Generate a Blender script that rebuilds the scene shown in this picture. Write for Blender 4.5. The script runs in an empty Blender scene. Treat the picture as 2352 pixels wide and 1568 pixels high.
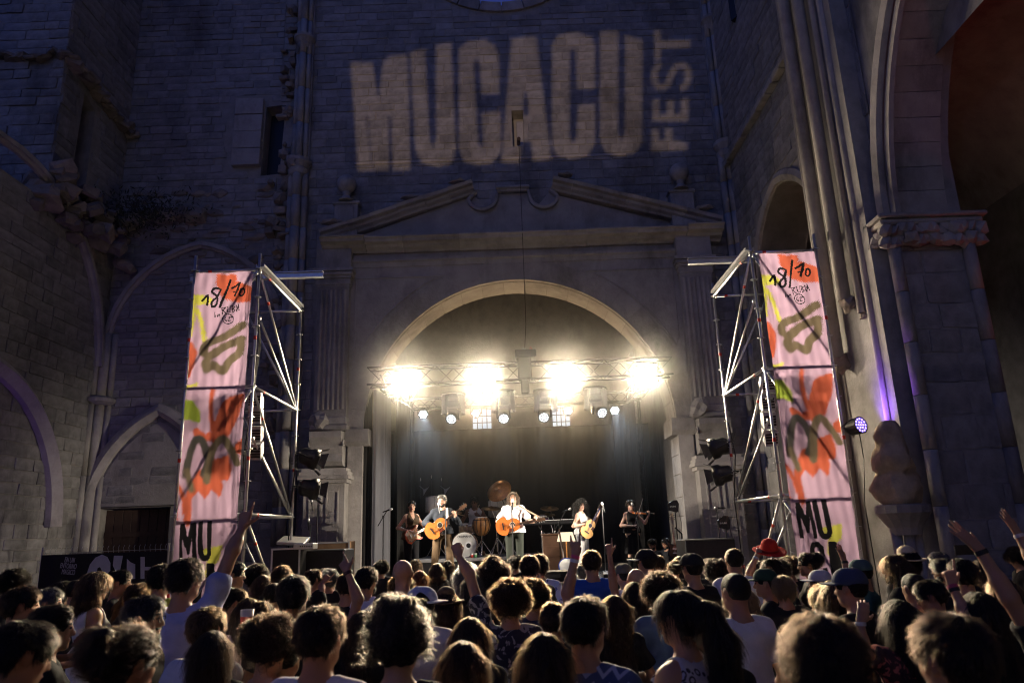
import bpy, bmesh, math, random
import numpy as np
from mathutils import Vector, Matrix, Euler
from mathutils.geometry import tessellate_polygon
rnd = random.Random(7)
sc = bpy.context.scene
col = sc.collection
PI = math.pi
R = math.radians

# ------------------------------------------------------------------ camera
CAM_H, PITCH, ROLL, FPX = 1.95, R(14.66), R(2.0), 1667.0     # FPX: focal length in pixels of a 2352 px wide picture
fw = Vector((0, math.cos(PITCH), math.sin(PITCH))); up0 = Vector((0, -math.sin(PITCH), math.cos(PITCH))); rt0 = Vector((1, 0, 0))
rt = rt0 * math.cos(ROLL) - up0 * math.sin(ROLL)
up = up0 * math.cos(ROLL) + rt0 * math.sin(ROLL)
cam = bpy.data.cameras.new('camera'); cam_o = bpy.data.objects.new('camera', cam); col.objects.link(cam_o)
cam.sensor_width = 36; cam.sensor_fit = 'HORIZONTAL'; cam.lens = 36 * FPX / 2352
cam.clip_start = .05; cam.clip_end = 800
M = Matrix((rt, up, -fw)).transposed().to_4x4(); M.translation = (0, 0, CAM_H)
cam_o.matrix_world = M
cam.dof.use_dof = True; cam.dof.focus_distance = 11.0; cam.dof.aperture_fstop = 2.6
sc.camera = cam_o

# ------------------------------------------------------------------ dusk sky
world = bpy.data.worlds.new('World'); sc.world = world; world.use_nodes = True
wn = world.node_tree; wn.nodes.clear()
sky = wn.nodes.new('ShaderNodeTexSky'); sky.sky_type = 'NISHITA'; sky.sun_disc = False
sky.sun_elevation = R(-3.0); sky.sun_rotation = R(200); sky.ozone_density = 3.0; sky.altitude = 300
bg = wn.nodes.new('ShaderNodeBackground'); bg.inputs['Strength'].default_value = 2.35
wo = wn.nodes.new('ShaderNodeOutputWorld')
tint = wn.nodes.new('ShaderNodeVectorMath'); tint.operation = 'MULTIPLY'; tint.inputs[1].default_value = (.78, .9, 1.3)   # deep blue hour
wn.links.new(sky.outputs[0], tint.inputs[0]); wn.links.new(tint.outputs[0], bg.inputs[0]); wn.links.new(bg.outputs[0], wo.inputs[0])

HAZE, BLINDER_POWER, PROJ = .026, 380, 5600
sc.view_settings.view_transform = 'Standard'; sc.view_settings.look = 'None'
sc.view_settings.exposure = 0.0; sc.view_settings.gamma = 1.0; sc.view_settings.use_curve_mapping = False
sc.render.engine = 'CYCLES'
cy = sc.cycles
cy.max_bounces = 6; cy.diffuse_bounces = 3; cy.glossy_bounces = 3; cy.transmission_bounces = 4; cy.transparent_max_bounces = 8; cy.volume_bounces = 0
cy.use_denoising = True; cy.filter_width = 1.1; cy.sample_clamp_indirect = 4.0; cy.use_light_tree = True; cy.volume_step_rate = 4.0; cy.volume_max_steps = 64; cy.caustics_reflective = False; cy.caustics_refractive = False

# ------------------------------------------------------------------ pixel helpers (pixels of a 2352 px wide picture)
def ray(x, y): return fw + rt * ((x - 1176) / FPX) + up * ((784 - y) / FPX)
CP = Vector((0, 0, CAM_H))
def PY(x, y, Y): d = ray(x, y); return CP + d * (Y / d.y)
def PX(x, y, X): d = ray(x, y); return CP + d * (X / d.x)
def PZ(x, y, Z): d = ray(x, y); return CP + d * ((Z - CAM_H) / d.z)
def PD(x, y, d): return CP + ray(x, y) * d

# ------------------------------------------------------------------ materials
MATS = {}
def nodes_of(name):
    m = bpy.data.materials.new(name); m.use_nodes = True; nt = m.node_tree; nt.nodes.clear()
    return m, nt, nt.nodes.new
def mat(name, c=(.5, .5, .5), rough=.6, metal=0., var=.12, scale=6., bump=.0, bscale=40., emis=None, estr=1., objcol=False, island=False, spec=.4, trans=0., alpha=1., stain=None, coat=0.):
    if name in MATS: return MATS[name]
    m, nt, N = nodes_of(name); L = nt.links.new
    b = N('ShaderNodeBsdfPrincipled'); o = N('ShaderNodeOutputMaterial'); L(b.outputs[0], o.inputs[0])
    b.inputs['Roughness'].default_value = rough; b.inputs['Metallic'].default_value = metal
    b.inputs['Specular IOR Level'].default_value = spec; b.inputs['Transmission Weight'].default_value = trans; b.inputs['Alpha'].default_value = alpha
    b.inputs['Coat Weight'].default_value = coat
    tc = N('ShaderNodeTexCoord')
    if objcol:
        oi = N('ShaderNodeObjectInfo'); src = oi.outputs['Color']
    else:
        rgb = N('ShaderNodeRGB'); rgb.outputs[0].default_value = (*c, 1); src = rgb.outputs[0]
    nz = N('ShaderNodeTexNoise'); nz.inputs['Scale'].default_value = scale; nz.inputs['Detail'].default_value = 5; nz.inputs['Roughness'].default_value = .62
    L(tc.outputs['Object'], nz.inputs['Vector'])
    mr = N('ShaderNodeMapRange'); mr.inputs[1].default_value = .25; mr.inputs[2].default_value = .75; mr.inputs[3].default_value = 1 - var; mr.inputs[4].default_value = 1 + var
    L(nz.outputs[0], mr.inputs[0]); val = mr.outputs[0]
    if island:
        g = N('ShaderNodeNewGeometry'); oi2 = N('ShaderNodeObjectInfo'); ad = N('ShaderNodeMath'); ad.operation = 'ADD'; fr = N('ShaderNodeMath'); fr.operation = 'FRACT'
        L(g.outputs['Random Per Island'], ad.inputs[0]); L(oi2.outputs['Random'], ad.inputs[1]); L(ad.outputs[0], fr.inputs[0])
        m2 = N('ShaderNodeMapRange'); m2.inputs[3].default_value = 1 - island; m2.inputs[4].default_value = 1 + island; L(fr.outputs[0], m2.inputs[0])
        mu = N('ShaderNodeMath'); mu.operation = 'MULTIPLY'; L(val, mu.inputs[0]); L(m2.outputs[0], mu.inputs[1]); val = mu.outputs[0]
    if stain:
        n2 = N('ShaderNodeTexNoise'); n2.inputs['Scale'].default_value = stain[0]; n2.inputs['Detail'].default_value = 6; n2.inputs['Roughness'].default_value = .7
        mp = N('ShaderNodeMapping'); mp.inputs['Scale'].default_value = (1, 1, .45)
        gp = N('ShaderNodeNewGeometry'); L(gp.outputs['Position'], mp.inputs['Vector']); L(mp.outputs[0], n2.inputs['Vector'])
        m3 = N('ShaderNodeMapRange'); m3.inputs[1].default_value = .5; m3.inputs[2].default_value = .72; m3.inputs[3].default_value = 1.; m3.inputs[4].default_value = stain[1]
        L(n2.outputs[0], m3.inputs[0]); mu = N('ShaderNodeMath'); mu.operation = 'MULTIPLY'; L(val, mu.inputs[0]); L(m3.outputs[0], mu.inputs[1]); val = mu.outputs[0]
    vm = N('ShaderNodeVectorMath'); vm.operation = 'SCALE'; L(src, vm.inputs[0]); L(val, vm.inputs['Scale']); L(vm.outputs[0], b.inputs['Base Color'])
    if bump:
        n3 = N('ShaderNodeTexNoise'); n3.inputs['Scale'].default_value = bscale; n3.inputs['Detail'].default_value = 6; n3.inputs['Roughness'].default_value = .65; L(tc.outputs['Object'], n3.inputs['Vector'])
        bp = N('ShaderNodeBump'); bp.inputs['Strength'].default_value = bump; bp.inputs['Distance'].default_value = .02; L(n3.outputs[0], bp.inputs['Height']); L(bp.outputs[0], b.inputs['Normal'])
    if emis:
        b.inputs['Emission Color'].default_value = (*emis, 1); b.inputs['Emission Strength'].default_value = estr
    MATS[name] = m
    return m
def emit(name, c, s):
    if name in MATS: return MATS[name]
    m, nt, N = nodes_of(name); e = N('ShaderNodeEmission'); o = N('ShaderNodeOutputMaterial'); e.inputs[0].default_value = (*c, 1); e.inputs[1].default_value = s
    nt.links.new(e.outputs[0], o.inputs[0]); MATS[name] = m; return m
def cloth_trans(name, c, tw=.5, rough=.8):
    """thin cloth that lets light through from behind"""
    if name in MATS: return MATS[name]
    m, nt, N = nodes_of(name); L = nt.links.new
    d = N('ShaderNodeBsdfPrincipled'); d.inputs['Roughness'].default_value = rough; d.inputs['Specular IOR Level'].default_value = .25
    t = N('ShaderNodeBsdfTranslucent'); mx = N('ShaderNodeMixShader'); mx.inputs[0].default_value = tw; o = N('ShaderNodeOutputMaterial')
    nz = N('ShaderNodeTexNoise'); nz.inputs['Scale'].default_value = 3; nz.inputs['Detail'].default_value = 4; tc = N('ShaderNodeTexCoord'); L(tc.outputs['Object'], nz.inputs['Vector'])
    mr = N('ShaderNodeMapRange'); mr.inputs[3].default_value = .85; mr.inputs[4].default_value = 1.12; L(nz.outputs[0], mr.inputs[0])
    rgb = N('ShaderNodeRGB'); rgb.outputs[0].default_value = (*c, 1); vm = N('ShaderNodeVectorMath'); vm.operation = 'SCALE'; L(rgb.outputs[0], vm.inputs[0]); L(mr.outputs[0], vm.inputs['Scale'])
    L(vm.outputs[0], d.inputs['Base Color']); L(vm.outputs[0], t.inputs[0]); L(d.outputs[0], mx.inputs[1]); L(t.outputs[0], mx.inputs[2]); L(mx.outputs[0], o.inputs[0])
    MATS[name] = m; return m

STONE = mat('limestone', (.25, .238, .232), .9, var=.3, scale=2.3, bump=.8, bscale=11, island=.16, stain=(.5, .38), spec=.15)
STONE_S = mat('dressed_stone', (.33, .305, .285), .88, var=.22, scale=2.2, bump=.7, bscale=14, island=.1, stain=(.7, .42), spec=.15)
STONE_D = mat('mortar_core', (.27, .25, .23), .95, var=.25, scale=3., bump=.8, bscale=12, stain=(.5, .6), spec=.1)
RUBBLE = mat('rubble_stone', (.22, .185, .155), .95, var=.35, scale=3.5, bump=1., bscale=9, island=.3, spec=.1)
DARKWOOD = mat('dark_wood', (.06, .035, .025), .7, var=.25, scale=5, bump=.3)
STEEL = mat('galvanised_steel', (.55, .56, .58), .38, .85, var=.18, scale=9, bump=.08, bscale=60)
ALU = mat('aluminium', (.7, .7, .7), .35, .7, var=.1)
BLACK = mat('black_plastic', (.015, .015, .017), .45, var=.2, scale=20, bump=.1, bscale=80)
BLACKM = mat('black_metal', (.03, .03, .032), .4, .3, var=.2, scale=15)
CHROME = mat('chrome', (.75, .75, .75), .18, 1., var=.05)
RED = mat('red_tape', (.6, .05, .03), .6)
WHITE = mat('white_paint', (.75, .74, .72), .5, var=.08)

# ------------------------------------------------------------------ mesh helpers
class MB:
    def __init__(s): s.v = []; s.f = []; s.m = []
    def add(s, vs, fs, mi=0):
        o = len(s.v); s.v += [tuple(v) for v in vs]; s.f += [tuple(i + o for i in f) for f in fs]; s.m += [mi] * len(fs); return s
    def box(s, c, size, rot=None, bev=0, mi=0, jit=0):
        hx, hy, hz = [d / 2 for d in size]; c = Vector(c)
        if not bev:
            vs = [Vector((x * hx, y * hy, z * hz)) for x in (-1, 1) for y in (-1, 1) for z in (-1, 1)]
            fs = [(0, 1, 3, 2), (4, 6, 7, 5), (0, 4, 5, 1), (2, 3, 7, 6), (0, 2, 6, 4), (1, 5, 7, 3)]
        else:
            b = min(bev, hx * .9, hy * .9, hz * .9); vs = []; idx = {}
            for x in (-1, 1):
                for y in (-1, 1):
                    for z in (-1, 1):
                        for a in range(3):
                            p = [x * (hx - b), y * (hy - b), z * (hz - b)]; p[a] = (x, y, z)[a] * (hx, hy, hz)[a]
                            idx[(x, y, z, a)] = len(vs); vs.append(Vector(p))
            fs = []
            for a in range(3):
                for sg in (-1, 1):
                    q = []
                    for u, w in ((-1, -1), (1, -1), (1, 1), (-1, 1)):
                        k = [0, 0, 0]; k[a] = sg; k[(a + 1) % 3] = u; k[(a + 2) % 3] = w; q.append(idx[(*k, a)])
                    fs.append(q if sg > 0 else q[::-1])
            for a in range(3):
                b_, c_ = (a + 1) % 3, (a + 2) % 3
                for u in (-1, 1):
                    for w in (-1, 1):
                        k0 = [0, 0, 0]; k0[b_] = u; k0[c_] = w; k1 = list(k0); k0[a] = -1; k1[a] = 1
                        q = [idx[(*k0, b_)], idx[(*k1, b_)], idx[(*k1, c_)], idx[(*k0, c_)]]
                        fs.append(q[::-1] if u * w > 0 else q)
            for x in (-1, 1):
                for y in (-1, 1):
                    for z in (-1, 1):
                        q = [idx[(x, y, z, a)] for a in range(3)]; fs.append(q if x * y * z > 0 else q[::-1])
        if jit: vs = [v + Vector((rnd.uniform(-jit, jit), rnd.uniform(-jit, jit), rnd.uniform(-jit, jit))) for v in vs]
        if rot is not None: vs = [rot @ v for v in vs]
        return s.add([v + c for v in vs], fs, mi)
    def tube(s, p0, p1, r0, r1=None, n=10, mi=0):
        return s.path([p0, p1], [r0, r0 if r1 is None else r1], n, mi)
    def path(s, pts, r, n=8, mi=0, caps=True, closed=False):
        pts = [Vector(p) for p in pts]; k = len(pts)
        if not hasattr(r, '__len__'): r = [r] * k
        vs = []; fs = []; t0 = (pts[1] - pts[0]).normalized(); u = t0.orthogonal().normalized()
        for i, p in enumerate(pts):
            t = (pts[min(i + 1, k - 1)] - pts[max(i - 1, 0)]).normalized() if not closed else (pts[(i + 1) % k] - pts[i - 1]).normalized()
            u = (u - t * u.dot(t)).normalized(); w = t.cross(u)
            for j in range(n):
                a = 2 * PI * j / n; vs.append(p + (u * math.cos(a) + w * math.sin(a)) * r[i])
        for i in range(k - 1 if not closed else k):
            for j in range(n): i2 = (i + 1) % k; fs.append((i * n + j, i * n + (j + 1) % n, i2 * n + (j + 1) % n, i2 * n + j))
        if caps and not closed: fs.append(tuple(range(n))[::-1]); fs.append(tuple((k - 1) * n + j for j in range(n)))
        return s.add(vs, fs, mi)
    def lathe(s, prof, o=(0, 0, 0), n=20, rot=None, mi=0, a0=0, a1=2 * PI, caps=True):
        o = Vector(o); vs = []; fs = []; full = abs(a1 - a0 - 2 * PI) < 1e-6; m = n if full else n + 1
        for r, z in prof:
            for j in range(m):
                a = a0 + (a1 - a0) * j / n; v = Vector((r * math.cos(a), r * math.sin(a), z))
                if rot is not None: v = rot @ v
                vs.append(o + v)
        for i in range(len(prof) - 1):
            for j in range(n): k = (j + 1) % m; fs.append((i * m + j, i * m + k, (i + 1) * m + k, (i + 1) * m + j))
        if full and caps:
            if prof[0][0] > 1e-5 and abs(prof[0][1] - prof[1][1]) > 1e-6: fs.append(tuple(range(m))[::-1])
            if prof[-1][0] > 1e-5 and abs(prof[-1][1] - prof[-2][1]) > 1e-6: fs.append(tuple((len(prof) - 1) * m + j for j in range(m)))
        return s.add(vs, fs, mi)
    def plate(s, outer, holes, to3, dep, mi=0, back=True):
        """2-D outline with holes, thickened by vector dep"""
        loops = [outer] + list(holes); flat = [Vector((a, b, 0)) for l in loops for a, b in l]
        tris = tessellate_polygon([[Vector((a, b, 0)) for a, b in l] for l in loops])
        A = [Vector(to3(v.x, v.y)) for v in flat]; dep = Vector(dep); n = len(A); B = [a + dep for a in A]
        nrm = None
        fs = []
        for t in tris:
            nn = (A[t[1]] - A[t[0]]).cross(A[t[2]] - A[t[0]])
            t = tuple(t) if nn.dot(dep) < 0 else tuple(t)[::-1]
            fs.append(t)
            if back: fs.append(tuple(i + n for i in t[::-1]))
        o = 0
        for l in loops:
            k = len(l)
            for i in range(k): fs.append((o + i, o + (i + 1) % k, o + (i + 1) % k + n, o + i + n))
            o += k
        return s.add(A + B, fs, mi)
    def extrude_x(s, prof, x0, x1, mi=0):
        """profile [(y,z)] swept along x (mouldings)"""
        n = len(prof); vs = [(x0, y, z) for y, z in prof] + [(x1, y, z) for y, z in prof]
        fs = [(i, (i + 1) % n, (i + 1) % n + n, i + n) for i in range(n)] + [tuple(range(n))[::-1], tuple(range(n, 2 * n))]
        return s.add(vs, fs, mi)
    def sweep(s, frames, prof, mi=0, cap=True):
        """frames: list of (origin, u, v); prof: [(a,b)] closed profile"""
        n = len(prof); vs = []; fs = []
        for o, u, v in frames: vs += [o + u * a + v * b for a, b in prof]
        for i in range(len(frames) - 1):
            for j in range(n): fs.append((i * n + j, i * n + (j + 1) % n, (i + 1) * n + (j + 1) % n, (i + 1) * n + j))
        if cap: fs.append(tuple(range(n))[::-1]); fs.append(tuple((len(frames) - 1) * n + j for j in range(n)))
        return s.add(vs, fs, mi)
    def build(s, name, m, parent=None, smooth=False, fix=True):
        me = bpy.data.meshes.new(name); me.from_pydata(s.v, [], s.f)
        for x in (m if isinstance(m, (list, tuple)) else [m]): me.materials.append(x)
        if any(s.m): me.polygons.foreach_set('material_index', s.m)
        if fix:
            bm = bmesh.new(); bm.from_mesh(me); bmesh.ops.recalc_face_normals(bm, faces=bm.faces); bm.to_mesh(me); bm.free()
        if smooth: me.polygons.foreach_set('use_smooth', [len(p.vertices) == 4 for p in me.polygons])
        me.update(); return link(name, me, parent)
def link(name, data, parent=None):
    o = bpy.data.objects.new(name, data); col.objects.link(o)
    if parent is not None: attach(o, parent)
    return o
LOCAL = set()
def attach(o, p):
    o.parent = p
    if p.name not in LOCAL:   # children of world-built things keep world coordinates
        m = Matrix.Identity(4); q = p
        while q is not None: m = (Matrix.LocRotScale(q.location, q.rotation_euler, q.scale) if q.parent is None else q.matrix_parent_inverse @ Matrix.LocRotScale(q.location, q.rotation_euler, q.scale)) @ m; q = q.parent
        o.matrix_parent_inverse = m.inverted()
    else: LOCAL.add(o.name)
def tag(o, label, cat=None, group=None, kind=None):
    if label: o['label'] = label
    if cat: o['category'] = cat
    if group: o['group'] = group
    if kind: o['kind'] = kind
    return o
def thing(name, label, cat, loc=(0, 0, 0), rz=0, group=None, local=False):
    o = bpy.data.objects.new(name, None); col.objects.link(o); o.empty_display_size = .1
    o.location = loc; o.rotation_euler = (0, 0, rz)
    if local: LOCAL.add(o.name)
    return tag(o, label, cat, group, 'thing')
def dup(o, parent=None):
    c = o.copy(); col.objects.link(c); c.parent = parent
    for ch in list(KIDS.get(o.name, ())) or [x for x in o.children]: dup(ch, c)
    return c
KIDS = {}
def arc(cx, cz, r, a0, a1, n): return [(cx + r * math.cos(a0 + (a1 - a0) * i / n), cz + r * math.sin(a0 + (a1 - a0) * i / n)) for i in range(n + 1)]
def rot_to(d, upv=(0, 0, 1)):
    """matrix whose local +Z points along d"""
    return Vector(d).to_track_quat('Z', 'Y').to_matrix()
def lamp(name, kind, loc, target, power, c, parent=None, size=.1, angle=60, blend=.5, spread=PI):
    l = bpy.data.lights.new(name, kind); l.energy = power; l.color = c
    if kind == 'SPOT': l.spot_size = R(angle); l.spot_blend = blend; l.shadow_soft_size = size
    elif kind == 'AREA': l.shape = 'DISK'; l.size = size; l.spread = spread
    else: l.shadow_soft_size = size
    o = bpy.data.objects.new(name, l); col.objects.link(o); o.location = loc
    o.rotation_euler = (Vector(target) - Vector(loc)).to_track_quat('-Z', 'Y').to_euler()
    if parent is not None: attach(o, parent)
    return o
def text(name, body, size, m, M, parent=None, ext=.001, align='CENTER', sx=1.0):
    c = bpy.data.curves.new(name, 'FONT'); c.body = body; c.size = size; c.extrude = ext; c.align_x = align; c.materials.append(m); c.resolution_u = 3
    tmp = bpy.data.objects.new(name, c); col.objects.link(tmp); me = bpy.data.meshes.new_from_object(tmp.evaluated_get(bpy.context.evaluated_depsgraph_get())); bpy.data.objects.remove(tmp)
    me.name = name; o = bpy.data.objects.new(name, me); col.objects.link(o)
    o.matrix_basis = M @ Matrix.Diagonal((sx, 1, 1, 1))
    if parent is not None: attach(o, parent)
    return o
FACE_CAM = Matrix(((1, 0, 0), (0, 0, -1), (0, 1, 0))).to_4x4()      # text in the XZ plane, readable from -Y
# ================================================================== THE PLACE
F = 18.0; XC = .12
g = MB(); g.box((0, 10, -.1), (90, 90, .2)); gr = g.build('ground', mat('paving', (.12, .105, .09), .85, var=.25, scale=1.5, bump=.5, bscale=6)); tag(gr, 'dark stone ground of the courtyard under the crowd', None, kind='structure')

UNIT = []
for i in range(8):
    b = MB(); r0 = random.Random(i); b.box((0, 0, 0), (1, 1, 1), bev=.055, jit=.03); me = bpy.data.meshes.new('stone'); me.from_pydata(b.v, [], b.f); me.materials.append(STONE); me.update(); UNIT.append(me)
def inframe(p, mg=60):
    d = p - CP; z = d.dot(fw)
    if z < .5: return None
    x = 1176 + FPX * d.dot(rt) / z; y = 784 - FPX * d.dot(up) / z
    return (x, y, z) if -mg < x < 2352 + mg and -mg < y < 1568 + mg else None
def stones(parent, to3, u, v, n, rects, skip=lambda *a: False, ch=.25, ln=(.35, .7), maxsep=290, seed=1, gap=.014, th=.12, proud=.014):
    r = random.Random(seed); u, v, n = Vector(u), Vector(v), Vector(n); out = []
    for (u0, u1, v0, v1) in rects:
        z = v0
        while z < v1 - .05:
            h = min(ch * r.uniform(.82, 1.2), v1 - z); x = u0 - r.uniform(0, ln[0])
            while x < u1 - .02:
                l = r.uniform(*ln); a, b = max(x, u0), min(x + l, u1)
                if b - a > .08 and h > .08 and not skip(a, b, z, z + h): out.append((a, b, z, z + h))
                x += l
            z += h
    vis = []; hid = []
    for k in out:
        c = to3((k[0] + k[1]) / 2, (k[2] + k[3]) / 2); q = inframe(c)
        (vis if q else hid).append((-(k[1] - k[0]) * (k[3] - k[2]) / (q[2] ** 2 if q else 1), k))
    vis.sort(); rest = MB()
    for i, (_, k) in enumerate(vis + hid):
        c = to3((k[0] + k[1]) / 2, (k[2] + k[3]) / 2); c = Vector(c) + n * (r.uniform(-.3, 1) * proud - th / 2 + .006)
        ra = r.gauss(0, .008); u_, v_ = u * math.cos(ra) + v * math.sin(ra), v * math.cos(ra) - u * math.sin(ra)
        if i < maxsep and i < len(vis):
            o = link('stone', r.choice(UNIT)); o.matrix_basis = Matrix.Translation(c) @ Matrix((u_ * (k[1] - k[0] - gap), n * th, v_ * (k[3] - k[2] - gap))).transposed().to_4x4(); attach(o, parent)
        else:
            rest.box(c, (k[1] - k[0] - gap, th, k[3] - k[2] - gap), rot=Matrix((u_, n, v_)).transposed(), bev=.014, jit=.009)
    if rest.v:
        o = rest.build('stone_courses', STONE, parent); o['kind'] = 'stuff'
def inside(pt, poly):
    x, y = pt; c = False; j = len(poly) - 1
    for i in range(len(poly)):
        if (poly[i][1] > y) != (poly[j][1] > y) and x < (poly[j][0] - poly[i][0]) * (y - poly[i][1]) / (poly[j][1] - poly[i][1]) + poly[i][0]: c = not c
        j = i
    return c
def skipper(polys):
    def f(a, b, c, d):
        for p in polys:
            for q in ((a, c), (b, c), (a, d), (b, d), ((a + b) / 2, (c + d) / 2)):
                if inside(q, p): return True
            if any(a < x < b and c < y < d for x, y in p): return True
        return False
    return f
def pointed(u0, u1, zs, za, n=12, open_=True):
    w = (u1 - u0) / 2; h = za - zs; r = (w * w + h * h) / (2 * w); a = math.atan2(h, r - w)
    L = [(u0 + r - r * math.cos(a * i / n), zs + r * math.sin(a * i / n)) for i in range(n + 1)]
    return L + [(u0 + u1 - x, z) for x, z in L[-2::-1]]
def arch_sweep(mb, pts2, to3, n, prof):
    """sweep profile (outward-in-plane, along normal) along a 2-D path in a wall plane"""
    P = [Vector(to3(*p)) for p in pts2]; n = Vector(n); fr = []
    for i, p in enumerate(P):
        t = (P[min(i + 1, len(P) - 1)] - P[max(i - 1, 0)]).normalized(); fr.append((p, t.cross(n), n))
    return mb.sweep(fr, prof)
RIBP = [(-.1, -.02), (-.1, .06), (-.05, .1), (-.05, .16), (.05, .16), (.05, .1), (.1, .06), (.1, -.02)]
def lump(mb, c, r, seed, n=2, sq=(1, 1, 1)):
    bm = bmesh.new(); bmesh.ops.create_icosphere(bm, subdivisions=n, radius=1); rr = random.Random(seed); off = Vector((rr.random() * 50, rr.random() * 50, rr.random() * 50))
    from mathutils import noise as nz
    vs = []
    for v in bm.verts:
        k = 1 + .55 * nz.noise(v.co * 1.6 + off) + .3 * nz.noise(v.co * 4 + off); k = round(k * 5) / 5 * .5 + k * .5
        vs.append(Vector(c) + Vector((v.co.x * sq[0], v.co.y * sq[1], v.co.z * sq[2])) * r * k)
    fs = [tuple(x.index for x in f.verts) for f in bm.faces]; mb.add(vs, fs); bm.free()

def shard(mb, c, r, seed, n=1, sq=(1, 1, 1)):
    q = random.Random(seed); mb.box(c, (r * 1.9 * sq[0], r * 1.7 * sq[1], r * 1.6 * sq[2]), rot=Euler((q.gauss(0, .35), q.gauss(0, .35), q.uniform(0, 3))).to_matrix(), bev=r * q.uniform(.12, .4), jit=r * .16)
# ------------------------------------------------------------------ end wall of the roofless church
W = thing('end_wall', 'tall ashlar end wall of roofless church above the stage portal', 'wall', (0, F, 0))
AR, AZ = 3.88, 4.4
arch_hole = [(XC - AR, 0.0)] + [(x, z) for x, z in arc(XC, AZ, AR, PI, 0, 40)] + [(XC + AR, 0.0)]
slit = [(.21, 12.2), (.53, 12.2), (.53, 13.32), (.21, 13.32)]
ocu = arc(.03, 19.5, 2.72, 0, 2 * PI, 48)[:-1]
toF = lambda y: (lambda a, b: Vector((a, y, b)))
m = MB(); m.plate([(-5.75, -.01), (-5.75, 24), (6.3, 24), (6.3, -.01)], [[(a, max(b, .005)) for a, b in arch_hole], slit, ocu], toF(F), (0, .85, 0)); m.build('core', STONE_D, W)
SK = skipper([slit, arc(.03, 19.5, 2.95, 0, 2 * PI, 32)[:-1]])
stones(W, toF(F - .01), (1, 0, 0), (0, 0, 1), (0, -1, 0), [(-5.55, 5.95, 9.9, 17.6), (-5.55, -5.1, 2, 9.9), (5.35, 5.95, 2, 9.9)], SK, ch=.235, ln=(.3, .68), seed=3)
m = MB()   # moulded rim of the round window
for i in range(28):
    a0, a1 = 2 * PI * i / 28 + .006, 2 * PI * (i + 1) / 28 - .006
    m.plate(arc(.03, 19.5, 2.96, a0, a1, 3) + arc(.03, 19.5, 2.66, a1, a0, 3), [], toF(F - .08), (0, .2, 0))
m.build('window_rim', STONE_S, W)
m = MB(); m.box((.37, F + .62, 12.75), (.32, .3, 1.14)); m.box((.43, F + .22, 12.62), (.2, .2, .85), bev=.02); m.build('slit_infill', STONE_S, W)
m = MB(); m.extrude_x([(F, 11.78), (F - .05, 11.8), (F - .05, 11.86), (F, 11.88)], -4.15, 3.3); m.build('string_course', STONE_S, W)

def shaft_bundle(name, x, y, z0, z1, side, label, cap, corb):
    t = thing(name, label, 'column', (x, y, 0))
    for i, (dx, dy, r) in enumerate(((0, -.16, .095), (-.15, -.07, .07), (.15, -.07, .07))):
        m = MB(); 
        z = corb
        while z < z1: z2 = min(z + 1.1, z1); m.tube((x + dx, y + dy, z + .004), (x + dx, y + dy, z2), r * 1.0, r * .995, 14); z = z2
        m.build('shaft', STONE_S, t, True)
        m = MB(); z = z0
        while z < corb - .3: z2 = min(z + .9, corb - .3); m.tube((x + dx * 1.25, y + dy * 1.2, z + .004), (x + dx * 1.25, y + dy * 1.2, z2), r * 1.25, None, 14); z = z2
        m.build('shaft', STONE_S, t, True)
    m = MB(); m.lathe([(.16, 0), (.17, .04), (.2, .1), (.2, .16), (.26, .26), (.3, .3), (.3, .38), (.24, .4)], (x, y - .05, cap - .2), 16, mi=0); m.build('capital', STONE_S, t)
    m = MB(); m.lathe([(.14, -.45), (.26, -.35), (.3, -.22), (.24, -.16), (.34, 0), (.34, .1), (.3, .12)], (x, y - .05, corb - .1), 14); lump(m, (x + side * .1, y - .25, corb - .1), .16, int(abs(x) * 100)); m.build('corbel', STONE_S, t)
    m = MB(); m.box((x, y + .2, (z0 + z1) / 2), (.5, .42, z1 - z0)); m.build('backing_pier', STONE, t)
    return t
shaft_bundle('wall_shaft', -5.62, F - .1, 0, 23, -1, 'bundle of slim stone shafts running up the wall between left bay and portal', 15.6, 11.9)
shaft_bundle('wall_shaft', 6.02, F - .1, 0, 23, 1, 'bundle of slim stone shafts in the corner between portal wall and arched side wall', 15.75, 12.0)

# ------------------------------------------------------------------ classical portal
T = thing('arched_portal', 'classical stone portal with fluted pilasters and broken pediment round the stage', 'portal', (XC, F, 0))
YP = F - .14
m = MB()
outer = [(XC - 4.3, .005), (XC - 4.3, 8.75), (XC + 4.3, 8.75), (XC + 4.3, .005)]
hole2 = [(XC - AR, .006)] + arc(XC, AZ, AR, PI, 0, 48) + [(XC + AR, .006)]
m.plate([(XC - 4.3, .005), (XC - 4.3, 8.75), (XC + 4.3, 8.75), (XC + 4.3, .005), (XC + AR, .005)] + arc(XC, AZ, AR, 0, PI, 48) + [(XC - AR, .005)], [], toF(YP), (0, .13, 0)); m.build('arch_face', STONE_S, T)
for i in range(21):   # voussoirs of the archivolt, each a stone of its own
    a0, a1 = PI * i / 21 + .002, PI * (i + 1) / 21 - .002; m = MB()
    m.plate(arc(XC, AZ, AR - .01, a0, a1, 4) + arc(XC, AZ, AR + .52, a1, a0, 4), [], toF(YP - .035), (0, .03, 0)); m.build('voussoir', STONE_S, T)
    m = MB(); m.plate(arc(XC, AZ, AR - .012, a0, a1, 4) + arc(XC, AZ, AR + .25, a1, a0, 4), [], toF(YP + .145), (0, .98, 0)); m.build('soffit_stone', STONE_S, T)
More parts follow.
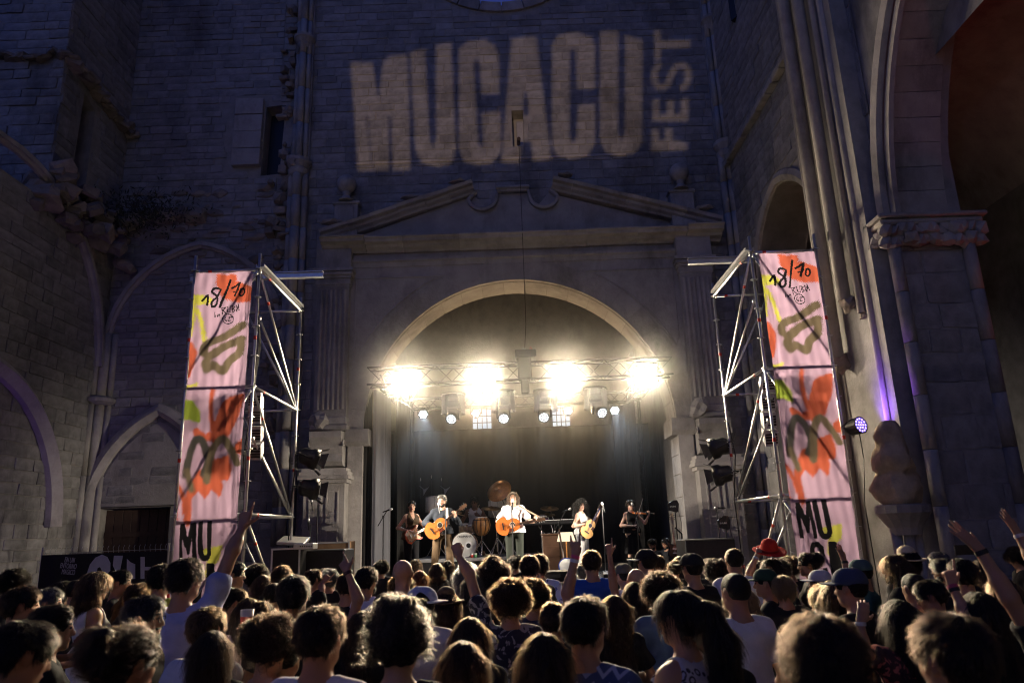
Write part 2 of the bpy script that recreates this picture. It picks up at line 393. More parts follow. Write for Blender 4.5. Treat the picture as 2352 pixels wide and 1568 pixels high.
for s in (-1, 1):     # sunk spandrel frames
    m = MB(); P = [(XC + s * 4.12, 8.45), (XC + s * 1.7, 8.45)] + [(XC + s * (AR + .62) * math.cos(a), AZ + (AR + .62) * math.sin(a)) for a in [R(62) - i * R(36) / 10 for i in range(11)]] + [(XC + s * 4.12, 6.6)]
    P3 = [Vector((a, YP - .01, b)) for a, b in P]
    m.path(P3, .025, 5, closed=True); m.build('spandrel_moulding', STONE_S, T)
    for z0, z1, w, nm in ((4.3, 4.75, .3, 'impost'),):
        m = MB(); x = XC + s * (AR + .1); m.extrude_x([(YP - .2, 4.2), (YP - .1, 4.1), (YP + .8, 4.1), (YP + .8, 4.5), (YP - .22, 4.5), (YP - .22, 4.32)], x - .28, x + .28); m.build(nm, STONE_S, T)
    m = MB(); m.box((XC + s * (AR + .16), YP - .02, 2.05), (.36, .14, 4.1)); m.build('jamb', STONE_S, T)
    z = 1.0
    while z < 4.05:
        h = rnd.uniform(.4, .6); h = min(h, 4.08 - z); m = MB(); m.box((XC + s * (AR + .005), YP + .45, z + h / 2), (.06, .8, h - .012), bev=.01); m.build('jamb_stone', STONE_S, T); z += h
    # pilaster
    px = XC + s * 4.66; pw = .8
    m = MB(); m.box((px, YP - .1, 6.5), (pw, .2, 3.4)); m.build('pilaster_shaft', STONE_S, T)
    for k in range(6):
        x = px - pw / 2 + .1 + k * .12; m = MB(); m.tube((x, YP - .205, 5.0), (x, YP - .205, 8.1), .042, None, 8); m.build('fluting', STONE_S, T)
    m = MB()
    for zz, ex in ((8.18, .02), (8.24, .06), (8.32, .05), (8.4, .1), (8.48, .16), (8.58, .2)): m.box((px, YP - .1, zz + .035), (pw + ex * 1.3, .2 + ex * 1.6, .075))
    m.build('capital', STONE_S, T)
    m = MB(); m.box((px, YP - .12, 4.72), (pw + .06, .24, .2), bev=.03); m.box((px, YP - .14, 4.55), (pw + .16, .3, .16), bev=.04); lump(m, (px - .25, YP - .2, 4.72), .22, 11 + s); m.build('pilaster_base', STONE_S, T)
    # scroll bracket and pedestal
    m = MB(); prof = [(YP + .1, 3.6), (YP - .3, 3.62), (YP - .42, 3.72), (YP - .36, 3.9), (YP - .44, 4.1), (YP - .58, 4.28), (YP - .58, 4.42), (YP + .1, 4.46)]
    m.extrude_x(prof, px - pw / 2 + .02, px + pw / 2 - .02); m.build('scroll_bracket', STONE_S, T)
    for q in (-1, 1):
        m = MB(); sp = [(px + q * .41, YP - .42 + (.13 - .011 * i) * math.cos(i * .55), 4.12 + (.13 - .011 * i) * math.sin(i * .55)) for i in range(11)]; m.path(sp, .022, 6); m.build('volute', STONE_S, T)
    m = MB()
    for zz, ex in ((3.5, .06), (3.42, .14), (3.33, .2), (3.24, .1)): m.box((px, YP - .25, zz), (pw + .2 + ex, .6 + ex, .085))
    m.build('pedestal_cornice', STONE_S, T)
    m = MB(); m.box((px, YP - .22, 1.6), (pw + .16, .56, 3.2)); m.build('pedestal', STONE_S, T)
    for (xx, zz, w, h) in ((-.2, 2.65, .3, .75), (.2, 2.65, .3, .75), (-.2, 1.72, .3, .85), (.2, 1.72, .3, .85)):
        m = MB(); fr = [(px + xx - w / 2, zz - h / 2), (px + xx - w / 2, zz + h / 2), (px + xx + w / 2, zz + h / 2), (px + xx + w / 2, zz - h / 2)]
        inn = [(px + xx - w / 2 + .035, zz - h / 2 + .035), (px + xx - w / 2 + .035, zz + h / 2 - .035), (px + xx + w / 2 - .035, zz + h / 2 - .035), (px + xx + w / 2 - .035, zz - h / 2 + .035)]
        m.plate(fr, [inn], toF(YP - .525), (0, .03, 0)); m.build('pedestal_panel', STONE_S, T)
    # entablature break over the pilaster, ball finial on its plinth
    m = MB(); m.box((px, YP - .12, 8.94), (pw + .1, .3, .52)); m.build('frieze_block', STONE_S, T)
    m = MB(); bx = -4.28 if s < 0 else 4.64; m.box((bx, F - .16, 10.05), (.62, .28, .95), bev=.01); m.box((bx, F - .17, 10.55), (.72, .34, .09), bev=.02); m.box((bx, F - .31, 10.2), (.42, .03, .44), bev=.01); m.build('finial_plinth', STONE_S, T)
    m = MB(); m.lathe([(.2, 0), (.2, .03), (.12, .1), (.09, .18), (.13, .22), (.1, .25)] + [(.26 * math.sin(a), .5 - .26 * math.cos(a)) for a in [.45 + i * .3 for i in range(9)]] + [(0, .765)], (bx, F - .28, 10.597), 20); m.build('ball_finial', STONE_S, T, True)
m = MB(); m.extrude_x([(YP + .05, 8.74), (YP - .04, 8.74), (YP - .06, 8.85), (YP - .12, 8.88), (YP - .12, 8.95), (YP + .05, 8.95)], XC - 4.28, XC + 4.28); m.build('architrave', STONE_S, T)
m = MB(); m.plate([(XC - 4.25, 8.952), (XC + 4.25, 8.952), (XC + 4.25, 9.12), (XC - 4.25, 9.12)], [], toF(YP), (0, .12, 0)); m.build('frieze', STONE_S, T)
def cornice_profile(z, s=1.0): return [(YP + .1, z), (YP - .08 * s, z), (YP - .12 * s, z + .05), (YP - .24 * s, z + .09), (YP - .28 * s, z + .15), (YP - .42 * s, z + .18), (YP - .44 * s, z + .25), (YP - .5 * s, z + .28), (YP - .5 * s, z + .31), (YP + .1, z + .33)]
x = -4.85
while x < 5.5:      # cornice in its separate stone lengths
    x2 = min(x + rnd.uniform(.8, 1.6), 5.55); m = MB(); dz = rnd.uniform(-.012, .012); pr = [(a, b + dz) for a, b in cornice_profile(9.12, 1.25 if abs((x + x2) / 2 - XC) > 4.1 else 1.0)]
    m.extrude_x(pr, x + .004, x2 - .004); m.build('cornice_stone', STONE_S, T); x = x2
m = MB(); m.plate([(-4.7, 9.4), (5.3, 9.4), (XC + 1.0, 10.72), (XC + .62, 10.28), (XC + .5, 10.74), (XC - .5, 10.74), (XC - .62, 10.28), (XC - 1.0, 10.72)], [], toF(F - .1), (0, .09, 0)); m.build('tympanum', STONE_S, T)
for s, xs, xe, ze in ((-1, -4.85, -.84, 10.72), (1, 5.52, 1.18, 10.76)):
    A = Vector((xs, 0, 9.44)); B = Vector((xe, 0, ze)); L = (B - A).length; d = (B - A).normalized(); nv = Vector((-d.z, 0, d.x)) * (1 if s < 0 else -1)
    t = 0
    while t < L - .05:
        t2 = min(t + rnd.uniform(.55, 1.2), L); dz = rnd.uniform(-.015, .02); q = []
        pr = [(YP + .1, 0), (YP - .1, 0), (YP - .13, .05), (YP - .22, .1), (YP - .25, .16), (YP - .36, .19), (YP - .4, .27), (YP + .1, .31)]
        fr = [(A + d * (t + .004) + nv * dz, Vector((0, 1, 0)), nv), (A + d * (t2 - .004) + nv * dz, Vector((0, 1, 0)), nv)]
        mm = MB(); mm.sweep(fr, pr); mm.build('raking_cornice_stone', STONE_S, T)
        if rnd.random() < .6: mm = MB(); lump(mm, A + d * ((t + t2) / 2) + nv * .42 + Vector((0, YP - .25, 0)), .16, int(t * 100), 1, (1.6, 1, .5)); mm.build('weathered_top', RUBBLE, T)
        t = t2
sp = [(-1.0, 10.77)] + [(-.82 + .36 * math.cos(a), 10.58 + .3 * math.sin(a)) for a in [PI + i * (PI * .92) / 10 for i in range(11)]] + [(-.4, 10.8)]
spl = [(XC + .04 + a, b) for a, b in sp]; spr = [(XC + .04 - a, b) for a, b in sp][::-1]
m = MB(); arch_sweep(m, spl + spr, toF(F - .12), (0, -1, 0), [(-.05, 0), (-.05, .1), (-.02, .13), (.05, .11), (.05, 0)]); m.build('scrolled_crest', STONE_S, T)
m = MB(); m.box((XC + .04, F - .2, 10.86), (.9, .22, .08), bev=.02); m.build('crest_cap', STONE_S, T)

# ------------------------------------------------------------------ chapel behind the arch
C = thing('chapel', 'vaulted stone chapel behind the arch that houses the stage', 'chapel', (XC, F + 4, 0))
m = MB(); m.box((XC - 4.65, F + 4.9, 4), (.5, 8, 8)); m.build('chapel_wall', STONE_S, C); m = MB(); m.box((XC + 4.35, F + 4.9, 4), (.5, 8, 8)); m.build('chapel_wall', STONE_S, C)
BY = F + 8.4
w1 = [PY(1085, 985, BY), PY(1128, 922, BY)]; w2 = [PY(1270, 983, BY), PY(1308, 918, BY)]
wins = [[(p[0].x, p[0].z), (p[1].x, p[0].z), (p[1].x, p[1].z), (p[0].x, p[1].z)] for p in (w1, w2)]
m = MB(); m.plate([(XC - 4.9, 0), (XC + 4.6, 0), (XC + 4.6, 13), (XC - 4.9, 13)], wins, toF(BY), (0, .5, 0)); m.build('chapel_end_wall', STONE_S, C)
m = MB(); pts = arc(XC - .15, 7.9, 4.6, 0, PI, 24); vs = []; 
for y in (F + .95, BY): vs += [Vector((a, y, b)) for a, b in pts]
m.add(vs, [(i, i + 1, i + 26, i + 25) for i in range(24)]); m.build('vault', STONE_S, C, True)
for k, wv in enumerate(wins):
    x0, z0 = wv[0]; x1, z1 = wv[2]; o = tag(thing('leaded_window', ['tall leaded window glowing left of the centre hoist above the backdrop', 'tall leaded window glowing right of the centre hoist above the backdrop'][k], 'window', (x0, BY + .2, z0), group='chapel windows'), None)
    m = MB()
    for i in range(5): x = x0 + (x1 - x0) * i / 4; m.box((x, BY + .2, (z0 + z1) / 2), (.03, .04, z1 - z0))
    for i in range(5): z = z0 + (z1 - z0) * i / 4; m.box(((x0 + x1) / 2, BY + .203, z), (x1 - x0, .04, .03))
    m.build('glazing_bars', BLACKM, o)
    for i in range(4):
        for j in range(4):
            m = MB(); m.box((x0 + (x1 - x0) * (i + .5) / 4, BY + .2, z0 + (z1 - z0) * (j + .5) / 4), ((x1 - x0) / 4 - .03, .008, (z1 - z0) / 4 - .03)); m.build('pane', emit('lit_pane', (.75, .86, 1.0), .85), o)

# ------------------------------------------------------------------ left bay
LX = -10.5
W = thing('bay_wall', 'tall ruined ashlar wall with two slit windows left of the portal', 'wall', (-8, F, 0))
wl = [(-6.72, 11.58), (-6.2, 11.62), (-6.14, 13.2), (-6.2, 13.75), (-6.66, 13.7)]
door = [(-10.15, .006), (-8.43, .006), (-8.43, 2.82), (-10.15, 2.82)]
m = MB(); m.plate([(LX - .2, 0), (LX - .2, 24), (-5.76, 24), (-5.76, 0)], [wl, [(a, max(b, .01)) for a, b in door]], toF(F), (0, .9, 0)); m.build('core', STONE_D, W)
SKL = skipper([wl, door, [(-7.5, 11.8), (-6.7, 11.8), (-6.7, 13.92), (-7.5, 13.92)]])
stones(W, toF(F - .01), (1, 0, 0), (0, 0, 1), (0, -1, 0), [(LX, -6.25, 1, 17.7), (-6.25, -5.9, 2, 17.5)], SKL, ch=.21, ln=(.28, .72), seed=5, proud=.025)
m = MB()
for i in range(4): m.box((-7.1, F - .06, 12.1 + i * .52), (.78, .2, .505), bev=.015, jit=.01)
m.build('blocked_window', STONE_S, W)
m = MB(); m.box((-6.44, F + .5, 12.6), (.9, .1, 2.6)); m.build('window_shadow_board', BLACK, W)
for k in range(90):   # torn masonry beside the shafts
    z = rnd.uniform(4.5, 17.4); x = rnd.choice((rnd.gauss(-6.0, .16), rnd.gauss(-6.0, .1))); m = MB(); sx = rnd.uniform(.1, .34)
    if rnd.random() < .5: m.box((x, F - .08, z), (sx, rnd.uniform(.15, .45), rnd.uniform(.08, .22)), rot=Euler((rnd.gauss(0, .15), rnd.gauss(0, .2), rnd.gauss(0, .25))).to_matrix(), bev=.02, jit=.02)
    else: lump(m, (x, F - .05, z), sx * .6, k, 1)
    m.build('torn_stone', RUBBLE, W)
m = MB()
for k in range(46): lump(m, (rnd.uniform(-10.3, -6.3), F - rnd.uniform(0, .04), rnd.uniform(8.8, 11.2)), rnd.uniform(.05, .2), 300 + k, 1, (1.6, .5, .7))
o = m.build('weathered_relief', RUBBLE, W); o['kind'] = 'stuff'
m = MB(); arch_sweep(m, pointed(-10.4, -5.9, 6.9, 9.6), toF(F - .03), (0, -1, 0), RIBP); m.build('wall_rib', STONE_S, W)
hd = pointed(-10.5, -7.2, 2.6, 5.2); m = MB(); arch_sweep(m, hd, toF(F - .03), (0, -1, 0), [(-.16, 0), (-.14, .14), (-.04, .2), (.04, .22), (.16, .1), (.16, 0)]); m.build('hood_mould', STONE_S, W)
m = MB(); hd2 = pointed(-10.3, -7.4, 2.6, 4.9); m.plate(hd2 + [(-7.4, 2.86), (-10.3, 2.86)], [], toF(F - .03), (0, .02, 0)); m.build('arch_panel', STONE_S, W)
D = thing('wooden_door', 'dark wooden double door under the pointed hood at left', 'door', (-9.3, F + .35, 0))
for i in range(8): m = MB(); m.box((-10.05 + i * .215, F + .35, 1.4), (.205, .08, 2.78), bev=.008); m.build('plank', DARKWOOD, D)
for z in (2.2, .8): m = MB(); m.box((-9.29, F + .295, z), (1.7, .03, .12)); m.build('rail', DARKWOOD, D)
L = thing('rubble_ledge', 'shelf of broken stone sticking out of the left wall above the vault scar', 'ledge', (-9.4, F, 10.3))
m = MB()
for k in range(16): shard(m, (-10.4 + k * .14, F - .12, 10.42 + rnd.uniform(-.05, .05)), rnd.uniform(.16, .24), 60 + k, 2, (1, 1.1, .8))
m.build('broken_stones', RUBBLE, L)

# side wall of the bay and the tower block above it
W = thing('side_wall', 'dark side wall with blind pointed arches at the left edge', 'wall', (LX, 12, 0))
toL = lambda x: (lambda a, b: Vector((x, a, b)))
m = MB(); m.plate([(F, 0), (F, 9.6), (1, 9.6), (1, 0)], [], toL(LX), (-.8, 0, 0)); m.build('core', STONE_D, W)
stones(W, toL(LX + .01), (0, 1, 0), (0, 0, 1), (1, 0, 0), [(9.5, F, 1.2, 9.6)], ch=.26, ln=(.3, .8), seed=8, maxsep=200, proud=.025)
m = MB(); arch_sweep(m, pointed(9.0, 17.7, 6.3, 10.2), toL(LX + .03), (1, 0, 0), RIBP); m.build('wall_rib', STONE_S, W)
m = MB(); arch_sweep(m, pointed(9.6, 16.6, 2.4, 5.6), toL(LX + .03), (1, 0, 0), [(-.18, 0), (-.14, .2), (.0, .3), (.16, .14), (.16, 0)]); m.build('blind_arch', STONE_S, W)
m = MB(); m.box((LX - .4, 6.2, 12.9), (.8, 10.4, 6.6)); m.build('sky_block_upper', STONE, W)  # out-of-frame raised wall, added to keep sky light off the sides
rw = thing('sky_block_wall', 'unseen wall added behind the audience to block low sky light', 'wall', (-2, -13, 0)); m = MB(); m.box((-2, -13.4, 6), (26, .8, 12)); m.build('core', STONE_D, rw); m = MB(); m.box((-2, -13.4, 12.1), (26, 1.0, .2)); m.build('coping', STONE_S, rw)  # added behind the camera to shut out the glow of the horizon
cc = thing('corner_shaft', 'clustered corner column from which broken vault ribs spring at left', 'column', (LX + .1, F - .1, 0))
for dx, dy, r in ((.12, -.12, .13), (.3, -.02, .08), (.02, -.3, .08)):
    m = MB()
    for z0, z1 in ((.3, 3.6), (3.6, 5.35), (5.55, 7.2)): m.tube((LX + dx, F + dy, z0 + .01), (LX + dx, F + dy, z1), r, None, 12)
    m.build('shaft', STONE_S, cc, True)
m = MB(); m.lathe([(.24, 0), (.36, .06), (.36, .14), (.26, .2)], (LX + .15, F - .15, 5.35), 14); m.build('shaft_ring', STONE_S, cc)
m = MB(); m.lathe([(.4, 0), (.4, 1.3), (.34, 1.4), (.46, 1.46), (.46, 1.56), (.3, 1.62)], (LX + .18, F - .18, .2), 14); m.build('column_base', STONE_S, cc)
W = thing('ruined_tower', 'dark blocky ruined tower with a slit window in the upper left corner', 'tower', (LX - 2, 16, 0))
TY = 15.1
win = [(15.85, 10.15), (16.45, 10.3), (16.45, 12.75), (15.95, 12.95)]
m = MB(); m.plate([(F + .4, 10.0), (F + .4, 22), (TY, 22), (TY, 10.0)], [win], toL(LX), (-.9, 0, 0)); m.box((LX - 2.55, TY + .4, 16), (3.3, .8, 12)); m.build('core', STONE_D, W)
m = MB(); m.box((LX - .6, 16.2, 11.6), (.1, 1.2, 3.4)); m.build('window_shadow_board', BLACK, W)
stones(W, toL(LX + .01), (0, 1, 0), (0, 0, 1), (1, 0, 0), [(TY, F, 10.0, 17.8)], skipper([win]), ch=.26, ln=(.3, .8), seed=11, maxsep=120, proud=.03)
stones(W, toF(TY - .01), (1, 0, 0), (0, 0, 1), (0, -1, 0), [(-14.5, LX, 10.0, 16)], ch=.26, ln=(.3, .8), seed=12, maxsep=110, proud=.03)
m = MB()
for k in range(26): shard(m, (LX + .12 + rnd.uniform(-.05, .1), TY + k * .115, 13.3 + rnd.uniform(-.05, .05) - k * .015), rnd.uniform(.1, .2), 90 + k, 1, (1, 1.2, .5))
for k in range(24): shard(m, (LX - k * .16, TY - .08, 13.35 + rnd.uniform(-.06, .06)), rnd.uniform(.1, .2), 130 + k, 1, (1.2, 1, .5))
m.build('eroded_ledge', RUBBLE, W)
V = thing('vault_stump', 'jagged stump of a collapsed vault under the ruined tower', 'ruin', (LX, 16, 9))
m = MB()
for k in range(42):
    y = rnd.uniform(14.6, 17.9); dz = (17.9 - y) / 3.3; shard(m, (LX + .1 + rnd.uniform(-.2, .5) * (1 - dz * .5), y, 8.9 + rnd.uniform(0, 1.3) + .3 * dz), rnd.uniform(.1, .27), 170 + k, 1, (1, 1, .7))
for k in range(40): shard(m, (LX - rnd.uniform(0, 3.6), TY - rnd.uniform(-.1, .3), 9.4 + rnd.uniform(-.2, .6)), rnd.uniform(.15, .4), 250 + k, 1, (1.2, 1, .7))
m.build('rubble', RUBBLE, V)
m = MB()
for k in range(900):
    a = rnd.gauss(0, .55); c = Vector((-9.6 + rnd.gauss(0, .7), F - .35 - abs(rnd.gauss(0, .35)), 10.35 + rnd.gauss(0, .3) - .1 * abs(a))); u = Vector((rnd.gauss(0, 1), rnd.gauss(0, 1), rnd.gauss(0, 1))).normalized() * rnd.uniform(.03, .1); v = u.orthogonal().normalized() * .02
    m.add([c - u, c + v, c + u, c - v], [(0, 1, 2, 3)])
sh = thing('dry_shrub', 'dry dark shrub growing on the broken vault at left', 'shrub', (-9.6, F - .3, 10.4)); lf = m.build('foliage', mat('dry_leaves', (.045, .045, .03), .8, var=.3), sh)
m = MB()
for k in range(30): a = Vector((-9.6 + rnd.gauss(0, .4), F - .15, 10.4)); m.path([a, a + Vector((rnd.gauss(0, .25), -.2, .3)), a + Vector((rnd.gauss(0, .5), -.35, rnd.uniform(.2, .8)))], [.008, .006, .003], 4)
m.build('stem', mat('twigs', (.05, .04, .03), .9), sh)

# ------------------------------------------------------------------ right side wall, pier, arcade and aisle
RX = 6.0
W = thing('arcade_wall', 'tall side wall with a pointed opening beside the right tower', 'wall', (RX, 15, 0))
toR = lambda x: (lambda a, b: Vector((x, a, b)))
opn = pointed(12.75, 16.75, 6.8, 9.15, 12); opn_h = [(12.75, 1.2)] + opn + [(16.75, 1.2)]
m = MB(); m.plate([(11.2, 0), (11.2, 24), (F + .3, 24), (F + .3, 0)], [opn_h], toR(RX), (1.1, 0, 0)); m.build('core', STONE_D, W)
stones(W, toR(RX - .01), (0, 1, 0), (0, 0, 1), (-1, 0, 0), [(12.4, F - .25, 1.2, 17)], skipper([[(12.5, 1.1)] + pointed(12.5, 17.0, 6.8, 9.4) + [(17.0, 1.1)]]), ch=.28, ln=(.35, .75), seed=21, maxsep=280, proud=.015)
m = MB(); arch_sweep(m, pointed(12.6, 16.9, 6.8, 9.3), toR(RX), (-1, 0, 0), [(-.12, 0), (-.12, .06), (0, .1), (.12, .05), (.12, 0)]); m.build('opening_moulding', STONE_S, W)
m = MB()
for i in range(len(opn) - 1):
    (a, b), (c, d) = opn[i], opn[i + 1]; m.add([(RX + .02, a, b), (RX + 1.05, a, b), (RX + 1.05, c, d), (RX + .02, c, d)], [(0, 1, 2, 3)])
m.build('opening_soffit', STONE_S, W)
m = MB()
y = 12.9
while y < F - .3: y2 = min(y + rnd.uniform(.4, .8), F - .3); m.box((RX - .08, (y + y2) / 2, 11.28 + rnd.uniform(-.02, .02)), (.2, y2 - y - .01, .16), bev=.02, jit=.012); y = y2
m.build('string_course', STONE_S, W)
m = MB(); m.box((RX - .02, 15.9, 15.2), (.12, .25, 1.7), jit=.1); m.build('dark_strip', BLACK, W)  # narrow black strip set on the wall
W = thing('clustered_pier', 'massive clustered stone pier with tall shafts right of the tower banner', 'pier', (RX, 11.8, 0))
m = MB(); m.box((RX + .62, 11.75, 12), (1.16, 2.1, 24)); m.build('pier_core', STONE, W)
for (dx, y, r, zb) in ((-.1, 12.85, .09, 0), (-.3, 12.62, .12, 0), (-.22, 12.4, .07, 3.3), (-.42, 12.2, .16, 4.6), (-.2, 11.9, .07, 3.9), (-.42, 11.62, .15, 5.5), (-.3, 11.36, .08, 5.2), (-.24, 11.14, .1, 0), (-.1, 10.95, .08, 0)):
    m = MB(); r *= .72; m.tube((RX + dx, y, zb), (RX + dx, y, 23), r, None, 14)
    m.build('shaft', STONE_S, W, True)
    m = MB()
    if zb > 1: lump(m, (RX + dx + .05, y, zb - .05), r * 1.3, int(y * 31)); m.build('broken_shaft_end', RUBBLE, W)
m = MB(); m.box((RX - .1, 11.8, 12), (.3, 1.9, 24)); m.build('respond', STONE, W)
stones(W, toF(10.69), (1, 0, 0), (0, 0, 1), (0, -1, 0), [(RX + .1, RX + 1.2, 0.4, 6.1)], ch=.42, ln=(.45, .75), seed=31, maxsep=80, proud=.015)
stones(W, toR(RX + .03), (0, 1, 0), (0, 0, 1), (-1, 0, 0), [(10.72, 11.1, .4, 16)], ch=.42, ln=(.3, .4), seed=32, maxsep=60, proud=.02)
for dx in (.02, 1.18):
    m = MB(); z = .5
    while z < 6: z2 = min(z + .8, 6.05); m.tube((RX + dx, 10.66, z), (RX + dx, 10.66, z2 - .01), .1, None, 12); z = z2
    m.build('angle_shaft', STONE_S, W, True)
m = MB()
for k in range(26): lump(m, (RX - .12 + (k % 13) * .12, 10.62 - rnd.uniform(0, .08), 6.12 + (k // 13) * .16 + rnd.uniform(-.03, .03)), .13, 400 + k, 1)
for k in range(12): lump(m, (RX - .14, 10.7 + k * .1, 6.15 + rnd.uniform(-.03, .12)), .12, 430 + k, 1)
m.box((RX + .6, 10.75, 6.42), (1.6, .5, .1), bev=.03); m.box((RX + .6, 10.72, 6.5), (1.7, .56, .07), bev=.02); m.build('carved_capital', STONE_S, W)
# arcade arch springing toward the viewer
W = thing('arcade_arch', 'big dark arch springing from the carved capital at right', 'arch', (RX + .6, 10.5, 6.5))
ap = pointed(3.3, 10.72, 6.6, 11.2, 16); nearh = ap[:len(ap) // 2 + 1]; ap = ap[len(ap) // 2:]     # far half, from apex down to the pier
m = MB(); m.plate(nearh[:-1] + ap + [(10.72, 24), (1.8, 24), (1.8, 6.6)], [], toR(RX + .04), (1.1, 0, 0)); m.build('wall_above', STONE, W)
for i in range(len(ap) - 1):
    (a, b), (c, d) = ap[i], ap[i + 1]
    P = [(a, b), (c, d)]; nn = Vector((0, -(b - d), -(c - a))).normalized()
    m = MB(); e = .006; va = Vector((0, a, b)); vc = Vector((0, c, d)); dirv = (vc - va).normalized()
    q = [va + dirv * e, vc - dirv * e]; o = -nn * .0
    pts = [Vector((RX + .16, p.y, p.z)) for p in q] + [Vector((RX + 1.0, p.y, p.z)) for p in q[::-1]]
    inn = nn * -.03 if nn.z > 0 else nn * .03
    m.add([p for p in pts] + [p + inn for p in pts], [(0, 1, 2, 3), (4, 5, 6, 7), (0, 1, 5, 4), (1, 2, 6, 5), (2, 3, 7, 6), (3, 0, 4, 7)]); m.build('soffit_stone', STONE_S, W)
m = MB(); arch_sweep(m, ap, toR(RX + .03), (-1, 0, 0), [(-.1, 0), (-.1, .1), (.02, .14), (.12, .06), (.12, 0)]); m.build('arch_roll', STONE_S, W)
m = MB(); arch_sweep(m, [(a - .18, b - .1) for a, b in ap], toR(RX + .12), (-1, 0, 0), [(-.07, 0), (-.07, .08), (.07, .08), (.07, 0)]); m.build('arch_roll', STONE_S, W)
m = MB(); m.box((RX + .6, .6, 12), (1.16, 2.4, 24)); m.build('sky_block_pier', STONE, W);  # unseen pier added to darken the pier face under the arch
m = MB(); m.box((RX + .6, -5.5, 12), (1.1, 9.6, 24)); m.build('sky_block_behind', STONE, W)  # unseen wall added to hold back sky light from the right
W = thing('aisle', 'dark side aisle with a red lit vault beyond the arcade', 'aisle', (10, 9, 0))
m = MB(); m.box((12.45, 6, 6), (.5, 26, 12)); m.build('aisle_wall', STONE, W); m = MB(); m.box((9.6, 18.6, 7), (6, .5, 14)); m.build('aisle_end_wall', STONE, W)
pts = arc(9.55, 9.0, 2.7, 0, PI, 16); vs = [Vector((a, y, b)) for y in (-4, 18.4) for a, b in pts]; m = MB(); m.add(vs, [(i, i + 1, i + 18, i + 17) for i in range(16)]); m.build('aisle_vault', STONE_S, W, True)
for y in (7.2, 11.6):
    m = MB(); fr = [Vector((a, y, b)) for a, b in arc(9.55, 9.0, 2.6, 0, PI, 16)]; m.path(fr, .14, 8); m.build('vault_rib', STONE_S, W, True)
rp = thing('floor_uplight', 'small red stage lamp on the floor of the dark aisle', 'lamp', (10.6, 9.6, 0)); m = MB(); m.lathe([(.08, 0), (.1, .02), (.1, .2), (.085, .21)], (10.6, 9.6, .02), 14); m.build('lamp_body', BLACKM, rp); m = MB(); m.lathe([(0, .215), (.08, .215)], (10.6, 9.6, .02), 14); m.build('lens', emit('red_led', (1, .05, .03), 6), rp)
lamp('red_light', 'SPOT', (10.6, 9.6, .3), (10.2, 9.4, 9), 150, (1, .04, .02), rp, .06, 90, .8)
rp = thing('floor_uplight', 'small warm lamp on the floor behind the pointed opening', 'lamp', (8.4, 15.0, 0)); m = MB(); m.lathe([(.08, 0), (.1, .02), (.1, .2), (.085, .21)], (8.4, 15.0, .02), 14); m.build('lamp_body', BLACKM, rp); m = MB(); m.lathe([(0, .215), (.08, .215)], (8.4, 15.0, .02), 14); m.build('lens', emit('warm_lens_glow', (1, .6, .3), 4), rp)
lamp('warm_light', 'SPOT', (8.4, 15.0, .3), (6.6, 15.6, 7.5), 90, (1, .55, .3), rp, .06, 40, .8)
# ruined half column in front of the pier
H = thing('ruined_half_column', 'weathered stump of a half column with a corbel beside the right banner', 'column', (RX - .35, 10.75, 0))
c0 = PY(2035, 1040, 10.6)
m = MB()
from mathutils import noise as _nz
pr_ = [(0, 3.34), (.1, 3.32), (.17, 3.24), (.2, 3.1), (.19, 2.98), (.23, 2.9), (.27, 2.78), (.26, 2.64), (.22, 2.58), (.25, 2.5), (.28, 2.36), (.27, 2.22), (.22, 2.13)]
m.lathe(pr_, (5.44, 10.62, 0), 28); m.v = [tuple(Vector(v) + Vector((v[0] - 5.44, v[1] - 10.62, 0)) * (.55 * _nz.noise(Vector(v) * 4.5) + .25 * _nz.noise(Vector(v) * 13))) for v in m.v]
m.build('eroded_drum', mat('warm_lit_stone', (.42, .33, .22), .95, var=.4, scale=4, bump=1., bscale=8), H, True)  # warm light on the stump is put into this tan base colour
m = MB(); m.lathe([(.2, 0), (.22, .1), (.3, .22), (.36, .3), (.36, .4), (.3, .42)], (5.45, 10.6, 1.72), 14); m.build('corbel', STONE_S, H)
for dx in (-.14, 0, .14):
    m = MB(); m.tube((5.45 + dx, 10.55 + abs(dx) * .4, .3), (5.45 + dx, 10.55 + abs(dx) * .4, 1.74), .07, None, 10); m.build('shaft', STONE_S, H, True)
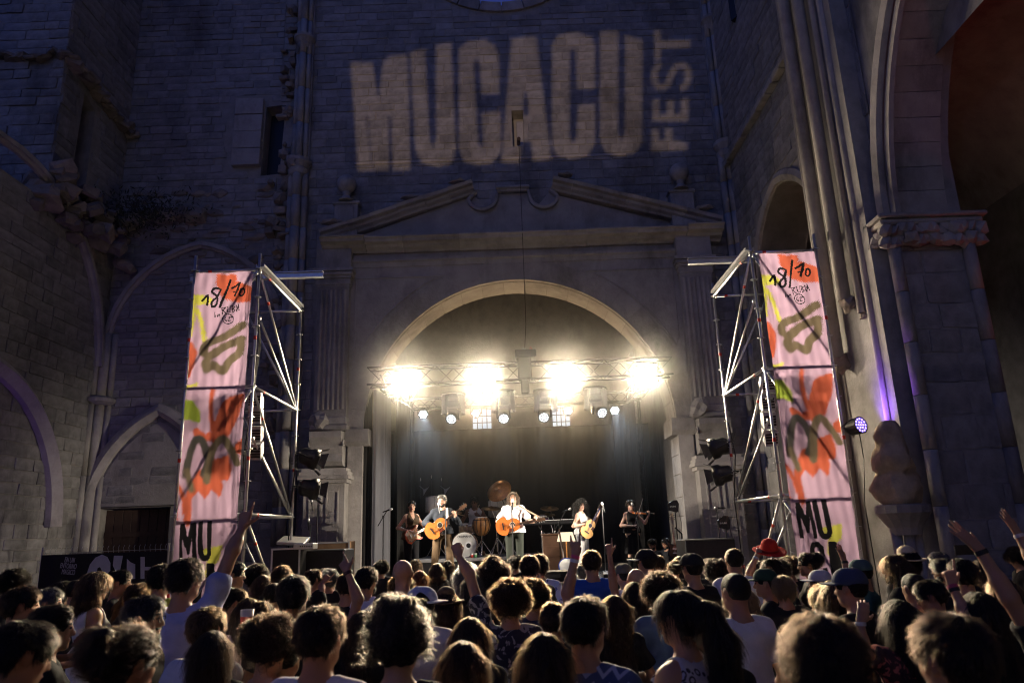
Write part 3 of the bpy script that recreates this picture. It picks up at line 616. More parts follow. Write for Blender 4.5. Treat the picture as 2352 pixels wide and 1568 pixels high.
# ================================================================== SCAFFOLD TOWERS, BANNERS AND RIG
PINK = cloth_trans('banner_pink', (.47, .33, .48), .6); ART = [PINK, cloth_trans('banner_red', (.52, .12, .07), .55), cloth_trans('banner_olive', (.16, .13, .09), .5), cloth_trans('banner_lime', (.55, .55, .1), .58), cloth_trans('banner_black', (.02, .02, .022), .3), cloth_trans('banner_green', (.3, .4, .06), .55), cloth_trans('banner_charcoal', (.09, .085, .08), .4)]
BX0, BX1, BYY = -5.2, -4.25, 11.3
def c4(*pts): return [PY(x * .3662, 516.8 + y * .3662, BYY) for x, y in pts]
def c7(*pts): return [PY(x * .3044, 1091 + y * .3044, BYY) for x, y in pts]
def art_mask(X, Z):
    mi = np.zeros(X.shape, np.int32); jag = .012 * np.sin(X * 190 + 3 * np.sin(Z * 120)) + .012 * np.sin(Z * 170 + 2 * np.sin(X * 150))
    def poly(pts, k, j=1.):
        P = [(p.x, p.z) for p in pts]; c = np.zeros(X.shape, bool); x = X + jag * j; z = Z + jag[::-1] * j; n = len(P)
        for i in range(n):
            (x1, z1), (x0, z0) = P[i], P[i - 1]
            c ^= ((z1 > z) != (z0 > z)) & (x < (x0 - x1) * (z - z1) / (z0 - z1 + 1e-9) + x1)
        mi[c] = k
    def stroke(pts, w, k, j=1., smooth=True):
        P = [(p.x, p.z) for p in pts]
        if smooth:
            Q = []
            for i in range(len(P) - 1):
                p0, p1, p2, p3 = P[max(i - 1, 0)], P[i], P[i + 1], P[min(i + 2, len(P) - 1)]
                for t in (0, .25, .5, .75): Q.append(tuple(.5 * (2 * p1[a] + (p2[a] - p0[a]) * t + (2 * p0[a] - 5 * p1[a] + 4 * p2[a] - p3[a]) * t * t + (3 * p1[a] - p0[a] - 3 * p2[a] + p3[a]) * t ** 3) for a in (0, 1)))
            P = Q + [P[-1]]
        d = np.full(X.shape, 9.); x = X + jag * j; z = Z + jag[::-1] * j
        for (x0, z0), (x1, z1) in zip(P, P[1:]):
            dx, dz = x1 - x0, z1 - z0; t = np.clip(((x - x0) * dx + (z - z0) * dz) / (dx * dx + dz * dz + 1e-9), 0, 1); d = np.minimum(d, np.hypot(x - x0 - t * dx, z - z0 - t * dz))
        mi[d < w / 2] = k
    poly(c4((1355, 300), (1480, 305), (1480, 345), (1530, 365), (1610, 400), (1610, 480), (1500, 485), (1430, 470), (1390, 450), (1365, 400), (1350, 350)), 1)
    poly(c4((1205, 440), (1270, 435), (1330, 460), (1330, 490), (1205, 505)), 3); stroke(c4((1190, 690), (1205, 600), (1215, 520), (1250, 580), (1278, 725)), .07, 3); poly(c4((1180, 505), (1215, 500), (1210, 640), (1170, 690)), 3)
    stroke(c4((1530, 625), (1400, 700), (1300, 740), (1275, 800), (1330, 815), (1400, 760), (1520, 715)), .13, 2); stroke(c4((1510, 735), (1500, 800), (1440, 850), (1400, 915), (1340, 880), (1300, 905), (1290, 860), (1350, 790)), .14, 2)
    poly(c4((1170, 725), (1210, 740), (1235, 800), (1215, 880), (1185, 960), (1130, 985)), 1)
    poly(c4((1120, 1090), (1210, 1100), (1255, 1170), (1255, 1240), (1180, 1220), (1110, 1230)), 5); stroke(c4((1140, 1025), (1230, 1000)), .05, 3)
    stroke(c4((1340, 1040), (1325, 1150), (1335, 1280)), .075, 1)
    poly(c4((1540, 1055), (1500, 1200), (1440, 1320), (1360, 1360), (1290, 1350), (1215, 1320), (1210, 1275), (1240, 1270), (1290, 1310), (1330, 1290), (1350, 1220), (1400, 1110), (1450, 1075)), 1)
    poly(c4((1540, 1330), (1520, 1440), (1470, 1420), (1480, 1370)), 1); poly(c4((1300, 1600), (1330, 1480), (1440, 1440), (1460, 1520), (1440, 1600)), 1)
    poly(c7((1500, -40), (1680, -40), (1685, 90), (1660, 170), (1600, 110), (1540, 180), (1490, 120), (1440, 180), (1440, 350), (1415, 400), (1385, 350), (1400, 120)), 1); stroke(c7((1315, 110), (1345, 90), (1380, 180), (1390, 280)), .07, 1); stroke(c7((1312, 230), (1330, 330)), .03, 1, 2.)
    stroke(c4((1165, 1568), (1180, 1480), (1210, 1380), (1250, 1340), (1290, 1390), (1310, 1480), (1280, 1560)), .12, 6); stroke(c4((1300, 1600), (1320, 1500), (1345, 1400), (1400, 1340), (1450, 1400), (1490, 1490)), .12, 2)
    stroke(c7((1410, -30), (1430, 60), (1440, 110)), .1, 2)
    poly(c7((1520, 560), (1680, 525), (1660, 640), (1600, 690), (1560, 760), (1535, 760), (1560, 640)), 3)
    # hand lettering
    w = .038
    for s in (((1265, 475), (1300, 440), (1294, 498)), ((1380, 402), (1350, 393), (1330, 420), (1362, 452), (1355, 500), (1328, 512), (1326, 482), (1362, 448), (1382, 408)), ((1440, 340), (1380, 515))): stroke(c4(*s), w, 4, .15)
    stroke(c4((1450, 388), (1502, 362), (1470, 440)), w, 4, .15, False); stroke(c4((1460, 415), (1495, 405)), .02, 4, .15); stroke(c4((1512, 400), (1500, 430), (1515, 442), (1532, 420), (1525, 395), (1508, 405)), .03, 4, .15)
    t = .013
    for s in (((1345, 545), (1345, 575)), ((1375, 558), (1358, 562), (1362, 574), (1376, 560), (1378, 574)), ((1392, 518), (1396, 560)), ((1390, 520), (1415, 515), (1398, 535), (1420, 555)), ((1425, 510), (1428, 545), (1445, 545), (1445, 505)), ((1455, 505), (1460, 545)), ((1455, 505), (1472, 510), (1460, 523), (1476, 532), (1460, 545)), ((1482, 500), (1485, 540)), ((1490, 540), (1496, 492), (1504, 535)), ((1492, 520), (1504, 516))): stroke(c4(*s), t, 4, 0, False)
    stroke(c4(*[(1431 + 34 * math.cos(a), 588 + 30 * math.sin(a)) for a in [i * PI / 8 for i in range(17)]]), .014, 4, 0); stroke(c4((1418, 575), (1410, 592), (1420, 602), (1424, 590), (1412, 592)), t, 4, 0); stroke(c4((1432, 580), (1444, 576), (1434, 600), (1448, 598)), t, 4, 0); stroke(c4((1453, 572), (1457, 578), (1452, 580), (1451, 573)), t * .8, 4, 0)
    # block letters
    poly(c7((1358, 372), (1390, 362), (1418, 470), (1440, 362), (1478, 352), (1480, 640), (1448, 640), (1450, 480), (1425, 600), (1408, 600), (1378, 480), (1372, 640), (1342, 640)), 4, .3)
    poly(c7((1490, 352), (1528, 345), (1530, 590), (1545, 605), (1560, 590), (1562, 345), (1602, 342), (1595, 600), (1575, 640), (1540, 650), (1505, 635), (1490, 600)), 4, .3)
    def L(x, y, pts): poly(c7(*[(x + a, y + b) for a, b in pts]), 4, .2)
    L(1400, 665, [(0, 60), (25, 5), (85, 0), (112, 40), (112, 110), (78, 110), (76, 50), (58, 34), (38, 50), (36, 250), (56, 268), (76, 250), (78, 200), (112, 200), (110, 270), (80, 300), (25, 298), (0, 250)])
    L(1530, 662, [(25, 0), (85, 0), (110, 300), (74, 300), (70, 240), (38, 240), (34, 300), (0, 300)])
    L(1395, 975, [(0, 60), (25, 5), (85, 0), (112, 40), (112, 110), (78, 110), (76, 50), (58, 34), (38, 50), (36, 250), (56, 268), (76, 250), (78, 200), (112, 200), (110, 270), (80, 300), (25, 298), (0, 250)])
    L(1520, 972, [(0, 0), (36, 0), (36, 240), (56, 262), (76, 240), (76, 0), (112, 0), (112, 260), (85, 300), (25, 300), (0, 260)])
    return mi
def make_banner_mesh():
    nx, nz = 96, 590; z1, z0 = 6.27, .38
    us = np.linspace(BX0, BX1, nx + 1); zs = np.linspace(z0, z1, nz + 1); X, Z = np.meshgrid(us, zs); u = (X - BX0) / (BX1 - BX0)
    Y = .022 * np.sin(Z * 5 + u * 3) * np.sin(u * PI) + .03 * np.sin(u * PI) * np.sin(Z * 1.3) + .01 * np.sin(u * 14 + Z * 2.5) * np.sin(Z * 1.7 + 1) + .007 * np.sin(u * 26 - Z * 11) * np.sin(Z * 2.2 + u * 2) + .006 * np.sin(u * 40 + Z * 3)
    XX = X + .012 * np.cos(u * PI) * np.abs(np.sin(Z * PI / 1.0))
    co = np.stack([XX - BX0, Y, Z], -1).reshape(-1, 3)
    i = np.arange(nz)[:, None] * (nx + 1) + np.arange(nx)[None]; fa = np.stack([i, i + 1, i + nx + 2, i + nx + 1], -1).reshape(-1, 4)
    xc = (us[1:] + us[:-1]) / 2; zc = (zs[1:] + zs[:-1]) / 2; XC_, ZC_ = np.meshgrid(xc, zc); mi = art_mask(XC_, ZC_).reshape(-1)
    me = bpy.data.meshes.new('printed_cloth'); me.from_pydata(co.tolist(), [], fa.tolist()); 
    for mm in ART: me.materials.append(mm)
    me.polygons.foreach_set('material_index', mi.astype(np.int32)); me.polygons.foreach_set('use_smooth', [True] * len(fa)); me.update(); return me
ban = make_banner_mesh()
for x, lab in ((BX0, 'pink festival banner hanging on the scaffold tower near the wooden door'), (4.12, 'pink festival banner hanging on the scaffold tower near the clustered pier')):
    t = thing('printed_banner', lab, 'banner', (x, BYY, 0), group='festival banners', local=True); link('printed_cloth', ban, t)
    m = MB()
    for z in (.5, 1.5, 2.3, 3.3, 4.3, 5.3, 6.2):
        for xx in (-.02, .97): m.tube((xx, .02, z), (xx + (.04 if xx > .5 else -.04), .07, z + .02), .004, None, 5)
    m.build('cable_ties', WHITE, t)

def tower(x0, x1, inner, lab):
    t = thing('scaffold_tower', lab, 'scaffold', ((x0 + x1) / 2, 12.6, 0), group='scaffold towers')
    ys = (11.42, 13.8); r = .0242; outer = x0 if inner == x1 else x1
    for x in (x0, x1):
        for y in ys:
            m = MB(); m.tube((x, y, .12), (x, y, 6.62), r, None, 12); m.tube((x, y, .02), (x, y, .14), .018, None, 8); m.box((x, y, .01), (.15, .15, .02)); p = m.build('standard', STEEL, t, True)
            for k in range(13):
                z = .35 + k * .5; m = MB(); m.lathe([(r + .001, -.005), (.062, -.005), (.062, .005), (r + .001, .005)], (x, y, z), 12); m.build('rosette', STEEL, p)
            for z in (1.2, 3.2, 5.15): m = MB(); m.tube((x, y, z - .03), (x, y, z + .03), r + .002, None, 12); m.build('red_marker', RED, p)
    def bar(a, b, nm, rad=.0242, tape=True):
        a, b = Vector(a), Vector(b); d = (b - a).normalized(); m = MB(); m.tube(a + d * .05, b - d * .05, rad, None, 10)
        for q, s in ((a, 1), (b, -1)): m.box(q + d * s * .05, (.05, .05, .06), bev=.01)
        o = m.build(nm, STEEL, t, True)
        if tape: c = a + d * (b - a).length * .22; m = MB(); m.tube(c - d * .03, c + d * .03, rad + .002, None, 10); m.build('red_marker', RED, o)
    for z in (.35, 2.35, 4.35, 6.35):
        for y in (ys[0] + .06, ys[1]): bar((x0, y, z), (x1, y, z), 'ledger')
        for x in (x0, x1): bar((x, ys[0], z), (x, ys[1], z), 'ledger')
    for k, z in enumerate((.35, 2.35, 4.35)):
        bar((inner, ys[0], z + 2), (inner, ys[1], z), 'diagonal_brace', .021); bar((inner, ys[0] + .1, z + 1.2), (inner, ys[1] - .12, z + .02), 'diagonal_brace', .018, False)
        bar((outer, ys[0], z + 2), (outer, ys[1], z), 'diagonal_brace', .021, False)
        bar((inner, ys[0] - .045, z + 1.95), (outer, ys[0] - .045, z), 'diagonal_brace', .024, False)
        bar((inner, ys[1], z), (outer, ys[1], z + 2), 'diagonal_brace', .021, False)
    m = MB(); cy_ = (ys[0] + ys[1]) / 2; m.box((inner, cy_, 6.4), (.14, 2.3, .012)); m.box((inner - .066, cy_, 6.42), (.008, 2.3, .05)); m.box((inner + .066, cy_, 6.42), (.008, 2.3, .05)); m.build('top_channel_beam', STEEL, t)
    s = 1 if inner > outer else -1
    m = MB(); xa, xb = outer - s * .45, inner + s * .85; m.box(((xa + xb) / 2, 12.25, 6.47), (abs(xb - xa), .1, .012)); m.box(((xa + xb) / 2, 12.25, 6.52), (abs(xb - xa), .012, .09)); m.box(((xa + xb) / 2, 12.25, 6.57), (abs(xb - xa), .1, .012)); m.build('top_cross_beam', STEEL, t)
    for k in range(3):
        x = inner + (.03 + .02 * k) * (-1 if inner > outer else 1); P = [(x, ys[0] + .05, 6.3), (x + .05, ys[0] + .12 + .1 * k, 5.1), (x - .03, ys[0] + .06, 3.6 - .2 * k), (x + .02, ys[0] + .1 + .08 * k, 2.2), (x, ys[0] + .08, .1)]; m = MB(); m.path(P, .009, 5); m.build('cable', BLACK, t)
    P = [(inner, ys[1], 3.9), (inner + .05, ys[1] - .1, 3.2), (inner - .04, ys[1] - .04, 2.4), (inner, ys[1] - .06, .1)]; m = MB(); m.path(P, .012, 5); m.build('cable', BLACK, t)
    return t
tower(-5.27, -4.19, -4.19, 'galvanised scaffold tower standing left of the portal')
tower(4.05, 5.14, 4.05, 'galvanised scaffold tower standing right of the portal')

# ---- line arrays hanging inside the towers
GREY = mat('speaker_grey', (.42, .42, .44), .5, var=.1)
def line_array(px, pys, Y, s, side):
    names = ['topmost', 'second', 'third', 'lowest'] if len(pys) == 4 else ['topmost', 'middle', 'lowest']
    for i, (x, y) in enumerate(pys):
        c = PY(x, y, Y); t = thing('line_array_speaker', names[i] + ' grey wedge speaker hanging inside the ' + side + ' scaffold tower', 'speaker', c, 0, 'line array speakers')
        rot = Euler((R(4 + 5 * i), 0, s * R(12))).to_matrix()
        def loc(p): return c + rot @ Vector(p)
        m = MB(); vs = [(-.1, -.2, -.13), (.1, -.2, -.13), (.1, .2, -.1), (-.1, .2, -.1), (-.1, -.2, .13), (.1, -.2, .13), (.1, .2, .1), (-.1, .2, .1)]
        m.add([loc(p) for p in vs], [(0, 1, 2, 3), (4, 5, 6, 7), (0, 1, 5, 4), (1, 2, 6, 5), (2, 3, 7, 6), (3, 0, 4, 7)]); m.build('cabinet', GREY, t)
        for z in (-.075, -.03, .015, .06):
            m = MB(); m.box(loc((.0, -.205, z)), (.18, .012, .03), rot=rot); m.build('grille_slot', BLACK, t)
        for z in (-.05, .05):
            m = MB(); m.box(loc((-s * .102, -.1, z)), (.012, .07, .055), rot=rot); m.build('side_port', BLACK, t)
        m = MB(); m.tube(loc((s * .07, .12, -.16)), loc((s * .07, .12, .16)), .012, None, 6); m.build('rigging_pin', STEEL, t)
line_array(585, [(588, 922), (588, 955), (588, 994), (588, 1032)], 12.0, 1, 'left')
line_array(1760, [(1761, 885), (1762, 925), (1765, 962), (1768, 1000)], 12.0, -1, 'right')

# ---- round stage fresnels clamped to the rear poles, aimed at the stage
def fresnel(c, aim, lab, power):
    c = Vector(c); d = (Vector(aim) - c).normalized(); rot = rot_to(d); t = thing('fresnel_lamp', lab, 'stage lamp', c, 0, 'fresnels on the scaffold towers')
    m = MB(); m.lathe([(.0, -.24), (.1, -.24), (.15, -.18), (.16, -.05), (.2, .0), (.2, .12), (.19, .12), (.185, .01)], c, 18, rot); m.build('housing', BLACKM, t, True)
    m = MB(); m.lathe([(0, .03), (.1, .022), (.184, .008)], c, 18, rot); m.build('lens', mat('warm_lens', (.6, .55, .45), .2, emis=(1, .85, .65), estr=1.5), t)
    u = rot @ Vector((1, 0, 0)); w = rot @ Vector((0, 1, 0))
    m = MB(); m.path([c + u * .21 + d * -.05, c + u * .25 - w * .05, c + u * .2 - d * .28, c - d * .34, c - u * .2 - d * .28, c - u * .25 - w * .05, c - u * .21 + d * -.05], .014, 6); m.build('yoke', BLACKM, t)
    for q, (a, b) in enumerate(((u, w), (-u, w), (w, u), (-w, u))):
        m = MB(); o = c + d * .13 + a * .19; e = o + d * .12 + a * .06; m.add([o - b * .1, o + b * .1, e + b * .15, e - b * .15, o - b * .1 + a * .006, o + b * .1 + a * .006, e + b * .15 + a * .006, e - b * .15 + a * .006], [(0, 1, 2, 3), (4, 5, 6, 7), (0, 1, 5, 4), (1, 2, 6, 5), (2, 3, 7, 6), (3, 0, 4, 7)]); m.build('barn_door', BLACKM, t)
    lamp('fresnel_light', 'SPOT', c + d * .14, aim, power, (1, .88, .72), t, .03, 52, .7)
    return c
for (x, y, aim, lab, pw) in ((716, 1052, (.5, 15.8, 1.9), 'upper black fresnel lamp on the left tower rear pole', 1500), (716, 1122, (2.3, 16.7, 1.9), 'lower black fresnel lamp on the left tower rear pole', 1500), (1646, 1028, (-.9, 15.8, 1.9), 'upper black fresnel lamp on the right tower rear pole', 1500), (1655, 1090, (-2.3, 16.5, 1.9), 'lower black fresnel lamp on the right tower rear pole', 1500)):
    fresnel(PY(x, y, 13.95), aim, lab, pw)

# ---- purple LED par on the right tower
c = PY(1978, 975, 11.2); d = Vector((.35, -.8, .1)).normalized(); rot = rot_to(d)
t = thing('led_par', 'round purple glowing LED par lamp on the edge of the right tower', 'stage lamp', c)
m = MB(); m.lathe([(0, -.26), (.08, -.26), (.12, -.2), (.135, 0), (.12, 0), (.12, -.02)], c, 18, rot); m.build('housing', BLACKM, t)
for i in range(19):
    rr, aa = (0, 0) if i == 0 else ((.048, i * PI / 3) if i < 7 else (.096, i * PI / 6)); q = c + rot @ Vector((rr * math.cos(aa), rr * math.sin(aa), -.005)); m = MB(); m.lathe([(0, .008), (.014, .006), (.018, 0)], q, 8, rot); m.build('led', emit('violet_led', (.3, .2, 1), 5), t)
m = MB(); m.path([c + Vector((-.1, .05, .1)), c + Vector((-.22, .2, 0)), c + Vector((-.1, .05, -.1))], .012, 6); m.build('yoke', BLACKM, t)
m = MB(); m.path([c + Vector((0, .1, -.12)), c + Vector((.03, .15, -.5)), c + Vector((-.05, .18, -1.2)), c + Vector((0, .2, -3.4))], .01, 5); m.build('cable', BLACK, t)
lamp('violet_light', 'SPOT', c + d * .03, c + Vector((.62, -.05, .5)), 60, (.3, .12, 1), t, .05, 95, .9)
# violet floor lamp by the left side wall
c = Vector((-9.5, 11.2, .1)); t = thing('floor_uplight', 'violet uplight on the ground by the left side wall', 'lamp', c); m = MB(); m.lathe([(.08, 0), (.1, .02), (.1, .2), (.085, .21)], c, 14); m.build('lamp_body', BLACKM, t); m = MB(); m.lathe([(0, .215), (.08, .215)], c, 14); m.build('lens', emit('violet_lens', (.25, .1, 1), 4), t)
lamp('violet_light', 'SPOT', c + Vector((0, 0, .3)), (-10.5, 12.6, 2.4), 120, (.28, .1, 1), t, .06, 100, .9)

# ------------------------------------------------------------------ truss rig over the stage
def truss(a, b, name, lab, s=.3, parent=None):
    a, b = Vector(a), Vector(b); d = (b - a).normalized(); L = (b - a).length; u = d.cross(Vector((0, 0, 1)))
    if u.length < .1: u = Vector((1, 0, 0))
    u.normalize(); w = d.cross(u).normalized(); h = s / 2
    t = thing(name, lab, 'truss', (a + b) / 2)
    C4 = [u * h + w * h, u * h - w * h, -u * h - w * h, -u * h + w * h]
    for q in C4: m = MB(); m.tube(a + q, b + q, .024, None, 8); m.build('chord', BLACKM, t, True)
    n = max(2, round(L / s)); 
    for f in range(4):
        m = MB(); q0, q1 = C4[f], C4[(f + 1) % 4]
        for i in range(n): p0 = a + d * (L * i / n); p1 = a + d * (L * (i + 1) / n); m.tube(p0 + (q0 if i % 2 else q1), p1 + (q1 if i % 2 else q0), .01, None, 6)
        m.build('lacing', BLACKM, t)
    return t
ZT = 5.72; TYF = 17.45; TX0, TX1 = -3.45, 3.78
truss((TX0 - .1, TYF, ZT), (TX1 + .1, TYF, ZT), 'lighting_truss', 'black front lighting truss spanning the arch and carrying the blinders', .42)
truss((TX0 + .3, TYF + .3, ZT - .05), (TX0 + .3, 21.2, ZT - .05), 'lighting_truss', 'black side truss running back above the pale drapes', .34)
truss((TX1 - .3, TYF + .3, ZT - .05), (TX1 - .3, 21.2, ZT - .05), 'lighting_truss', 'black side truss running back along the lit chapel wall', .34)
truss((TX0, 21.4, ZT), (TX1, 21.4, ZT), 'lighting_truss', 'black rear truss above the backdrop', .3)
for x, lab in ((TX0 + .3, 'black upright truss leg behind the pale drapes'), (TX1 - .3, 'black upright truss leg behind the violinist')): truss((x, 21.0, 1.0), (x, 21.0, ZT), 'truss_leg', lab, .3)
# chain hoist and projector in the middle
c = PY(1205, 850, TYF - .1); t = thing('chain_hoist', 'black chain hoist standing on the middle of the front truss', 'hoist', c)
m = MB(); m.box(c + Vector((0, 0, .05)), (.34, .3, .62), bev=.04); m.build('motor_body', BLACK, t); m = MB(); m.box(c + Vector((0, 0, -.42)), (.2, .2, .34), bev=.03); m.build('chain_bag', BLACK, t); m = MB(); m.tube(c + Vector((0, 0, .3)), c + Vector((0, 0, .55)), .05, None, 8); m.build('hook', STEEL, t)
c = PY(1207, 815, TYF - .1); t = thing('projector', 'dark box shaped effects projector on top of the chain hoist', 'projector', c); m = MB(); m.box(c, (.52, .4, .2), bev=.02); m.build('case', BLACK, t); m = MB(); m.box(c + Vector((0, -.205, -.0)), (.4, .02, .1)); m.build('grille', BLACKM, t); m = MB(); m.path([c + Vector((.1, 0, .1)), c + Vector((.12, 0, .2)), c + Vector((.2, 0, .1))], .01, 5); m.build('cable', RED, t)
t = thing('steel_rope', 'thin steel rope hanging from the slit window down to the hoist', 'rope', (.4, F - .4, 12)); m = MB(); pr = [Vector((.37, F - .03, 12.22)), Vector((.37, F - .55, 12.1)), Vector((.36, TYF - .1, ZT + 1.2)), PY(1205, 820, TYF - .1) + Vector((0, 0, .1))]; m.path(pr, .008, 6); m.build('wire', mat('dark_wire', (.05, .045, .04), .6, .5), t); m = MB(); m.tube((.37, F - .05, 12.25), (.37, F - .62, 12.08), .05, None, 8); m.build('pulley_arm', DARKWOOD, t)

# ---- four big blinders
BP = globals().get('BLINDER_POWER', 330)
for i, (x, y, lab) in enumerate(((928, 880, 'blazing warm blinder lamp at the end of the truss above the pale drapes'), (1110, 877, 'blazing warm blinder lamp between the pale drapes end and the chain hoist'), (1297, 872, 'blazing warm blinder lamp just right of the chain hoist'), (1483, 865, 'blazing warm blinder lamp at the truss end near the right pilaster'))):
    c = PY(x, y, TYF - .35); d = Vector((-.0 + (0 - c.x) * .05, -1, -.16)).normalized(); rot = rot_to(d)
    t = thing('blinder_lamp', lab, 'stage lamp', c, 0, 'blinders on the front truss')
    m = MB(); m.box(c - d * .08, (.56, .14, .56), rot=rot @ Matrix.Rotation(PI / 2, 3, 'X'), bev=.03); m.build('housing', BLACKM, t)
    for a in (-1, 1):
        for b in (-1, 1):
            q = c + rot @ Vector((a * .13, b * .13, .0)); m = MB(); m.lathe([(0, .004), (.06, .012), (.118, .03), (.125, .0)], q, 16, rot); m.build('bulb_face', emit('blinder_glow', (1, .86, .6), 40), t)
    l = lamp('blinder_light', 'AREA', c + d * .05, c + d * 5, BP, (1, .82, .58), t, .58, spread=R(112)); l.data.shape = 'SQUARE'
    m = MB(); m.path([c + rot @ Vector((.3, 0, 0)), c + rot @ Vector((.3, 0, -.25)), c + rot @ Vector((-.3, 0, -.25)), c + rot @ Vector((-.3, 0, 0))], .014, 6); m.build('yoke', BLACKM, t)
# ---- moving heads under clear rain domes
def clear(name, c=(.9, .9, .9), a=.22):
    if name in MATS: return MATS[name]
    m, nt, N = nodes_of(name); tr = N('ShaderNodeBsdfTransparent'); p = N('ShaderNodeBsdfPrincipled'); mx = N('ShaderNodeMixShader'); o = N('ShaderNodeOutputMaterial'); lw = N('ShaderNodeLayerWeight'); lw.inputs[0].default_value = .35; mr = N('ShaderNodeMapRange'); mr.inputs[3].default_value = a; mr.inputs[4].default_value = .7
    p.inputs['Base Color'].default_value = (*c, 1); p.inputs['Roughness'].default_value = .15; nt.links.new(lw.outputs['Facing'], mr.inputs[0]); nt.links.new(mr.outputs[0], mx.inputs[0]); nt.links.new(tr.outputs[0], mx.inputs[1]); nt.links.new(p.outputs[0], mx.inputs[2]); nt.links.new(mx.outputs[0], o.inputs[0]); MATS[name] = m; return m
DOME = clear('clear_plastic', (.75, .75, .75), .14)
heads = [(1041, 928, 1037, 961, 'moving head lamp in a clear rain dome left of the first window', (-.2, -.25, -1)), (1156, 922, 1157, 960, 'moving head lamp in a clear rain dome just left of the chain hoist', (0, -.4, -1)), (1253, 920, 1249, 957, 'moving head lamp in a clear rain dome just right of the chain hoist', (0, -.35, -1)), (1368, 915, 1382, 947, 'moving head lamp in a clear rain dome right of the second window', (.3, -.3, -1))]
for x, y, hx, hy, lab, dv in heads:
    c = PY(x, y, TYF); t = thing('moving_head_lamp', lab, 'stage lamp', c, 0, 'moving heads under the front truss')
    m = MB(); m.lathe([(.27, .25), (.27, .21), (.285, .2), (.285, -.24), (.3, -.25), (.298, -.255), (.28, -.245), (.28, .2)], c, 28); m.build('rain_dome', DOME, t, True); m = MB(); m.lathe([(0, .22), (.3, .22), (.3, .26), (0, .27)], c, 24); m.build('dome_lid', BLACKM, t)
    m = MB(); m.box(c + Vector((0, 0, -.0)), (.34, .28, .17), bev=.05); m.build('lamp_base', BLACK, t)
    h = PY(hx, hy, TYF - .06); dv = Vector(dv).normalized(); rot = rot_to(Vector((dv.x, -.85, dv.z * .55)).normalized()); d = rot @ Vector((0, 0, 1))
    for s in (-1, 1): m = MB(); m.box((c + h) / 2 + Vector((s * .15, .04, -.06)), (.05, .12, .3), bev=.02); m.build('yoke_arm', BLACK, t)
    m = MB(); m.lathe([(0, -.18), (.1, -.16), (.14, -.08), (.145, .03), (.13, .05), (.12, .03), (0, .03)], h, 18, rot); hd_ = m.build('lamp_head', BLACK, t, True)
    for i in range(19):
        rr, aa = (0, 0) if i == 0 else ((.05, i * PI / 3) if i < 7 else (.098, i * PI / 6)); q = h + rot @ Vector((rr * math.cos(aa), rr * math.sin(aa), .034)); m = MB(); m.lathe([(0, .01), (.018, .006), (.021, 0)], q, 8, rot); m.build('led', emit('white_led', (.85, .92, 1), 2.2), hd_)
    lamp('wash_light', 'SPOT', h + d * .08, h + Vector((dv.x * 2, -.7, -3)), 130, (.9, .95, 1), t, .02, 50, .6)
for x, y, lab, pw in ((972, 952, 'small bright bluish par lamp beside the pale drapes', 60), (1093, 950, 'small par lamp in front of the first leaded window', 25), (1305, 945, 'small par lamp in front of the second leaded window', 25), (1412, 943, 'small bluish par lamp throwing a smoky beam at right', 60)):
    c = PY(x, y, 20.9); d = Vector((.1 if x < 1176 else .05, -.8, -.6)).normalized(); rot = rot_to(d); t = thing('par_lamp', lab, 'stage lamp', c, 0, 'par lamps on the rear truss')
    m = MB(); m.lathe([(0, -.3), (.1, -.28), (.13, -.2), (.15, 0), (.14, 0), (.135, -.02)], c, 18, rot); m.build('housing', BLACKM, t)
    for i in range(7): rr, aa = (0, 0) if i == 0 else (.085, i * PI / 3); q = c + rot @ Vector((rr * math.cos(aa), rr * math.sin(aa), -.02)); m = MB(); m.lathe([(0, .012), (.028, .008), (.034, 0)], q, 8, rot); m.build('led', emit('cool_led' if pw < 40 else 'cool_led_bright', (.72, .84, 1), 4 if pw < 40 else 30), t)
    m = MB(); m.path([c + Vector((.16, 0, 0)), c + Vector((.16, .1, .3)), c + Vector((-.16, .1, .3)), c + Vector((-.16, 0, 0))], .012, 6); m.build('yoke', BLACKM, t)
    lamp('par_light', 'SPOT', c + d * .05, c + (d * 4 if pw > 40 else Vector((0, -4, 1.6))), pw * (6 if pw > 40 else 12), (.62, .78, 1) if pw > 40 else (1, .7, .4), t, .02, 46 if pw > 40 else 150, .8)  # dim pars: wide warm upward beam added to light soffit and smoke

# ---- gobo projector behind the audience: throws the festival lettering on the wall
GP = Vector((-2.2, -3.5, 4.2)); gt = thing('logo_projector', 'projector behind the audience throwing lettering on the wall', 'projector', GP)
def wallpt(x, y): return PY(x, y, F - .03)
ctr = wallpt(1200, 230); gd = (ctr - GP).normalized(); gr_ = Vector((gd.y, -gd.x, 0)).normalized(); gu = gr_.cross(gd)
GD = .45
def to_plate(x, y):
    p = wallpt(x, y) - GP; k = GD / p.dot(gd); return (p.dot(gr_) * k, p.dot(gu) * k)
LET = []
def g2(*pts): return [(516.8 * 0 + 689.06 + x * .41504, y * .41504) for x, y in pts]      # crop pixels of the upper wall
def rr_(pts): LET.append(g2(*pts))
rr_([(280, 345), (400, 348), (435, 560), (460, 340), (505, 310), (590, 300), (600, 470), (608, 940), (515, 945), (505, 640), (490, 640), (490, 945), (405, 945), (372, 640), (362, 640), (400, 945), (322, 948)])
rr_([(608, 290), (690, 270), (715, 760), (735, 830), (755, 760), (752, 250), (835, 235), (862, 830), (835, 905), (760, 925), (680, 905), (640, 840)])
rr_([(880, 270), (930, 232), (1020, 222), (1080, 255), (1100, 320), (1102, 520), (1005, 522), (995, 360), (978, 320), (960, 360), (985, 790), (1003, 830), (1015, 790), (1005, 625), (1108, 615), (1112, 840), (1060, 905), (980, 915), (905, 890), (880, 820)])
rr_([(1172, 215), (1305, 200), (1390, 880), (1290, 895), (1278, 780), (1225, 785), (1218, 905), (1115, 900)])
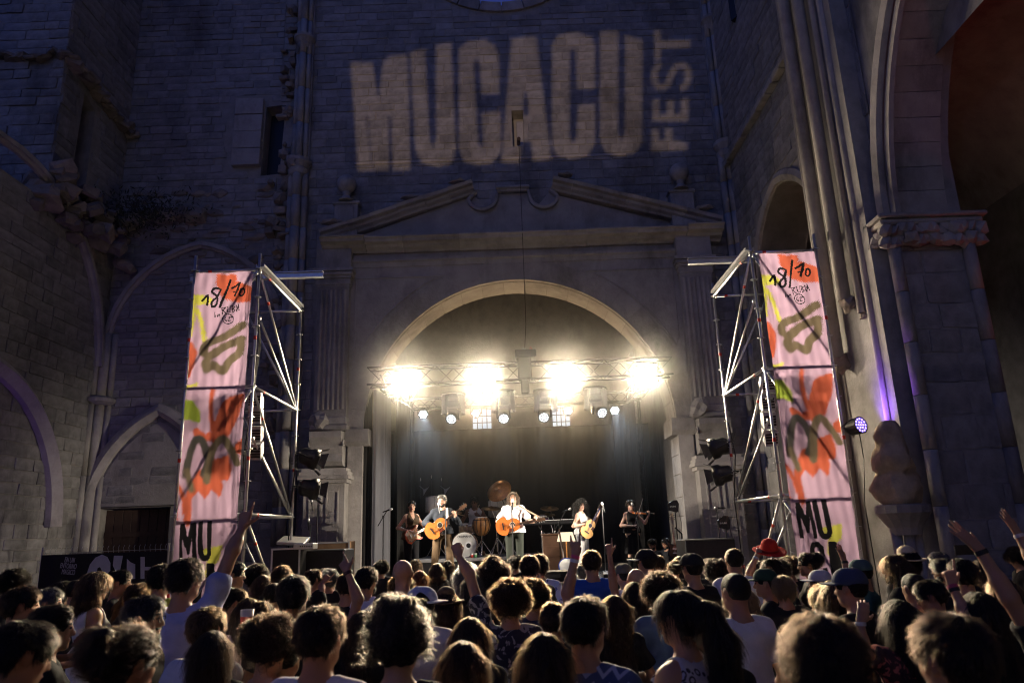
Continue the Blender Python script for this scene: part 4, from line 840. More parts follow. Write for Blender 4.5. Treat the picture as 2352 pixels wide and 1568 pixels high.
LET.append(g2((1228, 640), (1268, 640), (1258, 510), (1240, 510)))
rr_([(1395, 250), (1430, 195), (1530, 178), (1610, 205), (1632, 260), (1632, 490), (1532, 495), (1528, 290), (1510, 260), (1492, 290), (1490, 760), (1508, 795), (1530, 760), (1540, 580), (1632, 575), (1632, 800), (1590, 860), (1500, 882), (1420, 860), (1395, 800)])
rr_([(1660, 175), (1760, 172), (1758, 740), (1780, 780), (1800, 740), (1800, 195), (1895, 225), (1890, 790), (1850, 850), (1770, 868), (1690, 840), (1662, 780)])
# FEST, turned upright along the right edge (read from bottom to top)
rr_([(1945, 838), (1948, 715), (1985, 715), (1984, 775), (2020, 775), (2022, 712), (2060, 712), (2058, 775), (2140, 793), (2140, 830), (2040, 832)])
rr_([(1952, 672), (1952, 550), (1988, 550), (1986, 635), (2030, 635), (2030, 555), (2068, 555), (2068, 632), (2108, 630), (2110, 545), (2148, 545), (2146, 672)])
S = [(1998, 360), (1975, 370), (1962, 400), (1962, 445), (1980, 480), (2010, 485), (2035, 465), (2060, 400), (2085, 365), (2120, 360), (2148, 385), (2148, 440), (2130, 480), (2105, 490)]
def fat(P, w):
    A, B = [], []
    for i, p in enumerate(P):
        a = P[max(i - 1, 0)]; b = P[min(i + 1, len(P) - 1)]; dx, dy = b[0] - a[0], b[1] - a[1]; l = math.hypot(dx, dy); A.append((p[0] - dy / l * w, p[1] + dx / l * w)); B.append((p[0] + dy / l * w, p[1] - dx / l * w))
    return A + B[::-1]
rr_(fat(S, 17))
rr_([(1962, 170), (1994, 170), (1996, 226), (2158, 226), (2158, 264), (1996, 266), (1994, 335), (1962, 335)])
holes = [[to_plate(x, y) for x, y in l] for l in LET if l is not LET[4]]
P0 = GP + gd * GD
cv = bpy.data.curves.new('gobo_plate', 'CURVE'); cv.dimensions = '2D'; cv.fill_mode = 'BOTH'
def spl(pts):
    s = cv.splines.new('POLY'); s.points.add(len(pts) - 1)
    for q, (a, b) in zip(s.points, pts): q.co = (a, b, 0, 1)
    s.use_cyclic_u = True
spl([(-.3, -.22), (.3, -.22), (.3, .22), (-.3, .22)])
for h in holes: spl(h)
spl([to_plate(x, y) for x, y in LET[4]])
cvo = bpy.data.objects.new('gobo_plate', cv); MG = Matrix((gr_, gu, -gd)).transposed().to_4x4(); MG.translation = P0
dg = bpy.context.evaluated_depsgraph_get(); col.objects.link(cvo); cvo.matrix_world = MG; dg.update()
me = bpy.data.meshes.new_from_object(cvo.evaluated_get(bpy.context.evaluated_depsgraph_get())); col.objects.unlink(cvo); bpy.data.objects.remove(cvo)
gm, nt, N = nodes_of('gobo_film'); tr = N('ShaderNodeBsdfTransparent'); tr.inputs[0].default_value = (.025, .032, .06, 1); oo = N('ShaderNodeOutputMaterial'); nt.links.new(tr.outputs[0], oo.inputs[0])
me.materials.clear(); me.materials.append(gm); o = link('gobo_plate', me); o.matrix_basis = MG; attach(o, gt)
m = MB()
for a, b, w, h in ((-.31, 0, .02, .48), (.31, 0, .02, .48), (0, .23, .6, .02), (0, -.23, .6, .02)): m.box(GP + gd * (GD / 2 + .0) + gr_ * a + gu * b, (w, h, GD + .1), rot=Matrix((gr_, gu, gd)).transposed())
m.box(GP - gd * .08, (.64, .48, .06), rot=Matrix((gr_, gu, gd)).transposed()); m.build('projector_body', BLACK, gt)
m = MB(); m.tube((GP.x, GP.y, 0), (GP.x, GP.y, GP.z - .25), .03, None, 8); m.build('stand', BLACKM, gt)
lamp('projector_light', 'SPOT', GP, ctr, globals().get('PROJ', 2600), (1, .72, .5), gt, .0016, 75, .1)
# ================================================================== STAGE
SZ = 1.0
S = thing('stage_deck', 'black stage deck filling the arch', 'stage', (0, 17, 0))
DECK = mat('deck_black', (.025, .024, .024), .55, var=.3, scale=3)
for i in range(6):
    for j in range(4):
        m = MB(); m.box((-3.15 + i * 1.16, 15.1 + j * 1.86, SZ - .05), (1.15, 1.85, .1), bev=.01); m.build('deck_panel', DECK, S)
m = MB()
for i in range(7):
    for j in range(5): m.tube((-3.65 + i * 1.15, 14.25 + j * 1.8, 0), (-3.65 + i * 1.15, 14.25 + j * 1.8, SZ - .1), .024, None, 6)
m.build('legs', STEEL, S)['kind'] = 'stuff'
m = MB(); P = [(-3.72 + i * .05, 14.15 + .02 * math.sin(i * 1.7), 0) for i in range(141)]; m.add(P + [(a, b, SZ - .02) for a, b, _ in P], [(i, i + 1, i + 142, i + 141) for i in range(140)]); m.build('skirt', BLACK, S)
S = thing('drum_riser', 'low riser with a metal edge under the drum kit', 'riser', (-1.1, 19.2, SZ)); RZ = 1.38
m = MB(); m.box((-1.05, 19.3, (SZ + RZ) / 2 - .05), (2.9, 2.4, RZ - SZ - .1)); m.build('riser_body', BLACK, S); m = MB(); m.box((-1.05, 19.3, RZ - .04), (3.0, 2.5, .08), bev=.01); m.build('riser_deck', ALU, S)

def wave_cloth(name, pts, z0, z1, m_, parent, amp=.06, n=120, freq=55, hang=0):
    P = [Vector((*p, 0)) for p in pts]; L = [0]
    for a, b in zip(P, P[1:]): L.append(L[-1] + (b - a).length)
    vs = []; rows = 8
    for r in range(rows + 1):
        for i in range(n + 1):
            s = L[-1] * i / n; k = max(j for j in range(len(P) - 1) if L[j] <= s + 1e-6); d = (P[k + 1] - P[k]).normalized(); q = P[k] + d * (s - L[k]); nn = Vector((-d.y, d.x, 0)); a = amp * math.sin(i / n * freq + .5 * math.sin(i * .13)) * (.6 + .4 * math.sin(i * .37)); vs.append((q.x + nn.x * a, q.y + nn.y * a, z0 + (z1 - z0) * r / rows))
    m = MB(); m.add(vs, [(r * (n + 1) + i, r * (n + 1) + i + 1, (r + 1) * (n + 1) + i + 1, (r + 1) * (n + 1) + i) for r in range(rows) for i in range(n)]); return m.build(name, m_, parent, True, fix=False)
t = thing('backdrop', 'wide black backdrop cloth at the rear of the stage', 'curtain', (0, 22, SZ)); wave_cloth('cloth', [(-3.9, 21.75), (4.0, 21.75)], SZ, PY(1200, 981, 21.75).z, mat('black_velvet', (.02, .019, .018), .95), t, .05, 180, 130)
t = thing('gauze_drape', 'pale grey gauze drape hanging in folds at the left of the stage', 'curtain', (-3.4, 18.5, SZ)); wave_cloth('cloth', [(TX0 + .02, 17.85), (TX0 + .15, 19.3)], SZ, 5.5, cloth_trans('grey_gauze', (.3, .3, .33), .5), t, .09, 110, 34)
t = thing('black_drape', 'black leg drape between the left jamb and the gauze drape', 'curtain', (-3.6, 18.2, SZ)); wave_cloth('cloth', [(-3.72, 17.9), (-3.6, 18.15)], SZ, 5.6, mat('black_velvet'), t, .04, 40, 20); 
t = thing('black_drape', 'black side drape hanging along the left inside of the stage', 'curtain', (-3.3, 20, SZ)); wave_cloth('cloth', [(TX0 + .3, 19.4), (TX0 + .45, 21.6)], SZ, 5.5, mat('black_velvet'), t, .07, 90, 40)
t = thing('black_drape', 'black side drape behind the violinist', 'curtain', (3.2, 21, SZ)); wave_cloth('cloth', [(2.9, 21.6), (3.4, 20.2)], SZ, 5.4, mat('black_velvet'), t, .06, 60, 30)

# ---------------------------------------------------------------- stage furniture
def mic_stand(base, top, mic_dir, lab, boom=None, z=None):
    base, top = Vector(base), Vector(top); t = thing('microphone_stand', lab, 'mic stand', base)
    m = MB()
    for k in range(3): a = k * 2.1 + .4; m.tube(base + Vector((0, 0, .12)), base + Vector((.25 * math.cos(a), .25 * math.sin(a), .012)), .009, None, 6)
    m.build('tripod', BLACKM, t)
    el = boom or top; m = MB(); m.tube(base + Vector((0, 0, .08)), Vector((base.x, base.y, el[2])), .011, None, 8); m.build('pole', BLACKM, t)
    if boom:
        b = Vector((base.x, base.y, boom[2])); d = (top - b).normalized(); m = MB(); m.tube(b - d * .28, top, .009, None, 8); m.build('boom', BLACKM, t); m = MB(); m.lathe([(.02, -.03), (.026, 0), (.02, .03)], b, 10); m.build('clutch', BLACKM, t)
    d = Vector(mic_dir).normalized(); rot = rot_to(d); m = MB(); m.lathe([(.011, -.1), (.014, -.02), (.019, .05), (.02, .06)], top, 12, rot); q = m.build('microphone', BLACKM, t); m = MB(); m.lathe([(.02, .06), (.027, .075), (.03, .1), (.022, .125), (0, .132)], top, 12, rot); m.build('grille', ALU, q, True)
    return t
def drum(c, r, h, axis, shell, head, lab=None, parent=None, name='drum'):
    c = Vector(c); rot = rot_to(axis); o = parent
    m = MB(); m.lathe([(r, -h / 2), (r, h / 2)], c, 28, rot); a = m.build('shell', shell, o, True); m = MB(); m.lathe([(0, h / 2 + .004), (r * .98, h / 2 + .004)], c, 28, rot); m.build('drum_head', head, o); m = MB(); m.lathe([(0, -h / 2 - .004), (r * .98, -h / 2 - .004)], c, 28, rot); m.build('drum_head', head, o)
    for s in (-1, 1): m = MB(); m.lathe([(r + .001, s * h / 2 - .012), (r + .014, s * h / 2 - .012), (r + .014, s * h / 2 + .014), (r - .004, s * h / 2 + .014)], c, 28, rot, caps=False); m.build('hoop', CHROME, o)
    for k in range(8): ang = k * PI / 4; p = Vector((math.cos(ang) * (r + .008), math.sin(ang) * (r + .008), 0)); m = MB(); m.tube(c + rot @ (p + Vector((0, 0, -h / 2))), c + rot @ (p + Vector((0, 0, h / 2))), .006, None, 6); m.build('tension_rod', CHROME, o)
def stand(base, top, parent, legs=3, r=.012, m_=None):
    base, top = Vector(base), Vector(top); m = MB(); m.tube(base + Vector((0, 0, .1)), top, r, None, 8)
    for k in range(legs): a = k * 2 * PI / legs + .5; m.tube(base + Vector((0, 0, .4)), base + Vector((.3 * math.cos(a), .3 * math.sin(a), .01)), r * .8, None, 6)
    m.build('stand', m_ or CHROME, parent)
WOODP = mat('pale_maple', (.6, .45, .28), .35, var=.12, scale=8); HEADW = mat('drum_skin', (.75, .74, .7), .5, var=.05); WOODO = mat('gourd_wood', (.35, .16, .05), .45, var=.25, scale=8)
def at(x, y, Y): return PY(x, y, Y)
# bass drum
c = at(1068, 1250, 18.55); t = thing('bass_drum', 'big bass drum with white head and black lettering on the riser', 'drum', (c.x, c.y, RZ)); drum(c, .3, .4, (0, -1, 0), WOODP, HEADW, parent=t)
m = MB(); m.lathe([(.055, 0), (.095, 0)], c + Vector((.1, -.208, -.02)), 20, rot_to((0, -1, 0)), caps=False); m.build('port_ring', mat('port_white', (.85, .85, .85), .4), t); m = MB(); m.lathe([(0, 0), (.055, 0)], c + Vector((.1, -.209, -.02)), 20, rot_to((0, -1, 0))); m.build('port_hole', BLACK, t)
text('lettering', 'YAMAHA', .075, BLACK, Matrix.Translation(c + Vector((0.03, -.211, .17))) @ FACE_CAM, t); m = MB(); m.lathe([(.02, 0), (.026, 0)], c + Vector((-.14, -.21, .19)), 16, rot_to((0, -1, 0)), caps=False); m.build('emblem', BLACK, t)
for s in (-1, 1): m = MB(); m.tube(c + Vector((s * .29, -.1, -.1)), Vector((c.x + s * .42, c.y - .28, RZ + .01)), .012, None, 6); m.build('spur', CHROME, t)
# small toms
for x, y, r, lab in ((1066, 1212, .125, 'small pale wooden tom mounted above the bass drum'), (1083, 1213, .11, 'second small pale tom half hidden behind the gourd drum')):
    c = at(x, y, 18.7); t = thing('tom_drum', lab, 'drum', c, 0, 'small toms'); drum(c, r, .17, (0, -.25, 1), WOODP, HEADW, parent=t); m = MB(); m.tube(c - Vector((0, 0, .05)), Vector((c.x, c.y + .05, c.z - .3)), .012, None, 6); m.build('mount', CHROME, t)
c = at(1106, 1205, 18.4); t = thing('gourd_drum', 'round carved gourd drum with dark rope pattern on a stand', 'drum', (c.x, c.y, RZ)); m = MB(); m.lathe([(.06, -.26), (.13, -.22), (.2, -.12), (.225, 0), (.2, .12), (.16, .17)], c, 28); m.build('bowl', WOODO, t, True); m = MB(); m.lathe([(.16, .17), (.14, .185), (0, .19)], c, 28); m.build('drum_head', HEADW, t, True)
for k in range(12): a0 = k * PI / 6; m = MB(); m.path([c + Vector((math.cos(a0 + .26 * u * 0) * r_ * 1.01, math.sin(a0) * r_ * 1.01, z_)) for u, (r_, z_) in enumerate(((.165, .165), (.205, .115), (.232, 0), (.205, -.12), (.135, -.22)))], .007, 5); m.build('rope', BLACK, t)
m = MB(); m.lathe([(.205, .11), (.212, .12), (.205, .13)], c, 28, caps=False); m.build('rope_ring', BLACK, t); stand((c.x, c.y, RZ), (c.x, c.y, c.z - .24), t)
BRONZE = mat('bronze', (.62, .3, .12), .28, .9, var=.25, scale=14, bump=.1)
def cymbal(c, r, n, lab, base, m_=BRONZE):
    c = Vector(c); t = thing('cymbal', lab, 'cymbal', (c.x, c.y, base), 0, 'cymbals'); rot = rot_to(n); m = MB(); m.lathe([(.012, .05), (.05, .035), (.07, .012), (r * .6, .004), (r, -.012), (r, -.015), (.06, .0)], c, 36, rot); m.build('cymbal_disc', m_, t, True); b = Vector((c.x + .12, c.y + .1, base)); m = MB(); m.path([b + Vector((0, 0, .1)), Vector((b.x, b.y, c.z - .35)), c], .011, 8); m.build('cymbal_pole', CHROME, t)
    m = MB()
    for k in range(3): a = k * 2.1; m.tube(b + Vector((0, 0, .45)), b + Vector((.28 * math.cos(a), .28 * math.sin(a), .01)), .01, None, 6)
    m.build('tripod', CHROME, t)
cymbal(at(1146, 1126, 18.9), .33, (-.35, -.75, .55), 'large tilted bronze cymbal above the drum kit', RZ)
cymbal(at(1128, 1166, 18.6), .25, (.05, -.25, 1), 'flat dark cymbal just left of the long haired singer', RZ, mat('dark_bronze', (.2, .13, .07), .4, .8))
cymbal(at(1043, 1178, 18.8), .2, (-.1, -.2, 1), 'small flat cymbal left of the drummer', RZ, mat('dark_bronze'))
cymbal(at(1262, 1166, 18.9), .24, (.05, -.3, 1), 'thin dark cymbal behind the keyboard microphone', SZ, mat('dark_bronze')); cymbal(at(1257, 1181, 19.0), .2, (.0, -.25, 1), 'lower dark cymbal behind the keyboard microphone', SZ, mat('dark_bronze'))
for x, y, lab in ((1000, 1159, 'white floor tom standing behind the denim shirted guitarist'), (1143, 1167, 'white floor tom standing behind the long haired singer')):
    c = at(x, y, 19.9); t = thing('floor_tom', lab, 'drum', (c.x, c.y, RZ), 0, 'raised floor toms'); drum(c, .25, .42, (0, 0, 1), mat('white_sparkle', (.8, .76, .68), .3), HEADW, parent=t); stand((c.x, c.y, RZ), (c.x, c.y, c.z - .2), t)
c = at(1243, 1192, 18.6); t = thing('snare_drum', 'small purple snare drum by the keyboard', 'drum', (c.x, c.y, SZ)); drum(c, .16, .13, (0, -.2, 1), mat('purple_sparkle', (.2, .05, .22), .25), HEADW, parent=t); stand((c.x, c.y, SZ), c - Vector((0, 0, .07)), t)
# keyboard, cabinet, lamp, banjo
c = at(1283, 1240, 17.6); t = thing('keyboard_cabinet', 'dark brown wooden organ cabinet behind the raised horned hand', 'cabinet', (c.x, c.y, SZ)); BR = mat('brown_veneer', (.07, .035, .02), .45, var=.25, scale=4)
zt = at(1283, 1228, 17.4).z; m = MB(); m.box((c.x, c.y, (SZ + zt) / 2), (.75, .5, zt - SZ), bev=.015); m.build('case', BR, t); m = MB(); m.box((c.x, c.y, zt + .02), (.82, .56, .04), bev=.01); m.build('top_board', BR, t)
for k in range(2): m = MB(); m.box((c.x, c.y - .255, SZ + .18 + k * .3), (.64, .02, .24), bev=.01); m.build('front_panel', BR, t)
t = thing('keyboard', 'long black keyboard on a stand behind the singer', 'keyboard', (c.x - .2, c.y + .5, SZ)); kz = at(1240, 1200, 18.1).z; m = MB(); m.box((c.x - .15, 18.1, kz), (1.3, .35, .1), bev=.02); m.build('keyboard_case', BLACK, t); m = MB(); m.box((c.x - .15, 18.0, kz + .055), (1.2, .14, .012)); m.build('keys', WHITE, t)
for s in (-1, 1): m = MB(); m.tube((c.x - .15 + s * .45, 18.1, SZ), (c.x - .15 - s * .3, 18.1, kz - .05), .016, None, 6); m.build('stand_leg', BLACKM, t)
c = at(1300, 1232, 16.9); t = thing('table_lamp', 'lit table lamp with a cream tapered shade behind the horned hand', 'lamp', (c.x, c.y, SZ)); m = MB(); m.lathe([(.15, .1), (.21, -.1)], c, 20); m.build('lamp_shade', emit('warm_shade', (1, .82, .55), 1.3), t, True); m = MB(); m.lathe([(.1, 0), (.1, .02), (.02, .04), (.015, c.z - SZ - .05)], (c.x, c.y, SZ), 14); m.build('lamp_foot', BRONZE, t, True); lamp('bulb', 'POINT', c, c + Vector((0, 0, -1)), 5, (1, .75, .45), t, .04)
c = at(1302, 1301, 16.4); t = thing('banjo', 'round white banjo leaning at the foot of the brown cabinet', 'banjo', (c.x, c.y, SZ)); drum(c, .17, .08, (0, -1, .25), BR, HEADW, parent=t); m = MB(); m.tube(c + Vector((-.06, .02, .15)), c + Vector((-.12, .2, .8)), .022, .018, 8); m.build('neck', BR, t)
# wedges, dome, cups
def wedge(x, y, Y, lab, w=.6):
    c = at(x, y, Y); zt = c.z; t = thing('stage_monitor', lab, 'speaker', (c.x, Y, SZ), 0, 'stage monitors'); m = MB(); pr = [(Y - .1, SZ + .002), (Y - .14, zt - .03), (Y - .05, zt), (Y + .3, SZ + .12), (Y + .3, SZ + .002)]; m.extrude_x(pr, c.x - w / 2, c.x + w / 2); m.build('wedge_cabinet', BLACK, t); m = MB(); m.box((c.x, Y - .13, (SZ + zt) / 2), (w * .4, .01, .06)); m.build('handle_plate', BLACKM, t)
    m = MB(); m.add([(c.x - w / 2 + .03, Y - .03, zt - .012), (c.x + w / 2 - .03, Y - .03, zt - .012), (c.x + w / 2 - .03, Y + .27, SZ + .15), (c.x - w / 2 + .03, Y + .27, SZ + .15)], [(0, 1, 2, 3)]); m.build('grille', BLACKM, t)
wedge(1080, 1318, 14.5, 'black stage monitor wedge in front of the denim shirted guitarist'); wedge(1268, 1308, 14.6, 'black stage monitor wedge in front of the long haired singer', .75); wedge(1420, 1312, 14.6, 'black stage monitor wedge in front of the violinist')
c = at(1172, 1312, 14.6); t = thing('plastic_dome', 'clear plastic dome at the stage edge before the singer', 'dome', (c.x, c.y, SZ)); m = MB(); m.lathe([(.24, -.1), (.24, 0)] + [(.24 * math.cos(a), .2 * math.sin(a)) for a in [i * .26 for i in range(1, 6)]] + [(.03, .2)], Vector((c.x, c.y, max(c.z - .08, SZ + .12))), 24); m.build('dome', DOME, t, True); m = MB(); m.lathe([(.26, 0), (.26, .04)], (c.x, c.y, SZ), 24); m.build('base_ring', BLACK, t)
for x, y, c_, lab in ((1083, 1279, (.6, .06, .05), 'small red and white cup by the bass drum'), (1091, 1280, (.2, .55, .25), 'small green and white cup by the bass drum')):
    p = at(x, y, 17.98); t = thing('paper_cup', lab, 'cup', (p.x, p.y, SZ)); q = Vector((p.x, 18.12, RZ)); m = MB(); m.lathe([(.03, 0), (.04, .1)], q, 12); m.build('cup', mat('cup_' + lab[6:9], c_, .5), t, True); m = MB(); m.lathe([(.0395, .07), (.041, .1), (.0385, .1)], q, 12); m.build('rim', WHITE, t)
# microphones
def feet(x, y): return PZ(x, y, SZ + .002)
b = at(880, 1240, 16.0); mic_stand((b.x, 16.0, SZ), at(889, 1172, 15.9), (.9, -.2, .25), 'empty microphone stand beside the gauze drape', at(884, 1186, 16))
MICS = []
mic_stand((at(1018, 1250, 14.9).x + .05, 14.9, SZ), at(1009, 1167, 14.95), (-.1, .3, .9), 'microphone stand before the denim shirted guitarist')
mic_stand((at(1178, 1250, 14.9).x, 14.9, SZ), at(1177, 1160, 14.98), (0, .4, .9), 'microphone stand before the long haired singer')
mic_stand((at(1286, 1250, 16.9).x, 16.9, SZ), at(1300, 1172, 16.9), (.9, 0, .3), 'slim microphone stand beside the keyboard', at(1286, 1200, 16.9))
mic_stand((at(1388, 1250, 15.6).x, 15.6, SZ), at(1386, 1166, 15.65), (-.2, .3, .9), 'microphone stand before the person in white')
mic_stand((at(1467, 1250, 16.0).x, 16.0, SZ), at(1457, 1166, 16.1), (-.35, .2, .8), 'microphone boom stand before the violinist', at(1467, 1190, 16))
mic_stand((at(727, 1250, 14.6).x, 14.6, SZ * 0), at(717, 1160, 14.6), (-.2, 0, 1), 'microphone stand beside the left pedestal'); mic_stand((at(712, 1250, 14.8).x, 14.8, 0), at(709, 1205, 14.8), (0, -.2, 1), 'short microphone stand over the flight case')
# paddle antennas
def antenna(x, y, Y, lab, flip=1, zb=SZ):
    c = at(x, y, Y); t = thing('paddle_antenna', lab, 'antenna', (c.x, c.y, zb), 0, 'paddle antennas'); sh_ = [(-.12 * flip, -.02), (-.13 * flip, .05), (0, .13), (.09 * flip, .13), (.12 * flip, .05), (.1 * flip, -.1), (.06 * flip, -.14), (-.12 * flip, -.08)]
    m = MB(); m.plate([(c.x + a, c.z + b_) for a, b_ in sh_], [], toF(c.y - .015), (0, .03, 0)); m.build('paddle', BLACK, t); text('lettering', 'SHURE', .045, WHITE, Matrix.Translation(c + Vector((-.02 * flip, -.018, -.02))) @ FACE_CAM, t)
    m = MB(); m.tube((c.x + .03, c.y + .02, zb), (c.x + .03, c.y + .02, c.z), .012, None, 8); m.build('pole', BLACKM, t); m = MB(); m.path([(c.x + .1, c.y, c.z - .1), (c.x + .14, c.y, c.z - .35), (c.x + .1, c.y, zb)], .005, 5); m.build('cable', BLACK, t)
antenna(1547, 1162, 16.6, 'black paddle antenna on a pole beside the guitar on its stand'); antenna(1663, 1200, 14.6, 'black paddle antenna above the black subwoofer on the right', 1, .0)
mic_stand((at(1652, 1230, 14.7).x, 14.7, 0), at(1655, 1166, 14.7), (-1, 0, 0), 'shotgun microphone on a pole above the right subwoofer')
# subwoofers and cases
def sub(x0, x1, y, Y, lab, dep=.8):
    a, b = at(x0, y, Y), at(x1, y, Y); t = thing('subwoofer', lab, 'speaker', ((a.x + b.x) / 2, Y, 0), 0, 'subwoofers'); zt = (a.z + b.z) / 2
    m = MB(); m.box(((a.x + b.x) / 2, Y + dep / 2, zt / 2), (b.x - a.x, dep, zt), bev=.02); m.build('cabinet', BLACK, t); m = MB(); m.box(((a.x + b.x) / 2, Y - .006, zt * .75), (b.x - a.x - .06, .012, zt * .45)); m.build('grille', BLACKM, t); m = MB(); m.box(((a.x + b.x) / 2, Y - .006, zt * .25), (b.x - a.x - .06, .012, zt * .45)); m.build('grille', BLACKM, t)
    return t, (b.x, Y, zt)
sub(1572, 1688, 1237, 14.1, 'black subwoofer stack at the right foot of the portal'); sub(680, 792, 1262, 13.9, 'black subwoofer stack at the left foot of the portal')
def case(x0, x1, y0, Y, lab, m_, dep=.6, lid=False):
    a, b = at(x0, y0, Y), at(x1, y0, Y); zt = (a.z + b.z) / 2; t = thing('flight_case', lab, 'case', ((a.x + b.x) / 2, Y, 0), 0, 'flight cases'); cx, w = (a.x + b.x) / 2, b.x - a.x
    m = MB(); m.box((cx, Y + dep / 2, zt / 2), (w, dep, zt)); m.build('case_panel', m_, t)
    for xx in (-1, 1):
        m = MB(); m.box((cx + xx * (w / 2 - .012), Y - .002, zt / 2), (.03, .012, zt)); m.build('edge_trim', ALU, t)
    for zz in (.02, zt - .015): m = MB(); m.box((cx, Y - .004, zz), (w - .06, .012, .03)); m.build('edge_trim', ALU, t)
    for xx in (-.5, .5): m = MB(); m.box((cx + xx * w * .5, Y - .008, zt * .62), (.08, .016, .09), bev=.01); m.build('latch', CHROME, t)
    if lid: m = MB(); m.box((cx + .02, Y + dep * .6, zt + .12), (w * .95, .5, .06), rot=Euler((R(12), R(5), R(4))).to_matrix(), bev=.01); m.build('open_lid', ALU, t); 
case(624, 690, 1258, 13.5, 'black flight case with aluminium edges and propped lid', BLACK, lid=True); case(702, 803, 1244, 15.2, 'brown plywood case with aluminium edges beside the left pedestal', mat('plywood', (.25, .15, .08), .6, var=.2), .5)
t = thing('rack_unit', 'silver rack unit lying on the flight case', 'rack', at(700, 1252, 13.95)); m = MB(); m.box(at(702, 1254, 13.6) , (.36, .3, .1), bev=.01); m.build('chassis', ALU, t)
for k in range(6): m = MB(); m.lathe([(.012, 0), (.01, .015)], at(690 + k * 5, 1254, 13.44), 8, rot_to((0, -1, 0))); m.build('knob', BLACK, t)
# light stands with ornaments at the rear left
for i, x in enumerate((941, 966, 991, 1014)):
    c = at(x, 1098 + (i % 2) * 6, 21.2); t = thing('light_stand', ['first', 'second', 'third', 'fourth'][i] + ' thin upright rod with pale tip, counted from the gauze drape', 'stand', (c.x, c.y, SZ), 0, 'thin rods before the backdrop'); m = MB(); m.tube((c.x, c.y, SZ), c, .012, .008, 6); m.box((c.x, c.y, SZ + .015), (.2, .2, .03)); m.build('rod', BLACKM, t); m = MB(); m.lathe([(.012, 0), (.016, .06), (0, .1)], c, 8); m.build('tip', mat('pale_tip', (.7, .65, .55), .4), t)
    if i in (1, 3):
        m = MB(); q = c + Vector((.12, -.05, -.24)); m.add([q, q + Vector((-.17, 0, .12)), q + Vector((-.05, .02, .0)), q + Vector((.14, .0, .07)), q + Vector((.04, .02, -.05)), q + Vector((-.03, 0, -.18))], [(0, 1, 2), (0, 3, 4), (0, 4, 5), (0, 2, 5)]); m.build('paper_bird', mat('paper_grey', (.3, .3, .32), .7), t)
# fence with a banner at the lower left
FYL = 13.0; A, B = at(98, 1275, FYL), at(388, 1255, FYL); zt = (A.z + B.z) / 2
t = thing('mesh_fence', 'wire mesh fence panel standing before the wooden door', 'fence', ((A.x + B.x) / 2, FYL, 0)); 
for x in (A.x, B.x): m = MB(); m.tube((x, FYL, 0), (x, FYL, zt + .1), .021, None, 8); m.build('post', STEEL, t)
for k in range(24): x = A.x + (B.x - A.x) * (k + .5) / 24; m = MB(); m.path([(x, FYL, .1), (x, FYL, zt - .02), (x, FYL - .03, zt + .05), (x, FYL, zt + .09)], .003, 5); m.build('wire', STEEL, t)
for z in (.15, .7, 1.3, zt): m = MB(); m.tube((A.x, FYL, z), (B.x, FYL, z), .004, None, 5); m.build('rail', STEEL, t)
t = thing('fence_banner', 'black banner with white lettering tied to the mesh fence', 'banner', ((A.x + B.x) / 2, FYL, 0)); n = 40; vs = []
for z in (.15, zt - .03): vs += [(A.x + (B.x - A.x) * i / n, FYL - .03 + .012 * math.sin(i * .9), z) for i in range(n + 1)]
m = MB(); m.add(vs, [(i, i + 1, i + n + 2, i + n + 1) for i in range(n)]); m.build('banner_sheet', mat('banner_dark', (.012, .012, .016), .6), t, True)
PW = mat('print_white', (.62, .62, .68), .7); q = at(155, 1284, FYL)
for k, s_ in enumerate(('EN UN', 'ENTORNO', 'MAGICO')): p = at(156 + (3 if k == 0 else 0), 1291 + k * 13.8, FYL - .06); text('lettering', s_, .12, PW, Matrix.Translation(p) @ FACE_CAM @ Matrix(((1, .2, 0, 0), (0, 1, 0, 0), (0, 0, 1, 0), (0, 0, 0, 1))), t, .002, 'CENTER', .52)
def fp(x, y): p = at(x * .3044, 1091 + y * .3044, FYL - .05); return (p.x, p.z)
for pts in ([(650, 755), (680, 670), (720, 620), (770, 597), (810, 615), (833, 660), (832, 720), (790, 760), (770, 720), (755, 690), (735, 700), (725, 760)], [(860, 605), (928, 605), (905, 720), (880, 740), (852, 680)], [(958, 630), (985, 655), (1020, 670), (1020, 780), (955, 780)], [(1060, 615), (1092, 615), (1092, 690), (1135, 690), (1135, 715), (1090, 715), (1090, 780), (1060, 780)]):
    m = MB(); m.plate([fp(*p_) for p_ in pts], [], toF(FYL - .052), (0, .004, 0)); m.build('printed_shape', PW, t)
# front light spilling from the crowd barrier side is none: the rig above lights the band

# ---------------------------------------------------------------- haze of the smoke machine over the stage
m = MB(); m.box((.12, 18.55, 6.3), (11.0, 6.1, 10.5)); hz = m.build("stage_smoke", BLACK, None); hz.data.materials.clear()
hm, nt, N = nodes_of('stage_smoke'); pv = N('ShaderNodeVolumePrincipled'); o = N('ShaderNodeOutputMaterial'); pv.inputs['Color'].default_value = (.9, .9, .88, 1); pv.inputs['Density'].default_value = globals().get('HAZE', .011); pv.inputs['Anisotropy'].default_value = .5; nt.links.new(pv.outputs[0], o.inputs['Volume'])
gp = N('ShaderNodeNewGeometry'); sx_ = N('ShaderNodeSeparateXYZ'); mr = N('ShaderNodeMapRange'); mr.interpolation_type = 'SMOOTHSTEP'; mr.inputs[1].default_value = 1.6; mr.inputs[2].default_value = 5.4; mr.inputs[3].default_value = HAZE * .16; mr.inputs[4].default_value = HAZE
